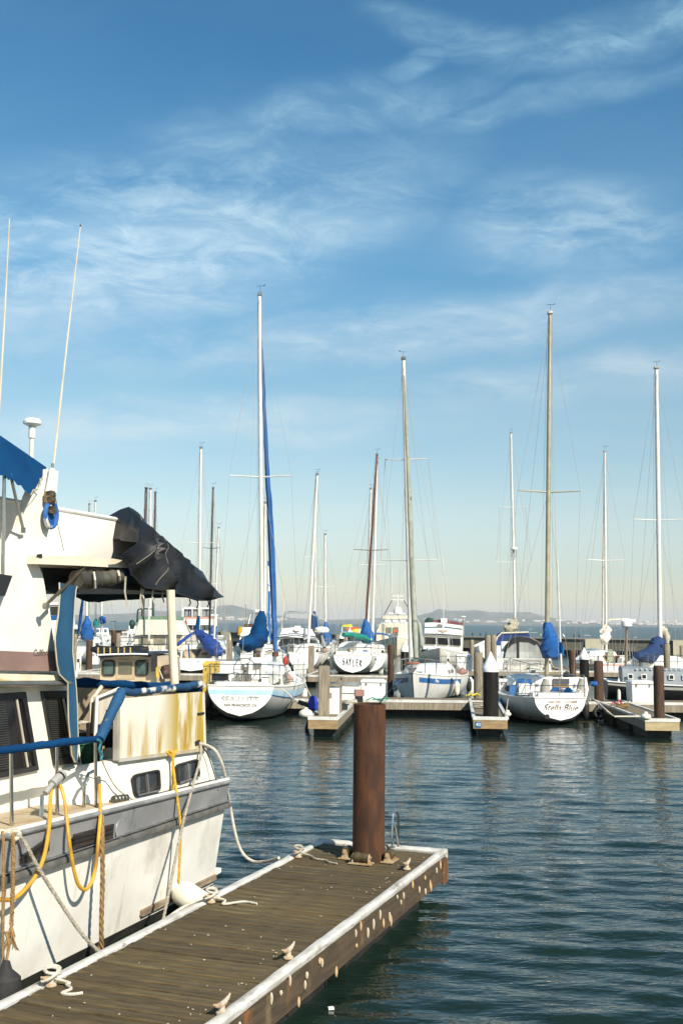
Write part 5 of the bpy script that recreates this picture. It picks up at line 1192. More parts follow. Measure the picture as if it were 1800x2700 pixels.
# ---------------------------------------------------------------- dock furniture: power posts, steps, carts, coiled hoses
def power_post(px, py, label, z=.5):
    p = G(px, py, z); t = thing('power_post', label, 'power post', p, rnd.uniform(-.2,.2), 'power posts along the marina docks')
    MB().box((0,0,.42),(.2,.16,.84), taper=.92).build('body', WHITE_CLEAN, t, False); MB().prism([(-.12,-.1,.84),(.12,-.1,.84),(.12,.1,.93),(-.12,.1,.93)],(0,0,.04)).build('lid', WHITE, t, False)
    MB().box((0,-.085,.55),(.12,.012,.16)).build('socket_panel', BLACK, t, False)
    MB().tube([(.05,-.1,.55),(.2,-.2,.3),(.3,-.1,.03),(.1,-.3,.02),(.4,-.35,.02)], .016, 5).build('cord', YELLOW, t)
for px, py, lab in ((1180,1766,'white power post left of the box by the green striped boat'),(640,1783,'white power post on the far walkway right of the grey post'),(722,1779,'white power post on the far walkway in front of the trawler'),(1447,1772,'white power post on the far dock beside the enclosed cruiser'),(208,1771,'white power post on the far walkway beside the blue curtain')):
    power_post(px, py, lab)
def dock_steps(px, py, label, z=.5, s=1.0):
    p = G(px, py, z); t = thing('dock_steps', label, 'steps', p, rnd.uniform(-.3,.3), 'boarding steps on the docks')
    for k in range(2): MB().box((0,.14*k-.0,.12+.24*k),(.6*s,.32,.24)).build('step', WHITE, t, False); MB().box((0,.14*k-.17,.24+.24*k),(.58*s,.02,.02)).build('tread', mat('grey_tread', (.2,.2,.19)), t, False)
for px, py, lab in ((925,1846,'white boarding steps on the walkway near the maroon topped box'),(1395,1846,'white boarding steps on the walkway behind the tyre fender sailboat'),(790,1778,'white boarding steps on the far walkway by the trawler')):
    dock_steps(px, py, lab)
for px, py, lab, m in ((1262,1868,'grey hose coil lying on the number plate dock',ROPE),(1640,1868,'tan line coil lying on the right finger dock',ROPE_TAN),(925,1858,'pale line coil lying on the narrow finger dock',ROPE_WHITE)):
    p = G(px, py, .51); tag(MB().tube([p+Vector(((.16+.03*math.sin(j*1.3))*math.cos(j*.6),(.16+.03*math.cos(j))*math.sin(j*.6),.02+.004*j)) for j in range(34)], .02, 5).build('line_coil', m), lab, 'rope')
# dock lines from the nearer boats
def dock_line(a, b, label, m=ROPE_WHITE, sag=.12): mid = (a+b)/2+Vector((0,0,-sag)); tag(MB().tube([a, lerp(a,mid,.6)+Vector((0,0,-.03)), mid, lerp(mid,b,.4)+Vector((0,0,-.03)), b], .018, 5).build('dock_line', m), label, 'rope', 'dock lines of the moored boats')
dock_line(W(800,1790,36), G(838,1862,.55), 'dock line from the blue striped bow to the narrow finger dock'); dock_line(W(1338,1843,34), G(1330,1880,.55), 'dock line from the tyre fender sailboat to the number plate dock', ROPE)
dock_line(W(1010,1745,63), G(1040,1779,.55), 'dock line from the hand lettered boat to the far walkway', ROPE); dock_line(W(1690,1806,42), G(1655,1852,.55), 'dock line from the black hull down to the right walkway')
# ================================================================ sailboats nearest the camera
def blue_striped():
    b = Boat('sailboat', 'white sailboat with pale blue stripe and faded stern lettering nearest the yacht', 'sailboat', 633, 1905, 3.4)
    TM = mat('chalky_transom', (.80,.77,.69), (.72,.68,.6), 2, .5, stain=((.5,.42,.3), 4, (1,1,.4), .58, .75, .4))
    b.hull(9.0, 3.15, 1.09, 1.38, wt=.64, zt0=.20, over=1.1, hm=GREY_HULL, tm=TM, bm=mat('teal_boot', (.012,.045,.07), (.01,.03,.04)), zk=-.3, trake=.10, deck=WHITE, bulge=2.0, pw=.62, mx=.5)
    b.stripe(.73,.90,.0,.99,LIGHT_BLUE,(1,-1)); b.stripe(.695,.725,.0,.99,MID_BLUE,(1,-1))
    # transom band and lettering
    def tz(h, f, dy=-.008): p = b.pt(0,h,1); return Vector((p.x*f, p.y+dy, p.z))
    b.b(MB().loft([[tz(h,f) for h in (.72,.80,.88)] for f in [k/6-1 for k in range(13)]], False, False), 'transom_band', LIGHT_BLUE)
    y0 = b.pt(0,.6,1).y-.012
    text('SEA-LUTT', .28, INK_FADED, b.t, frame((0,y0,b.pt(0,.55,1).z), (1,0,0), (0,-.1,1)), sx=.95)
    text('SAN FRANCISCO, CA', .112, MARINA_INK, b.t, frame((.0,b.pt(0,.38,1).y-.012,b.pt(0,.36,1).z), (1,0,0), (0,-.1,1)), shear=.3, sx=.92)
    # cockpit, cabin, hatch
    z = b.zs(0); 
    b.box('cockpit_coaming', WHITE, (-.72,1.5,z+.18), (.22,2.7,.36)); b.box('cockpit_coaming', WHITE, (.72,1.5,z+.18), (.22,2.7,.36)); b.box('stern_coaming', WHITE, (0,.16,z+.06), (1.5,.28,.14)); b.box('cockpit_sole', CREAM, (0,1.5,z+.02), (1.3,2.5,.03))
    b.trunk(.34,.78,1.9,.58); c = b.box('companionway', WHITE_CLEAN, (.12,3.0,z+.42), (.62,.12,.72)); b.box('hatch_grille', STEEL_DULL, (.1,2.93,z+.5), (.28,.02,.2), c)
    f = b.face('cabin_end', WHITE_CLEAN, [(688,1760),(735,1762),(735,1806),(688,1808)], 2.85, .1); b.face('pane', mat('amber_teal_pane', (.5,.34,.16), (.2,.3,.34), 3, .1), [(700,1770),(730,1772),(727,1784),(698,1783)], 2.83, .02, f)  # pane colour wanders between amber and teal
    b.box('engine_box', WHITE_CLEAN, (-.55,1.9,z+.38), (.75,.6,.62))
    e = b.box('stern_box', BLACK, (-.68,.25,z+.26), (.48,.32,.2)); 
    b.wheel(Vector((-.05,1.1,z+.45)), .36); b.tube('pedestal', STEEL_DULL, [(-.05,1.15,z), (-.05,1.12,z+.5)], .07, 10); b.b(MB().lathe((-.05,1.1,z+.52), [(0,-.1),(.12,-.08),(.14,.03),(.1,.1),(0,.12)], 14), 'compass', STEEL_DULL)
    for x in (-.25,-.1,.12): b.tube('winch', STEEL_DULL, [(x,1.0,z+.1),(x,1.0,z+.32)], .06, 10)
    b.pushpit(.66,.14); b.lifelines(.62); b.pulpit()
    b.b(MB().blob((.86,4.6,z+.62), (.2,.2,.32), 12, 8), 'danbuoy', RED); b.tube('buoy_pole', RED, [(.80,4.5,z+.5),(.74,4.2,z-.1)], .012, 5)
    m = b.mast(.44, (684,779), .073, ALU, [(1258,82)], bot=(691,1742), wr=.0055)
    # boom cover, furled headsail
    at = b.at; y = b.mf.y
    boom_end = at(628,1694,1.2); knee = at(683,1690,y-.25)
    b.cloth('boom_cover', BLUE_CANVAS, [(at(689,1611,y-.06),.09,.07),(at(686,1640,y-.1),.20,.14),(at(683,1672,y-.2),.30,.22),(at(676,1690,y-.5),.34,.26),(at(655,1698,1.9),.26,.24),(at(636,1697,1.4),.17,.13),(boom_end,.10,.07)], 16, .05)
    b.tube('boom', ALU, [at(690,1712,y-.1), boom_end+Vector((0,0,-.06))], .05, 8)
    fs = [b.at(px, py, lerp(y+.25, 8.9, t)) for px, py, t in ((688,862,.04),(694,1000,.2),(702,1200,.44),(710,1330,.6),(716,1450,.75),(722,1600,.92),(726,1716,1.0))]
    b.cloth('furled_headsail', mat('blue_furled_sail', (.008,.09,.30), (.012,.12,.36), 2, .75, bump=.3, stain=((.62,.62,.58), 1.3, (1,1,.7), .67, .69, .95)), [(p, r, r) for p, r in zip(fs, (.015,.05,.085,.105,.12,.115,.085))], 10, .02, 6)
    b.b(MB().lathe(fs[-1]+Vector((0,0,-.12)), [(0,-.1),(.12,-.1),(.12,.06),(.05,.1),(0,.1)], 12), 'furler_drum', mat('rusty_red_drum', (.2,.05,.03), (.06,.04,.03)))
    b.cloth('hanging_sheet', mat('blue_white_sheet', (.01,.12,.42), (.7,.7,.68), 3, .8, lo=.48, hi=.52, stretch=(1,1,.8)), [(b.at(706,1480,y+1),.02,.02),(b.at(709,1560,y+1),.035,.035),(b.at(710,1640,y+1),.04,.04),(b.at(712,1690,y+.8),.03,.03)], 8, .02)
    b.clutter(3, 12)
    for px, py, ex, ey in ((742,1812,800,1862),):
        b.tube('dock_line', ROPE_WHITE, [b.at(px,py,1.2), b.at((px+ex)/2,(py+ey)/2+4,1.0), b.at(ex,ey,-.6)], .022, 5)
    b.tube('fender_line', RUBBER, [b.pt(.25,1,1)+Vector((.02,0,.05)), b.pt(.25,.6,1)+Vector((.05,0,0)), b.pt(.25,.15,1)+Vector((.04,0,0))], .012, 4)
    return b
blue_striped()
def tyre_fender_boat():
    b = Boat('sailboat', 'white sailboat with black tyre fender and brown script lettering on its stern', 'sailboat', 1476, 1913, -1.0)
    TM = mat('bright_white_transom', (.83,.82,.79), (.78,.77,.73), 3, .4, stain=((.5,.45,.35), 5, (1,1,.4), .62, .8, .35))
    b.hull(8.6, 2.78, .82, 1.12, wt=.56, zt0=.16, over=.9, hm=GREY_HULL, tm=TM, zk=-.3, trake=.08, bulge=2.1, pw=.6, mx=.42)
    y0 = lambda h: b.pt(0,h,1).y-.012
    text('Stella Blue', .31, INK_GREY, b.t, frame((.0,y0(.55),b.pt(0,.57,1).z), (1,0,0), (0,-.08,1)), shear=.42, sx=.82)
    for x0, x1 in ((-.5,-.12),(.08,.38)): b.face('worn_patch', mat('bare_brown_patch', (.3,.2,.12), (.6,.55,.48), 9, .8), [(1443+ (x0+.5)*80,1849),(1443+(x1+.5)*88,1847),(1443+(x1+.5)*88,1854),(1443+(x0+.5)*80,1855)], y0(.9)-.0, .01)
    b.b(MB().lathe((-.42,y0(.17)-.01,b.pt(0,.17,1).z), [(0,-.02),(.075,-.02),(.075,.02),(0,.02)], 14, 'Y'), 'exhaust_pipe', BLACK)
    z = b.zs(0)
    b.box('cockpit_coaming', WHITE_CLEAN, (-.70,1.6,z+.07), (.16,2.8,.16)); b.box('cockpit_coaming', WHITE_CLEAN, (.70,1.6,z+.07), (.16,2.8,.16)); b.box('cockpit_sole', mat('grey_sole', (.3,.28,.23)), (0,1.6,z+.02), (1.2,2.6,.03)); b.box('stern_coaming', WHITE_CLEAN, (0,.2,z+.07), (1.3,.3,.16))  # cockpit sole in a plain grey-brown
    b.trunk(.36,.76,1.9,.52); 
    hd = b.face('cabin_end', WHITE_CLEAN, [(1402,1786),(1545,1786),(1556,1846),(1396,1848)], 2.9, .15)
    b.face('top_slide', mat('slate_cover', (.06,.065,.08), (.1,.1,.11), 3, .5), [(1458,1789),(1500,1790),(1500,1804),(1457,1802)], 2.84, .05); b.face('hatch_board', mat('varnished_timber', (.36,.2,.05), (.26,.14,.035), 5, .3, stretch=(.6,1,6)), [(1458,1804),(1500,1806),(1499,1814),(1458,1811)], 2.84, .04)
    b.face('hatch_cover', BLUE_BRIGHT, [(1458,1812),(1478,1811),(1480,1843),(1445,1841),(1447,1828),(1452,1818)], 2.82, .04); b.face('hatch_cover', BLUE_BRIGHT, [(1482,1812),(1491,1813),(1497,1824),(1497,1842),(1484,1842)], 2.82, .04); b.b(MB().blob(b.at(1470,1833,2.78), (.06,.05,.06), 8, 6), 'knob', STEEL)
    b.windows([[(1413,1802),(1420,1802),(1420,1809),(1413,1809)],[(1511,1804),(1518,1804),(1518,1812),(1511,1812)]], 2.86, mat('grey_pane', (.3,.32,.3), (.4,.42,.4)), hd)
    SHD = mat('grey_sheet_cover', (.46,.44,.37), (.36,.34,.28), 3, .9, bump=.5)
    for px, in ((1436,),(1530,)): b.cloth('rolled_dodger', SHD, [(b.at(px+3,1790,2.3),.10,.12),(b.at(px,1815,2.3),.14,.13),(b.at(px-3,1840,2.3),.13,.12)], 10, .04)
    b.cloth('blue_pad', BLUE_BRIGHT, [(b.at(1361,1797,1.6),.07,.06),(b.at(1380,1802,1.6),.13,.10),(b.at(1400,1798,1.6),.08,.06)], 10, .02); b.cloth('blue_pad', BLUE_BRIGHT, [(b.at(1556,1803,1.4),.07,.07),(b.at(1568,1804,1.4),.09,.09),(b.at(1571,1797,1.4),.05,.05)], 10, .02)
    b.box('stern_locker', WHITE, (-.95,.9,z+.22), (.34,.34,.34)); b.tube('tiller_post', STEEL_DULL, [b.at(1552,1850,.7), b.at(1553,1806,.7)], .03, 6); b.tube('tiller_post', STEEL_DULL, [b.at(1552,1822,.7), b.at(1545,1852,.7)], .025, 6)
    b.tube('outboard_bracket', STEEL_DULL, [b.at(1366,1826,.9), b.at(1376,1806,.9)], .10, 8)
    b.pushpit(.70,.16); b.lifelines(.62); b.pulpit()
    m = b.mast(.46, (1449,828), .082, GOLD_ALU, [(1298,83)], bot=(1440,1782), wr=.0055)
    y = b.mf.y; at = b.at
    b.cloth('boom_cover', BLUE_BRIGHT, [(at(1441,1641,y-.05),.13,.12),(at(1443,1662,y-.1),.17,.15),(at(1449,1690,y-.3),.28,.26),(at(1454,1712,y-.8),.36,.30),(at(1458,1722,y-1.7),.36,.2),(at(1460,1722,y-2.3),.2,.12)], 16, .05)
    b.tube('whip_pole', ALU, [b.at(1480,1790,1.0), b.at(1474,1640,1.0), b.at(1468,1472,1.0)], [.035,.03,.022], 8); b.cloth('pole_wrap', BLUE_CANVAS, [(b.at(1478,1693,1.0),.05,.05),(b.at(1478,1708,1.0),.06,.06),(b.at(1479,1722,1.0),.05,.05)], 8, .01)
    for px, py, ex, ey, yy in ((1364,1846,1362,1906,3.4),(1415,1856,1388,1905,2.0)): b.tube('fender_line', RUBBER, [b.at(px,py,yy-.9), b.at((px+ex)/2,(py+ey)/2,yy-1.1), b.at(ex,ey,yy-1.0)], .016, 5)
    b.clutter(8, 14)
    # tyre and fender at the starboard quarter
    p = b.M @ b.at(1578,1881,1.6); t = thing('tyre_fender', 'black tyre hung as a fender on the sailboat quarter', 'tyre', p, 0)
    M = Matrix.Rotation(R_(74), 3, 'X') @ Matrix.Rotation(R_(16), 3, 'Y'); mb = MB(); rr = [[M @ Vector(((.155+.05*math.cos(q))*math.cos(a), (.155+.05*math.cos(q))*math.sin(a), .062*math.sin(q))) for q in [2*math.pi*j/10 for j in range(10)]] for a in [2*math.pi*k/28 for k in range(29)]]
    mb.loft(rr, True, False); mb.build('tread', RUBBER, t); MB().tube([(0,0,.16),(-.05,.0,.4)], .012, 5).build('lanyard', ROPE, t)
    sausage_fender(b.M @ b.at(1583,1903,1.7), .34, .10, 'white fender hanging beneath the black tyre'); sausage_fender(b.M @ b.at(1341,1861,2.6), .62, .10, 'silvery white fender between the number plate dock and the sailboat', mat('silver_fender', (.52,.52,.5), (.42,.42,.4)))
    pts = [b.M @ b.at(1562,1842,1.2), G(1600,1875,.75), G(1618,1889,.62), G(1690,1889,.58)]; tag(MB().tube(pts, .022, 6).build('mooring_line', ROPE_WHITE), 'pale mooring line from the tyre fender sailboat to the right finger dock', 'rope')
    p = G(1612,1860,.56); t = MB().tube([p, p+Vector((.08,.2,.1)), p+Vector((.2,.1,.05)), p+Vector((.3,.3,.14)), p+Vector((.38,.2,.03))], .03, 6).build('pink_line', mat('pink_red_rope', (.5,.08,.1), (.4,.06,.08))); tag(t, 'pink red line coiled on the right finger dock', 'rope')
tyre_fender_boat()
def hand_lettered():
    b = Boat('sailboat', 'white sailboat with angular black hand lettering on its stern', 'sailboat', 929, 1779, 2.5)
    b.hull(9.5, 3.1, 1.12, 1.4, wt=.72, zt0=.12, over=1.0, hm=GREY_HULL, bm=BOOT_RED, tm=WHITE_CLEAN, zk=-.35, wl=.10, trake=.08, bulge=2.1, mx=.42)
    b.stripe(.82,.91,.12,.62,NAVY,(1,)); b.stripe(.82,.91,.0,.3,NAVY,(-1,))
    y0 = b.pt(0,.6,1).y-.03; c = Vector((0,y0,b.pt(0,.62,1).z)); S_ = .205
    glyphs = [[((.75,1),(.1,.55)),((.1,.55),(.7,.45)),((.7,.45),(.25,-.1)),((.7,.45),(.55,-.15))], [((.5,.9),(.05,-.15)),((.5,.9),(.9,-.15)),((.25,.3),(.75,.25))], [((.05,.85),(.45,.4)),((.75,1.15),(.45,.4)),((.45,.4),(.35,-.2))], [((.35,.85),(.1,-.25)),((.1,-.25),(.8,-.2))], [((.3,.85),(.2,-.2)),((.3,.8),(.8,.75)),((.25,.35),(.65,.3)),((.2,-.2),(.75,-.25))], [((.25,.7),(.15,-.45)),((.25,.7),(.85,.45)),((.85,.45),(.2,.15)),((.35,.15),(.9,-.35))]]
    for k, g in enumerate(glyphs):
        mb = MB()
        for (a0,a1),(c0,c1) in g: mb.bar(c+Vector(((k-3+a0*.85)*S_*.98,-.004,(a1-.35)*S_*1.9)), c+Vector(((k-3+c0*.85)*S_*.98,-.004,(c1-.35)*S_*1.9)), .012, .036)
        b.b(mb, 'letter', MARINA_INK, None, False)
    z = b.zs(0); b.trunk(.30,.72,2.1,.8); b.face('cabin_end', WHITE, [(893,1706),(960,1702),(962,1728),(890,1730)], 2.7, .15)
    b.box('stern_coaming', WHITE, (0,.25,z+.12), (2.0,.35,.24))
    b.cloth('coiled_rope', ROPE, [(b.at(921,1708,.3),.2,.28),(b.at(924,1716,.3),.2,.3)], 10, .06)
    b.tube('lifebuoy', WHITE, [b.at(975+7*math.cos(a),1727+6*math.sin(a),.4) for a in [k*math.pi/6 for k in range(13)]], .07, 6)
    b.pushpit(.9,.16); b.lifelines(.7); b.pulpit()
    b.mast(.42, (993.5,1199), .085, BROWN_MAST, [(1451,45)], bot=(964,1652), wr=.0065); y = b.mf.y; at = b.at
    b.cloth('mast_cover', BLUE_BRIGHT, [(at(963,1633,y-.05),.10,.1),(at(964,1650,y-.1),.24,.2),(at(967,1672,y-.2),.42,.3),(at(969,1690,y-.25),.36,.25),(at(969,1701,y-.3),.14,.1)], 14, .05)
    b.cloth('boom_cover', GREEN_CANVAS, [(at(905,1674,.6),.14,.13),(at(925,1674,1.5),.19,.17),(at(945,1678,2.4),.20,.18),(at(962,1683,y-.5),.22,.2),(at(976,1690,y-.2),.2,.18)], 14, .03)
    b.clutter(5, 12)
    sausage_fender(b.M @ b.at(876,1750,1.0), .75, .12, 'cream fender at the left of the hand lettered stern'); sausage_fender(b.M @ b.at(1003,1768,3.0), .7, .17, 'grey white square fender at the right of the hand lettered hull', GREY_HULL)
hand_lettered()
def bow_on():
    # bow towards the camera: the shared frame starts at its stern
    bow = G(1086,1856,0); hd = 180+12.0; L = 9.4; d = Vector((math.sin(R_(hd)), math.cos(R_(hd)), 0)); st = bow - d*L
    b = Boat('sailboat', 'white sailboat pointing its bow at the walkway with a grey furled headsail', 'sailboat', 0, 0, hd, loc=Vector((st.x,st.y,0)))
    b.hull(L, 3.1, .95, 1.16, wt=.75, over=.7, hm=mat('pale_grey_hull', (.66,.65,.60), (.60,.585,.54), 2, .4, stain=((.35,.31,.24), 3, (1,1,.3), .6, .8, .4)), zk=-.35, bulge=2.6, pw=.55, mx=.4, bowfull=1.5)
    b.stripe(.75,.90,.52,.95,MID_BLUE,(-1,)); b.stripe(.75,.90,.62,.93,NAVY,(1,))
    p = b.pt(.80,.83,-1,.014); q = b.pt(.77,.83,-1,.014); text('Pine', .19, WHITE_CLEAN, b.t, frame(p, q-p, (0,0,1)), shear=.3)
    b.trunk(.30,.72,1.9,.45); b.box('fore_hatch', WHITE_CLEAN, (.1,L*.80,b.zs(.8)+.08), (.5,.5,.12))
    b.b(MB().blob((.5,L*.62,b.zs(.6)+.5), (.6,.35,.14), 10, 6), 'rolled_cover', mat('faded_orange_cover', (.34,.11,.035), (.26,.08,.03)))
    b.tube('plough_anchor', STEEL_DULL, [(.0,L-.5,1.5),(.0,L+.18,1.47),(.02,L+.3,1.3)], .035, 6); b.b(MB().prism([(-.2,L+.16,1.36),(.2,L+.16,1.36),(.06,L+.34,1.16),(-.06,L+.34,1.16)], (0,.05,.03)), 'anchor_fluke', STEEL_DULL, None, False)
    b.pulpit(.6,.80); b.lifelines(.6,.1,.80,4); b.pushpit(.6)
    b.face('instrument', mat('pale_yellow_box', (.6,.58,.4)), [(1079,1737),(1089,1737),(1089,1745),(1079,1745)], L-.3, -.1)
    b.clutter(21, 8)
    sausage_fender(b.M @ b.at(1240,1815,L*.12), .9, .17, 'white fender beside the outboard on the bow pointing sailboat'); b.box('outboard', WHITE_CLEAN, (-1.0,.0,1.0), (.3,.4,.5)); p = G(1238,1838,.55); 
    b.mast(.56, (1063,948), .098, ALU, [(1212,58),(1478,76)], bot=(1083,1742), wr=.006)
    fs = [b.at(px, py, lerp(b.mf.y+.25, L-.2, t)) for px, py, t in ((1065,990,.03),(1074,1200,.3),(1082,1400,.55),(1088,1560,.76),(1093,1660,.9),(1096,1735,1))]
    b.cloth('furled_headsail', GREY_SAIL, [(p, r, r) for p, r in zip(fs, (.03,.075,.10,.115,.12,.10))], 10, .015, 6)
    b.cloth('hanging_sail', mat('grey_green_hanging_sail', (.36,.37,.31), (.28,.29,.23), 2, .9), [(b.at(1093,1625,7.4),.05,.04),(b.at(1098,1650,7.4),.2,.1),(b.at(1101,1690,7.5),.22,.12),(b.at(1098,1730,7.6),.12,.1)], 12, .04)
    pts = [b.M @ b.at(1058,1792,L-.6), G(1040,1806,1.2), G(1012,1838,.6)]; tag(MB().tube(pts, .02, 6).build('mooring_line', BLUE_BRIGHT), 'blue mooring line from the bow pointing sailboat to the walkway', 'rope')
    t = thing('yellow_line', 'yellow line heaped on the walkway at the stern of the bow pointing sailboat', 'rope', G(1238,1838,.52)); MB().tube([(-.15,0,.03),(0,.1,.08),(.12,0,.05),(.05,-.1,.06),(.25,0,.12),(.35,.05,.04)], .035, 6).build('coil', mat('lemon_rope', (.6,.5,.03), (.5,.4,.02)), t)
bow_on()
def orange_trimmed():
    b = Boat('sailboat', 'small cream sailboat with orange framed cabin windows and gathered sail', 'sailboat', 1617, 1794, 0)
    b.hull(8.4, 2.5, .92, 1.15, wt=.66, zt0=.18, over=.8, hm=GREY_HULL, tm=WHITE_CLEAN, bm=mat('green_boot', (.01,.14,.07), (.01,.1,.05)), zk=-.3, trake=.08)
    b.stripe(.86,.95,0,.9,mat('salmon_stripe', (.55,.25,.16)),(1,-1)); p = b.pt(0,.9,1); b.b(MB().loft([[Vector((b.pt(0,h,1).x*f, b.pt(0,h,1).y-.008, b.pt(0,h,1).z)) for h in (.86,.95)] for f in [k/5-1 for k in range(11)]], False, False), 'transom_band', mat('salmon_stripe', (.55,.25,.16)))
    b.trunk(.30,.72,2.0,.75); f = b.face('cabin_end', WHITE, [(1578,1728),(1648,1728),(1650,1750),(1576,1750)], 2.4, .1)
    OR = mat('orange_frame', (.62,.25,.03)); b.windows([[(1590,1728),(1600,1728),(1603,1740),(1595,1740)],[(1620,1729),(1633,1729),(1628,1744),(1620,1744)]], 2.36, GLASS_DARK, f, OR)
    b.face('hatch_board', mat('sage_board', (.3,.31,.22), (.25,.26,.18)), [(1602,1712),(1612,1712),(1617,1730),(1618,1746),(1599,1746)], 2.3, .05)
    b.tube('boarding_ladder', STEEL_DULL, [b.at(1602,1740,-.05), b.at(1602,1771,-.1), b.at(1619,1771,-.1), b.at(1619,1740,-.05)], .018, 5)
    b.pushpit(.75,.16); b.lifelines(.65); b.clutter(12, 10)
    b.mast(.42, (1593,1192), .075, ALU, [(1478,50)], bot=(1597,1722), wr=.0065); y = b.mf.y; at = b.at
    b.tube('furled_headsail', CREAM_SAIL, [at(1593,1215,y+.4), at(1589,1500,y+1.5), at(1587,1718,y+2.5)], [.03,.06,.06], 8)
    b.cloth('gathered_sail', CREAM_SAIL, [(at(1597,1650,y-.1),.14,.12),(at(1597,1662,y-.2),.26,.2),(at(1596,1678,y-.4),.30,.24),(at(1594,1688,y-.5),.26,.2),(at(1597,1697,y-.3),.14,.12)], 14, .10, f=4)
orange_trimmed()
def black_hulled():
    b = Boat('work_boat', 'black hulled boat with grey riveted cabin and tall radar pole', 'boat', 1640, 1862, 99, loc=Vector((10.35,42.6,0)))
    b.hull(9.5, 2.8, .92, 1.25, wt=.8, hm=mat('black_hull', (.012,.012,.013), (.02,.02,.02), 3, .4), deck=CREAM, zk=-.3)
    b.stripe(.86,.95,0,.95,mat('grey_sheer', (.4,.38,.33)))
    GC = mat('grey_cabin_paint', (.25,.27,.28), (.2,.22,.23), 2, .5)
    c = b.trunk(.06,.62,2.0,.58,GC,'cabin',False); z = b.zs(.3)
    for k in range(9):
        y = .85+k*.5; f = b.box('window', WHITE, (1.0,y,z+.32), (.03,.2,.2), c); b.box('pane', GLASS_DARK, (1.012,y,z+.32), (.03,.13,.13), f)
    mb = MB()
    for k in range(26): mb.box((.85,1.1+k*.18,z+.6), (.05,.05,.05))
    b.b(mb, 'rivet', mat('pale_rivet', (.6,.57,.48)), c, False)
    b.box('net_heap', mat('net_heap', (.16,.14,.06), (.05,.045,.03), 9, .9, bump=.9), (.2,7.2,1.65), (1.4,1.2,.5))
    # radar on its pole
    def q(px, py): return b.I @ W(px, py, 42.4)
    Y0 = b.M @ Vector((-.1,.2,0)); foot = q(1649,1780); top = q(1651,1655)
    b.tube('radar_pole', mat('rusty_pole', (.2,.12,.07), (.28,.22,.15), 6, .5), [foot, top], .045, 10); d = b.b(MB().lathe(top, [(0,-.02),(.12,-.01),(.2,.06),(.21,.22),(.19,.26),(0,.27)], 18), 'radar_dome', WHITE_CLEAN)
    b.b(MB().bar(q(1637,1633), q(1673,1637), .1, .10), 'radar_scanner', WHITE_CLEAN, d, False); b.b(MB().bar(q(1601,1634), q(1637,1632), .06, .05), 'flag_spar', CREAM, d, False)
    for ex in (1630,1668): b.tube('stay', WIRE, [q(1649,1668), q(ex,1782)], .008, 4)
    sausage_fender(W(1630,1823,41.5), .9, .07, 'thin pale fender at the corner of the black hull')
black_hulled()
def right_mast_boat():
    b = Boat('sailboat', 'sailboat with dark blue boom cover and rightmost tall white mast', 'sailboat', 1716, 1830, 4, loc=Vector((14.4,46.5,0)))
    b.hull(9.0, 2.9, 1.2, 1.4, hm=WHITE_HULL, zk=-.3); b.trunk(.3,.72,1.9,.6); b.pushpit(); b.lifelines(); b.pulpit()
    b.mast(.42, (1729,972), .108, ALU, [(1372,66)], bot=(1740,1770), wr=.0065); y = b.mf.y; at = b.at
    DB = mat('dark_navy_cover', (.006,.022,.075), (.01,.035,.11), 2, .8, bump=.3)
    b.cloth('boom_cover', DB, [(at(1675,1728,y-3.2),.12,.12),(at(1692,1730,y-2.2),.26,.24),(at(1712,1728,y-1.2),.36,.36),(at(1728,1712,y-.5),.34,.34),(at(1736,1690,y-.2),.34,.3)], 14, .05)
    b.cloth('mast_cover', BLUE_BRIGHT, [(at(1728,1690,y-.2),.2,.3),(at(1728,1712,y-.4),.18,.3),(at(1729,1735,y-.5),.14,.2)], 12, .04); b.cloth('mast_cover', BLUE_BRIGHT, [(at(1748,1695,y+.1),.16,.2),(at(1749,1715,y+.1),.14,.2),(at(1749,1737,y+.1),.10,.12)], 12, .04)
    b.cloth('gathered_sail', BEIGE_CANVAS, [(at(1744,1652,y+.15),.08,.08),(at(1748,1664,y+.15),.18,.14),(at(1754,1678,y+.2),.16,.14),(at(1758,1697,y+.2),.08,.08)], 12, .06)
right_mast_boat()
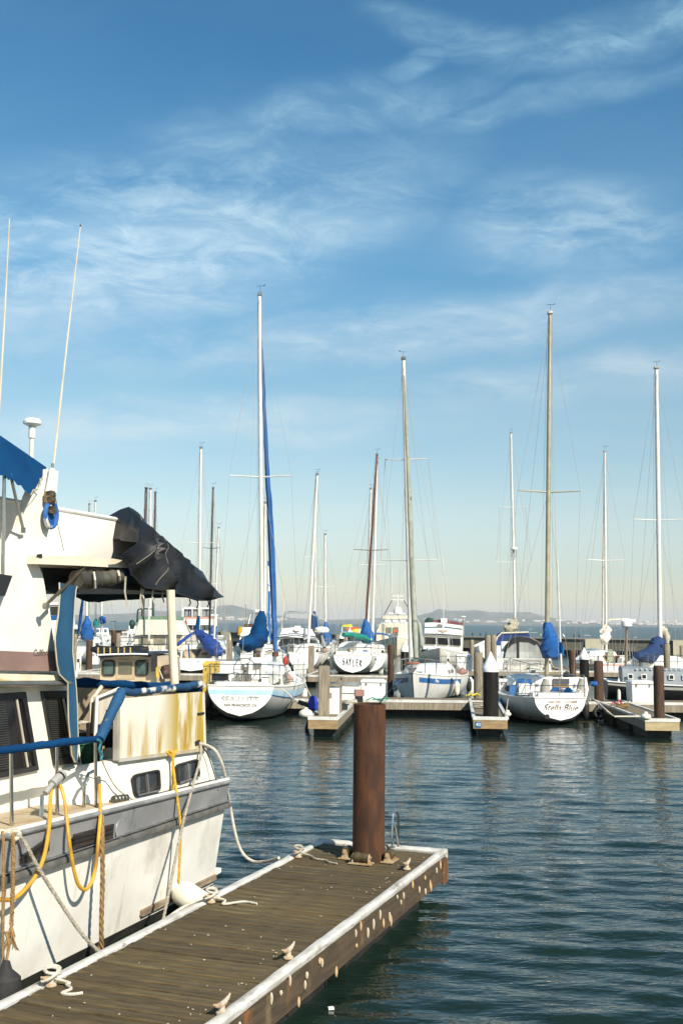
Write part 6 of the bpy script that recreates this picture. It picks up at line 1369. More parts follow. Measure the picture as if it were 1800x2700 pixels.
def tan_hatch_boat():
    b = Boat('sailboat', 'sailboat under a violet blue boom tarp beside the yellow locker', 'sailboat', 503, 1776, 3, loc=None)
    b.hull(10.0, 3.5, .85, 1.25, wt=.82, zt0=.15, over=1, hm=WHITE_HULL, tm=WHITE_CLEAN, zk=-.3, wl=.10, trake=.1)
    text('HESSAD', .36, mat('pale_blue_lettering', (.52,.58,.62), (.6,.64,.66)), b.t, frame((-.05,b.pt(0,.7,1).y-.014,b.pt(0,.68,1).z), (1,0,0), (0,-.08,1)))
    b.stripe(.955,.97,0,.9,NAVY); z = b.zs(0); b.trunk(.28,.72,2.4,.9); f = b.face('cabin_end', TAN, [(486,1712),(560,1708),(560,1738),(486,1738)], 2.6, .1); b.face('hatch', BLACK, [(502,1712),(532,1712),(520,1733)], 2.55, .04, f)
    for px in (536,543): b.b(MB().lathe(b.at(px,1724,2.5), [(0,-.05),(.07,-.05),(.07,.05),(0,.05)], 12, 'Y'), 'porthole', GLASS_DARK, f)
    b.face('blue_strip', BLUE_CANVAS, [(495,1697),(498,1697),(502,1738),(498,1738)], 1.5, .05)
    b.pushpit(.85,.16); b.lifelines(); b.clutter(15, 12); b.mast(.44, (530,1182), .092, ALU, [(1432,46)], bot=(524,1700), wr=.0065); y = b.mf.y; at = b.at
    b.cloth('mast_cover', BLUE_CANVAS, [(at(524,1624,y-.1),.09,.1),(at(522,1645,y-.1),.13,.13),(at(520,1665,y-.2),.16,.14)], 10, .02)
    b.cloth('boom_tarp', PURPLE_BLUE, [(at(518,1664,y-.3),.14,.16),(at(532,1676,y-1.0),.30,.30),(at(548,1690,y-1.8),.42,.34),(at(562,1706,y-2.6),.50,.36),(at(572,1718,y-3.2),.44,.30),(at(568,1727,y-3.5),.25,.2)], 14, .05)
    b.cloth('awning', PURPLE_BLUE, [(at(510,1668,y-.6),.08,.08),(at(490,1683,y-1.6),.15,.08),(at(468,1700,y-2.6),.12,.08)], 10, .03)
tan_hatch_boat()
# ================================================================ motor boats farther off
def win_row(b, x0, x1, y0, y1, n, yy, gap=.12, par=None, m=GLASS_DARK, sk=0, frame_m=None):
    w_ = (x1-x0)/n
    for k in range(n): a, c = x0+w_*(k+gap/2), x0+w_*(k+1-gap/2); b.windows([[(a,y0+sk*k/n),(c,y0+sk*(k+1)/n),(c,y1+sk*(k+1)/n),(a,y1+sk*k/n)]], yy, m, par, frame_m)
def facing(name, label, cat, px, py, head, L):
    """boat whose bow stands at the pixel, pointing at the camera side"""
    bow = G(px, py, 0); d = Vector((math.sin(R_(head)), math.cos(R_(head)), 0)); st = bow - d*L; return Boat(name, label, cat, 0, 0, head, loc=Vector((st.x,st.y,0)))
def block(b, name, m, pxs, y, th, par=None, bev=.04):
    """solid deck house: pixel outline on plane y, th metres deep towards the bow (negative for a bow-on boat), edges rounded"""
    pts = [b.at(a,c,y) for a, c in pxs]; cen = sum(pts, Vector())/len(pts); v = Vector((0,th,0)); s = math.copysign(1, th)
    rings = [[cen+(p-cen)*.975 for p in pts], [p+Vector((0,s*bev,0)) for p in pts], [p+v-Vector((0,s*bev,0)) for p in pts], [cen+(p-cen)*.975+v for p in pts]]
    return b.b(MB().loft(rings), name, m, par)
def arched_trawler():
    L = 10; b = facing('trawler', 'white trawler yacht with curved dark windscreen and bimini hoop', 'motor boat', 772, 1766, 172, L)
    b.hull(L, 3.5, 1.1, 1.62, wt=.9, over=.9, hm=mat('cream_grey_hull', (.62,.6,.52), (.55,.53,.46), 2, .4), zk=-.3, bulge=2.4, pw=.7, bowfull=2.2)
    y = L*.52
    block(b, 'wheelhouse', WHITE, [(731,1686),(742,1681),(780,1679),(818,1682),(838,1690),(838,1720),(728,1715)], y, -3.2); 
    f = block(b, 'windscreen', GLASS_DARK, [(736,1692),(744,1684),(780,1682),(815,1685),(832,1692),(834,1712),(800,1708),(760,1706),(735,1706)], y+.10, -.08)
    block(b, 'roof_brow', WHITE_CLEAN, [(735,1680),(744,1658),(780,1654),(822,1659),(838,1688),(800,1682),(760,1679)], y+.25, -3.4)
    for yy in (1671, 1676): b.tube('roof_line', NAVY, [b.at(738,yy+3,y+.30), b.at(780,yy-2,y+.30), b.at(836,yy+9,y+.30)], .02, 4)
    b.b(MB().blob(b.at(780,1664,y+.25), (.5,.1,.2), 10, 6), 'emblem', STEEL_DULL); b.box('search_light', WHITE_CLEAN, b.at(784,1654,y), (.4,.4,.2))
    b.face('coaming', mat('brown_rail', (.2,.15,.08)), [(748,1653),(835,1659),(835,1663),(748,1658)], y-.6, -.1)
    hp = [(744,1660),(748,1617),(760,1613),(790,1612),(820,1616),(836,1624),(840,1665)]; b.tube('bimini_hoop', STEEL, [b.at(a,c,y-1.6) for a,c in hp], .035, 6); b.tube('bimini_hoop', STEEL, [b.at(a+3,c+4,y-2.6) for a,c in hp], .03, 6)
    b.tube('bow_rail', STEEL, [b.at(734,1712,y+1), b.at(760,1700,L*.8), b.at(781,1698,L-.2), b.at(805,1702,L*.8), b.at(838,1716,y+1)], .025, 5)
    for a in (745,765,781,800,820): b.tube('rail_post', STEEL, [b.at(a,1702,L*.85), b.at(a,1712,L*.8)], .02, 4)
    b.b(MB().lathe(b.at(848,1665,y-1.8), [(0,-.1),(.5,-.05),(.56,.1),(.4,.3),(0,.36)], 16), 'dinghy_dome', WHITE_CLEAN); b.face('side_curtain', BLACK, [(838,1672),(848,1672),(862,1718),(845,1716)], y-1, .05); b.face('side_curtain', GLASS_CLEAR, [(846,1675),(850,1675),(860,1705),(848,1706)], y-.9, .03)
    b.tube('whip_aerial', ALU, [b.at(742,1664,y-.5), b.at(750,1577,y-.5)], .02, 5); b.box('fender_board', WHITE_CLEAN, b.at(840,1735,L*.4), (1.0,.3,.9))
arched_trawler()
def green_striped():
    L = 11; b = facing('pilothouse_boat', 'white pilothouse boat with green stripe and three dark windows', 'motor boat', 1158, 1772, 188, L)
    b.hull(L, 3.6, 1.0, 1.5, wt=.85, over=1.0, hm=mat('ivory_hull', (.60,.58,.5), (.54,.52,.45), 2, .4), zk=-.3, bulge=2.4, pw=.7, bowfull=2.3)
    y = L*.55; block(b, 'wheelhouse', WHITE, [(1116,1672),(1218,1676),(1216,1722),(1114,1712)], y, -3)
    win_row(b, 1118,1216,1679,1698,3,y+.09,.16,None,GLASS_DARK,5,CREAM)
    block(b, 'fly_bridge', WHITE_CLEAN, [(1119,1642),(1140,1641),(1170,1643),(1219,1650),(1219,1676),(1165,1671),(1117,1670)], y+.3, -3.2)
    GS = mat('green_stripe', (.03,.16,.12)); b.tube('stripe', GS, [b.at(1119,1654,y+.32), b.at(1166,1653,y+.32)], .035, 4); b.tube('stripe', GS, [b.at(1170,1653,y+.32), b.at(1218,1659,y+.32)], .035, 4)
    b.face('maroon_top', mat('maroon_cover', (.16,.05,.05), (.12,.035,.035)), [(1142,1635),(1165,1633),(1216,1642),(1218,1648),(1140,1641)], y-.3, -2); b.cloth('green_cover', mat('dark_green_cover', (.008,.04,.025), (.012,.06,.035)), [(b.at(1119,1638,y-.4),.12,.1),(b.at(1130,1636,y-.4),.2,.13),(b.at(1142,1636,y-.4),.16,.12)], 10, .03)
    b.face('bow_pulpit_mark', TAN, [(1154,1661),(1182,1662),(1168,1668)], y+.36, -.05); b.box('search_light', WHITE_CLEAN, b.at(1170,1636,y-.2), (.42,.4,.28)); b.face('vent', mat('grey_shade_cover', (.2,.2,.19)), [(1152,1647),(1157,1645),(1166,1647),(1166,1655),(1152,1654)], y+.34, -.06)
    b.tube('whip_aerial', ALU, [b.at(1169,1636,y-.2), b.at(1167,1470,y-.2)], .022, 5); b.tube('radar_pole', STEEL, [b.at(1220,1680,y-.5), b.at(1220,1628,y-.5)], .04, 8); b.b(MB().lathe(b.at(1220,1626,y-.5), [(0,-.03),(.18,-.02),(.18,.03),(0,.06)], 14), 'gps_dish', WHITE_CLEAN)
    b.tube('bow_rail', STEEL, [b.at(1112,1712,y), b.at(1140,1712,L*.8), b.at(1160,1712,L-.2), b.at(1185,1716,L*.8), b.at(1228,1724,y)], .02, 5)
    b.tube('bow_line', BLUE_CANVAS, [b.at(1200,1715,y+.5), b.at(1203,1724,y+.9), b.at(1214,1750,y+1.2)], .025, 5); b.tube('bow_line', BLUE_CANVAS, [b.at(1127,1708,y+.5), b.at(1121,1722,y+.9)], .035, 5)
green_striped()
def tower_yacht():
    L = 13; b = facing('sport_yacht', 'cream sport yacht with tall radar arch tower and open flybridge', 'motor boat', 1045, 1731, 185, L)
    b.hull(L, 4.4, 1.3, 1.8, wt=.9, hm=CREAM, zk=-.3, bulge=2.4, pw=.7, bowfull=2.2); y = L*.5
    block(b, 'deck_house', CREAM, [(992,1664),(1000,1645),(1075,1645),(1085,1660),(1085,1690),(990,1690)], y, -4); win_row(b, 1016,1070,1654,1668,3,y+.08,.2,None,mat('olive_glass', (.2,.2,.13), (.15,.15,.1), 2, .1))
    block(b, 'fly_bridge', WHITE_CLEAN, [(1010,1640),(1075,1640),(1078,1654),(1006,1656)], y-.3, -2.6); block(b, 'hard_top', CREAM, [(1006,1623),(1078,1623),(1078,1632),(1004,1632)], y-.2, -3); win_row(b, 1012,1072,1634,1641,3,y-.2,.25,None,WHITE_CLEAN)
    block(b, 'side_wing', WHITE, [(992,1668),(994,1648),(1000,1642),(1012,1642),(1010,1668)], y-.4, -2)
    b.tube('tower_mast', WHITE_CLEAN, [b.at(1048,1623,y-.8), b.at(1048,1568,y-.8)], .07, 8)
    for a in (1033,1064): b.tube('tower_leg', mat('dark_leg', (.08,.08,.09)), [b.at(1048+(a-1048)*1.0,1583,y-.8), b.at(1012 if a < 1048 else 1086,1622,y-.8)], .05, 6); b.tube('whip_aerial', WHITE_CLEAN, [b.at(a,1572,y-.8), b.at(a,1500 if a < 1048 else 1510,y-.8)], .02, 4)
    for yy, hw in ((1572,16),(1582,17)): b.tube('cross_bar', WHITE_CLEAN, [b.at(1048-hw,yy,y-.8), b.at(1048+hw,yy,y-.8)], .05, 6)
    b.b(MB().lathe(b.at(1048,1618,y-.6), [(0,0),(.42,.0),(.42,.35),(.3,.62),(0,.72)], 16), 'radome', WHITE_CLEAN); b.b(MB().bar(b.at(1024,1617,y-.5), b.at(1068,1618,y-.5), .12, .12), 'radar_scanner', WHITE_CLEAN, None, False)
    b.tube('blue_tube', MID_BLUE, [b.at(985,1670,y+2), b.at(1005,1671,y+2.2), b.at(1022,1674,y+2.4), b.at(1034,1681,y+2.6)], .09, 8); b.face('white_cover', CREAM_SAIL, [(1050,1655),(1075,1648),(1075,1685),(1048,1685)], y+.8, -.6); b.box('radar_gear', ORANGE, b.at(1044,1664,y+.5), (.5,.3,.25))
tower_yacht()
def flybridge_boat():
    L = 10; b = facing('motor_cruiser', 'white flybridge cruiser with tan bimini frame behind the blue boom cover', 'motor boat', 668, 1742, 178, L)
    b.hull(L, 3.6, 1.1, 1.6, wt=.9, hm=WHITE, zk=-.3); y = L*.5
    block(b, 'deck_house', WHITE, [(632,1676),(708,1676),(712,1722),(628,1722)], y, -3.5); win_row(b, 636,706,1684,1700,3,y+.06,.2); block(b, 'fly_bridge', WHITE_CLEAN, [(638,1654),(704,1654),(708,1676),(632,1676)], y+.2, -3); b.face('windscreen', mat('brown_tint', (.1,.06,.04), (.07,.045,.03), 3, .2), [(642,1645),(705,1645),(704,1654),(640,1654)], y, -.06)
    b.tube('bimini_frame', STEEL, [b.at(650,1650,y-1), b.at(659,1618,y-1), b.at(706,1618,y-1), b.at(712,1650,y-1)], .05, 6); b.face('frame_knee', WHITE, [(652,1648),(660,1618),(662,1618),(656,1648)], y-.9, -.1)
    b.box('search_light', WHITE_CLEAN, b.at(678,1610,y-1), (.5,.3,.2)); b.cloth('yellow_jacket', mat('amber_oilskin', (.55,.32,.02), (.45,.25,.02)), [(b.at(633,1652,y+.4),.16,.2),(b.at(632,1663,y+.4),.2,.25),(b.at(630,1674,y+.4),.12,.15)], 10, .06)
    b.tube('gps_mast', STEEL, [b.at(648,1660,y-.5), b.at(648,1594,y-.5)], .025, 5); b.tube('whip_aerial', ALU, [b.at(668,1640,y), b.at(675,1562,y)], .02, 5)
flybridge_boat()
def express_cruiser():
    b = Boat('express_cruiser', 'white express cruiser with black framed clear canvas enclosure, stern towards the camera', 'motor boat', 1372, 1786, 2)
    b.hull(9, 3.0, 1.05, 1.4, wt=.94, zt0=.02, over=.8, hm=WHITE, tm=mat('streaky_transom', (.78,.76,.69), (.7,.67,.58), 2, .4, stain=((.5,.42,.26), 3, (1,1,.3), .55, .75, .6)), zk=-.2, bulge=3, pw=.45, mx=.3)
    IK = mat('pale_grey_script', (.45,.45,.43)); z = b.pt(0,.72,1).z; yb = -.02
    text('Marsh', .22, IK, b.t, frame((-.28,yb-.03,z), (1,0,0), (0,0,1)), shear=.4); text('Mellow', .22, IK, b.t, frame((.72,yb-.03,z), (1,0,0), (0,0,1)), shear=.4)
    block(b, 'transom_top', WHITE, [(1326,1739),(1434,1739),(1437,1768),(1322,1766)], -.0, 1.2)
    arch = [(1327,1738),(1330,1720),(1336,1700),(1350,1686),(1370,1680),(1395,1682),(1416,1692),(1428,1712),(1434,1738)]
    outer = [b.at(a,c,.4) for a,c in arch]; b.b(MB().tube(outer+[outer[0]], .06, 6), 'canvas_frame', BLACK)
    inn = [(1331,1736),(1334,1716),(1340,1700),(1351,1690),(1360,1688),(1361,1736)]; b.face('clear_panel', GLASS_CLEAR, inn, .42, .02); b.face('clear_panel', GLASS_CLEAR, [(1368,1687),(1394,1688),(1412,1697),(1424,1714),(1429,1736),(1368,1735)], .42, .02); b.face('canvas_strip', BLACK, [(1361,1683),(1368,1683),(1368,1737),(1361,1737)], .40, .03)
    rows = [[b.at(a,c,.4)+Vector((0,k*.7,.03*k)) for a,c in arch[1:-1]] for k in range(4)]; b.b(MB().loft(rows, False, False), 'canvas_top', BLACK); b.b(MB().loft([[b.at(a,c,.36) for a,c in arch[2:-2]],[b.at(a,c+7,.36) for a,c in [(1340,1702),(1352,1690),(1370,1684),(1395,1685),(1412,1694)]]], False, False), 'canvas_brow', BLACK)
    b.face('canvas_hem', BLACK, [(1324,1734),(1436,1738),(1436,1743),(1324,1740)], .38, .04)
    b.box('cockpit_seat', WHITE, (0,1.2,1.75), (2.0,.4,.6)); b.box('helm', CREAM, (.5,2.6,1.9), (.9,.5,.8)); b.tube('stern_rail', STEEL_DULL, [b.at(1387,1775,-.3), b.at(1388,1755,-.3), b.at(1410,1750,-.3), b.at(1434,1753,-.3), b.at(1426,1778,-.3)], .025, 5); b.box('swim_step', WHITE, (0,-.25,.32), (2.7,.5,.1))
    for px in (1333,1392,1433): b.b(MB().lathe(b.at(px,1762,-.04), [(0,-.02),(.05,-.02),(.05,.02),(0,.02)], 10, 'Y'), 'scupper', BLACK)
    sausage_fender(b.M @ b.at(1313,1770,.6), .8, .1, 'pale fender at the left quarter of the express cruiser')
express_cruiser()
def blue_canvas_cruiser():
    b = Boat('motor_cruiser', 'cruiser with navy canvas top seen behind the clear canvas enclosure', 'motor boat', 1345, 1772, 4, loc=Vector((11.6,78.0,0)))
    b.hull(10, 3.6, 1.5, 2.0, wt=.92, hm=WHITE, zk=-.2); 
    NB = mat('navy_canvas_top', (.008,.03,.13), (.012,.045,.17), 2, .8, bump=.2); block(b, 'canvas_top', NB, [(1300,1708),(1308,1682),(1320,1670),(1390,1667),(1396,1676),(1396,1700),(1330,1704)], .5, 2.5); b.tube('canvas_edge', CREAM, [b.at(1300,1708,.45), b.at(1310,1680,.45), b.at(1322,1669,.45), b.at(1392,1667,.45)], .06, 6); block(b, 'cockpit_side', WHITE, [(1298,1710),(1330,1706),(1345,1735),(1295,1740)], .3, 2)
    b.tube('windscreen_bar', STEEL, [b.at(1300,1715,.2), b.at(1333,1690,.2)], .05, 6); b.b(MB().blob(b.at(1316,1714,.2), (.5,.3,.3), 10, 6), 'engine_cover', mat('charcoal_cover', (.06,.06,.065)))
blue_canvas_cruiser()
def green_topped():
    b = Boat('motor_cruiser', 'cream cruiser with broad sloping canvas and sage green top under the yacht awning', 'motor boat', 435, 1762, 4)
    b.hull(11, 4.0, 1.0, 1.6, wt=.92, hm=WHITE, zk=-.2, zt0=0)
    CV = mat('ivory_canvas', (.70,.66,.54), (.62,.58,.47), 2, .8, bump=.15)
    block(b, 'sloping_canvas', CV, [(366,1634),(455,1634),(482,1674),(355,1674)], 1.0, 3.5); block(b, 'green_top', mat('sage_green_top', (.16,.25,.16), (.13,.2,.13)), [(362,1626),(450,1624),(458,1634),(364,1634)], 1.1, 3.3)
    block(b, 'house', CREAM, [(355,1676),(485,1676),(488,1712),(352,1712)], 1.3, 4); win_row(b, 362,480,1680,1700,3,1.25,.25,None,mat('grey_curtained_pane', (.2,.18,.13), (.3,.27,.2), 2, .2)); block(b, 'stern_box', WHITE, [(365,1712),(480,1712),(482,1738),(362,1738)], .2, .8)
    b.wheel(b.at(403,1712,.2), .42); b.wheel(b.at(440,1712,.2), .42); b.tube('stern_rail', STEEL, [b.at(352,1700,.1), b.at(480,1698,.1)], .03, 5); b.tube('hoop', mat('green_hoop', (.01,.07,.05)), [b.at(362,1640,2), b.at(364,1608,2), b.at(372,1605,2), b.at(404,1606,2), b.at(408,1640,2)], .06, 6); b.cloth('green_cover', mat('dark_green_cover', (.008,.04,.025)), [(b.at(347,1635,1),.12,.12),(b.at(349,1645,1),.2,.25),(b.at(347,1658,1),.12,.14)], 10, .04)
    for px in (392,395): b.tube('flag_staff', ALU, [b.at(px,1690,.4), b.at(px,1560 if px == 395 else 1598,.4)], .03, 5)
green_topped()
def ferry_like():
    L = 14; b = facing('passenger_boat', 'tall two storey white boat with salmon band and open windowed top deck', 'motor boat', 520, 1716, 176, L)
    b.hull(L, 4.6, 1.4, 1.9, wt=.95, hm=WHITE, zk=-.2, pw=.7); y = L*.6
    block(b, 'main_deck', WHITE, [(480,1662),(560,1662),(566,1700),(476,1700)], y, -6); win_row(b, 484,556,1648,1661,6,y+.10,.2); block(b, 'upper_front', WHITE_CLEAN, [(482,1632),(560,1632),(562,1648),(480,1648)], y+.2, -5)
    block(b, 'salmon_band', mat('salmon_band', (.5,.27,.19), (.44,.22,.15)), [(484,1626),(560,1626),(560,1632),(483,1632)], y+.15, -5); block(b, 'pilot_deck', mat('dark_deck', (.12,.11,.10)), [(486,1606),(556,1606),(556,1626),(486,1626)], y-.3, -3); win_row(b, 486,556,1607,1625,6,y-.2,.25,None,mat('see_through_glass', (.25,.3,.33), (.18,.2,.2), 3, .08)); block(b, 'roof', WHITE_CLEAN, [(482,1602),(558,1602),(558,1606),(482,1606)], y+.1, -4)  # top deck block in a plain dark grey
    for px in (483,507,531,556): b.tube('roof_post', WHITE_CLEAN, [b.at(px,1606,y+.05), b.at(px,1626,y+.05)], .06, 6)
    b.tube('side_derrick', WHITE_CLEAN, [b.at(570,1668,y), b.at(570,1622,y)], .10, 6); b.tube('side_derrick', WHITE_CLEAN, [b.at(555,1622,y), b.at(575,1622,y)], .08, 6); b.cloth('blue_cover', BLUE_BRIGHT, [(b.at(566,1650,y+3),.2,.2),(b.at(563,1664,y+3),.4,.4),(b.at(560,1680,y+3),.5,.4)], 12, .1)
    b.cloth('ensign', RED, [(b.at(491,1632,y+.5),.05,.05),(b.at(491,1645,y+.5),.12,.05),(b.at(491,1660,y+.5),.06,.04)], 8, .05); b.tube('flag_staff', ALU, [b.at(479,1660,y), b.at(480,1580,y)], .04, 5); b.tube('flag_staff', ALU, [b.at(566,1640,y-1), b.at(568,1560,y-1)], .04, 5)
ferry_like()
def rod_rack_boat():
    b = Boat('fishing_boat', 'tan wheelhouse fishing boat with a row of rod holders along its roof', 'fishing boat', 350, 1850, 6, loc=Vector((-7.3,32.6,0)))
    b.hull(8, 3.0, 1.0, 1.7, wt=.9, hm=WHITE, zk=-.2, zt0=0); at = b.at; y = 2.2
    block(b, 'wheelhouse', mat('warm_tan_wheelhouse', (.52,.42,.28), (.46,.36,.23), 3, .5), [(263,1742),(278,1734),(300,1731),(352,1728),(400,1732),(420,1738),(424,1800),(262,1800)], y, 2.6)
    RG = mat('deep_green_glass', (.02,.05,.045), (.08,.12,.1), 3, .08)
    for x0, x1 in ((272,302),(359,388)):
        pts = [at(x0,1743,y-.03), at(x1,1743,y-.03), at(x1,1780,y-.03), at(x0,1780,y-.03)]; out = []
        for i in range(4):
            p, q, r = pts[i-1], pts[i], pts[(i+1)%4]
            for j in range(6): u_ = j/5; out.append((q+(p-q)*.22)*(1-u_)**2 + q*2*u_*(1-u_) + (q+(r-q)*.22)*u_*u_)
        f = b.b(MB().prism(out, (0,.05,0)), 'window', RG, None, False); b.b(MB().tube(out+[out[0]], .035, 6), 'gasket', RUBBER, f)
    f = b.face('door', mat('tan_door', (.46,.36,.22), (.4,.31,.19)), [(307,1740),(356,1739),(356,1790),(307,1790)], y-.02, .04); b.face('door_pane', mat('murky_pane', (.09,.085,.055), (.14,.13,.09), 3, .15), [(313,1747),(348,1746),(348,1777),(313,1777)], y-.05, .03, f); b.tube('roof_handle', STEEL_DULL, [at(317,1736,y-.06), at(318,1738,y-.08), at(337,1737,y-.08), at(338,1735,y-.06)], .012, 5)
    block(b, 'roof', BLACK, [(255,1727),(300,1724),(352,1722),(390,1724),(392,1728),(352,1729),(300,1732),(262,1736)], y-.35, 3.3); b.tube('roof_edge', WHITE_CLEAN, [at(257,1727,y-.4), at(300,1725,y-.4), at(352,1724,y-.4), at(390,1725,y-.4)], .03, 6)
    b.tube('roof_rail', STEEL, [at(258,1718,y-.2), at(390,1718,y-.2)], .018, 6); b.cloth('black_bag', BLACK, [(at(240,1711,y+.3),.06,.05),(at(262,1714,y+.3),.14,.09),(at(310,1716,y+.3),.14,.12),(at(370,1715,y+.3),.16,.12),(at(392,1712,y+.3),.10,.09)], 12, .03)
    for px in (259,275,291,312,328,344): b.tube('rod_holder', mat('brass_yellow_tube', (.5,.36,.12), (.42,.3,.1), 6, .4), [at(px,1707,y-.25), at(px,1727,y-.25)], .026, 8)
    b.face('cylinder', YELLOW, [(411,1760),(419,1758),(420,1786),(412,1786)], y-.3, .12); b.box('winch', RUBBER, at(407,1745,y-.2), (.14,.2,.6)); b.cloth('brown_bundle', mat('brown_bundle', (.1,.05,.03), (.05,.03,.02)), [(at(436,1755,y),.12,.2),(at(440,1775,y),.16,.2),(at(438,1790,y),.14,.1)], 10, .06); b.tube('davit', STEEL, [at(420,1765,y-.3), at(430,1790,y-.3)], .02, 5)
rod_rack_boat()
def blue_hull_cabin():
    b = facing('cabin_boat', 'white cabined boat with a navy hull beyond the rod rack roof', 'motor boat', 285, 1702, 160, 9)
    b.hull(9, 3.2, .9, 1.2, wt=.9, hm=MID_BLUE, bm=BOOT, zk=-.2); y = 4.6; block(b, 'cabin', WHITE_CLEAN, [(240,1660),(252,1657),(286,1655),(290,1680),(240,1682)], y, -2.6); win_row(b, 243,284,1659,1667,4,y+.06,.3,None,mat('blue_pane', (.03,.07,.16), (.1,.15,.22), 3, .1)); b.box('blue_roof_cover', MID_BLUE, b.at(272,1653,y-.6), (2.2,1.4,.1)); b.tube('awning_bar', STEEL, [b.at(262,1640,y-2), b.at(306,1638,y-2)], .05, 5); b.tube('awning_post', STEEL, [b.at(305,1660,y-2), b.at(306,1638,y-2)], .04, 5)
blue_hull_cabin()
def white_stern():
    b = Boat('motor_cruiser', 'small white cruiser stern with black slatted back, left of the cream cruiser', 'motor boat', 329, 1702, 3)
    b.hull(8, 3.0, 1.1, 1.4, wt=.94, zt0=0, hm=WHITE, zk=-.2); block(b, 'cockpit_back', WHITE, [(322,1665),(338,1665),(340,1682),(318,1682)], .1, 1.5); win_row(b, 320,337,1668,1676,5,.05,.5,None,BLACK); block(b, 'cabin', WHITE_CLEAN, [(340,1650),(356,1650),(358,1700),(340,1700)], .5, 2); b.face('door', GLASS_DARK, [(338,1672),(345,1672),(345,1684),(338,1684)], .3, .05)
    text('Lydia', .3, INK_FADED, b.t, frame((0,-.06,1.0), (1,0,0), (0,0,1)), shear=.3)
white_stern()
def far_left_cruiser():
    b = Boat('motor_cruiser', 'white cruiser with dark windows and blue band glimpsed between wall and blue curtain', 'motor boat', 148, 1690, 3)
    b.hull(10, 3.6, 1.9, 2.3, wt=.94, zt0=0, hm=WHITE, zk=-.2); block(b, 'saloon', WHITE_CLEAN, [(126,1588),(175,1588),(178,1680),(122,1680)], .3, 4); b.face('window', GLASS_DARK, [(132,1599),(170,1598),(168,1622),(134,1622)], .26, .05); b.face('blue_band', BLUE_BRIGHT, [(134,1623),(166,1622),(162,1634),(136,1635)], .25, .05); block(b, 'top_rail', WHITE, [(130,1592),(175,1591),(175,1594),(130,1595)], .1, 3)
far_left_cruiser()
def yellow_canopy():
    b = Boat('patrol_boat', 'small boat with lemon canopy and orange and yellow gear on the far side', 'motor boat', 925, 1688, 12)
    b.hull(8, 3.0, 1.4, 1.8, wt=.9, zt0=0, hm=YELLOW, zk=-.2); block(b, 'canopy', LEMON, [(900,1653),(904,1647),(920,1646),(924,1654)], 2, 2.5)
    for px in (901,923): b.tube('canopy_post', WHITE_CLEAN, [b.at(px,1653,2), b.at(px+1,1668,2)], .08, 6)
    b.cloth('orange_gear', ORANGE, [(b.at(914,1660,2.2),.25,.3),(b.at(928,1659,2.2),.35,.3),(b.at(945,1657,2.2),.35,.35)], 10, .12); b.cloth('raft', LEMON, [(b.at(925,1665,1.8),.2,.2),(b.at(940,1664,1.8),.4,.25),(b.at(950,1660,1.8),.25,.25)], 10, .05); b.box('pilot_box', WHITE_CLEAN, b.at(950,1665,2), (.6,.8,.9))
yellow_canopy()
# ================================================================ plain sailboats behind, one for each mast that stands up
def simple_sail(label, Y, bx, top, r, m, spr=(), cover=None, head=3, L=8.5, hm=WHITE_HULL, wires=True, cab=True, extra=None):
    p = W(bx, 1700, Y); b = Boat('sailboat', label, 'sailboat', 0, 0, head, 'sailboats farther back in the marina', loc=Vector((p.x-math.sin(R_(head))*L*.42, p.y-math.cos(R_(head))*L*.42, 0)))
    b.hull(L, L*.31, 1.2, 1.5, hm=hm, tm=WHITE_CLEAN, zk=-.3); b.trunk(.3,.72,1.7,.55); b.clutter(int(Y*7), 5); b.pushpit(.6,.15,STEEL,5,.02)
    b.mast(.42, top, r, m, spr, wires=wires, wr=.008, bot=(bx,1690)); y = b.mf.y
    if cover: cm, h0, h1, w_ = cover; b.cloth('boom_cover', cm, [(b.at(bx,h0,y-.1),.10,.1),(b.at(bx,lerp(h0,h1,.5),y-.2),w_*.7,w_*.6),(b.at(bx+2,h1-5,y-1.0),w_,w_),(b.at(bx+4,h1,y-2.0),w_*.7,w_*.5)], 10, .05)
    else: b.tube('boom', m, [Vector((0,y-.1,b.zs(.4)+1.0)), Vector((0,y-3.2,b.zs(.4)+.95))], .05, 6)
    if extra: extra(b)
    return b
BV = BLUE_BRIGHT
simple_sail('far sailboat with bright blue sail cover and blue furled headsail, leftmost under the awning', 80, 229, (231,1388), .11, ALU, (), (BV,1624,1678,.5), extra=lambda b: b.cloth('furled_headsail', BV, [(b.at(221,1560,6),.07,.07),(b.at(214,1620,7.4),.13,.13),(b.at(207,1672,8),.09,.09)], 8, .02))
simple_sail('far sailboat with slim white mast, second of the masts under the awning', 92, 252, (252,1322), .10, ALU, (), (GREEN_CANVAS,1632,1650,.25))
simple_sail('far sailboat with a small blue cover low on its mast under the awning', 99, 268, (270,1402), .09, ALU, (), (BV,1624,1640,.35))
simple_sail('far sailboat with grey mast between two white masts under the awning', 108, 236, (236,1330), .10, GREY_SAIL)
simple_sail('sailboat with thick dark mast rising behind the cream cruiser', 84, 375, (386,1288), .13, DARK_MAST)
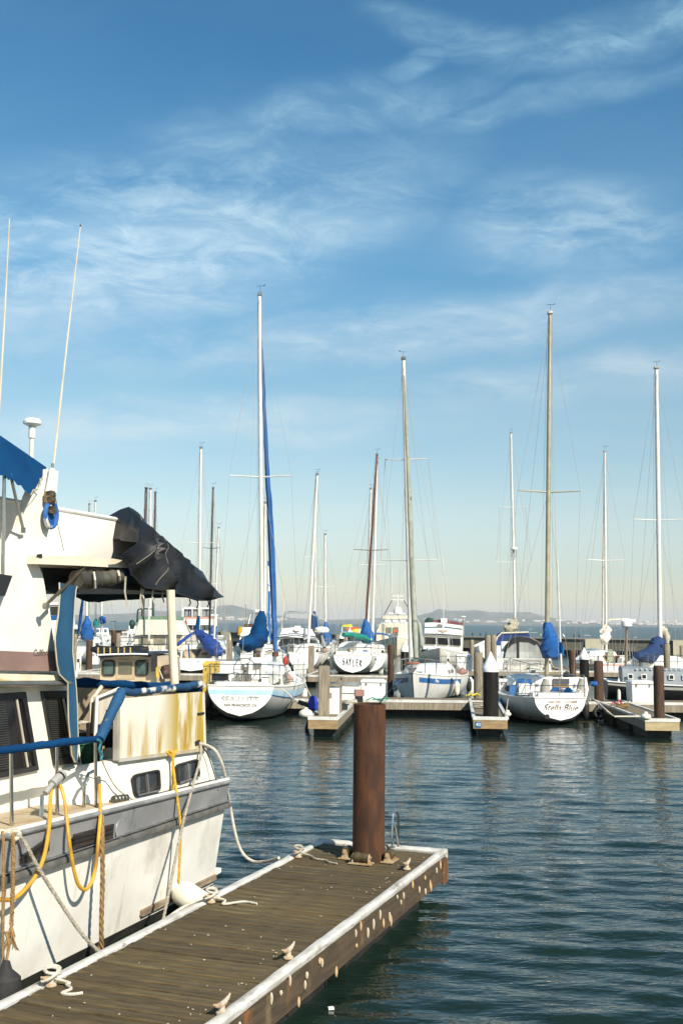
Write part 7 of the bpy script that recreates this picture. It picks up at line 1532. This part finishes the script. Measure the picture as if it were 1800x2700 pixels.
simple_sail('sailboat with white mast between two dark masts behind the dinghy', 89, 396, (397,1290), .12, ALU)
simple_sail('sailboat with the shorter dark mast right of the white one behind the dinghy', 95, 403, (410,1299), .11, DARK_MAST)
simple_sail('sailboat with thin dark mast right of the white mast by the mesh cover', 72, 552, (562,1288), .075, DARK_MAST, [(1446,22)])
simple_sail('sailboat with thin pale mast just right of the dark mast by the mesh cover', 80, 565, (577,1393), .07, ALU, [(1540,20)])
simple_sail('sailboat whose white mast stands close beside the tall mast with blue furled sail', 66, 697, (699,1327), .085, ALU)
simple_sail('sailboat with raked white mast left of the matching pair behind the trawler', 70, 813, (836,1252), .10, ALU, (), None)
simple_sail('sailboat with navy gathered sail cover on the upright mast behind the trawler', 84, 828, (834,1256), .095, ALU, [(1470,28)], (BLUE_CANVAS,1612,1662,.42))
simple_sail('sailboat with lone short white mast right of the trawler hoop', 88, 858, (857,1410), .10, ALU, [(1548,27)], (BV,1640,1690,.5))
simple_sail('sailboat with slim white mast just left of the brown mast', 75, 969, (977,1290), .085, ALU)
simple_sail('sailboat with white mast just right of the brown mast', 70, 981, (993,1222), .10, ALU, [(1490,42)])
def rad(b):
    p = b.at(1354,1447,b.mf.y-.3); b.b(MB().lathe(p, [(0,-.12),(.25,-.1),(.3,0),(.25,.12),(0,.16)], 14), 'radar_dome', WHITE_CLEAN); b.tube('dome_bracket', STEEL_DULL, [p+Vector((-.2,0,-.15)), p+Vector((-.2,0,-.7)), p+Vector((.2,0,-.7)), p+Vector((.2,0,-.15))], .03, 5)
    y = b.mf.y; at = b.at; b.cloth('gathered_sail', mat('tan_grey_cover', (.36,.33,.24), (.28,.25,.18), 3, .9), [(at(1359,1630,y-.1),.14,.14),(at(1356,1644,y-.3),.4,.4),(at(1348,1656,y-.9),.5,.4),(at(1338,1660,y-1.6),.3,.2),(at(1328,1650,y-2.2),.12,.12)], 12, .08)
simple_sail('sailboat with radar dome halfway up its thin mast and a tan gathered sail', 92, 1358, (1346,1142), .105, ALU, [(1338,34),(1483,46)], None, extra=rad)
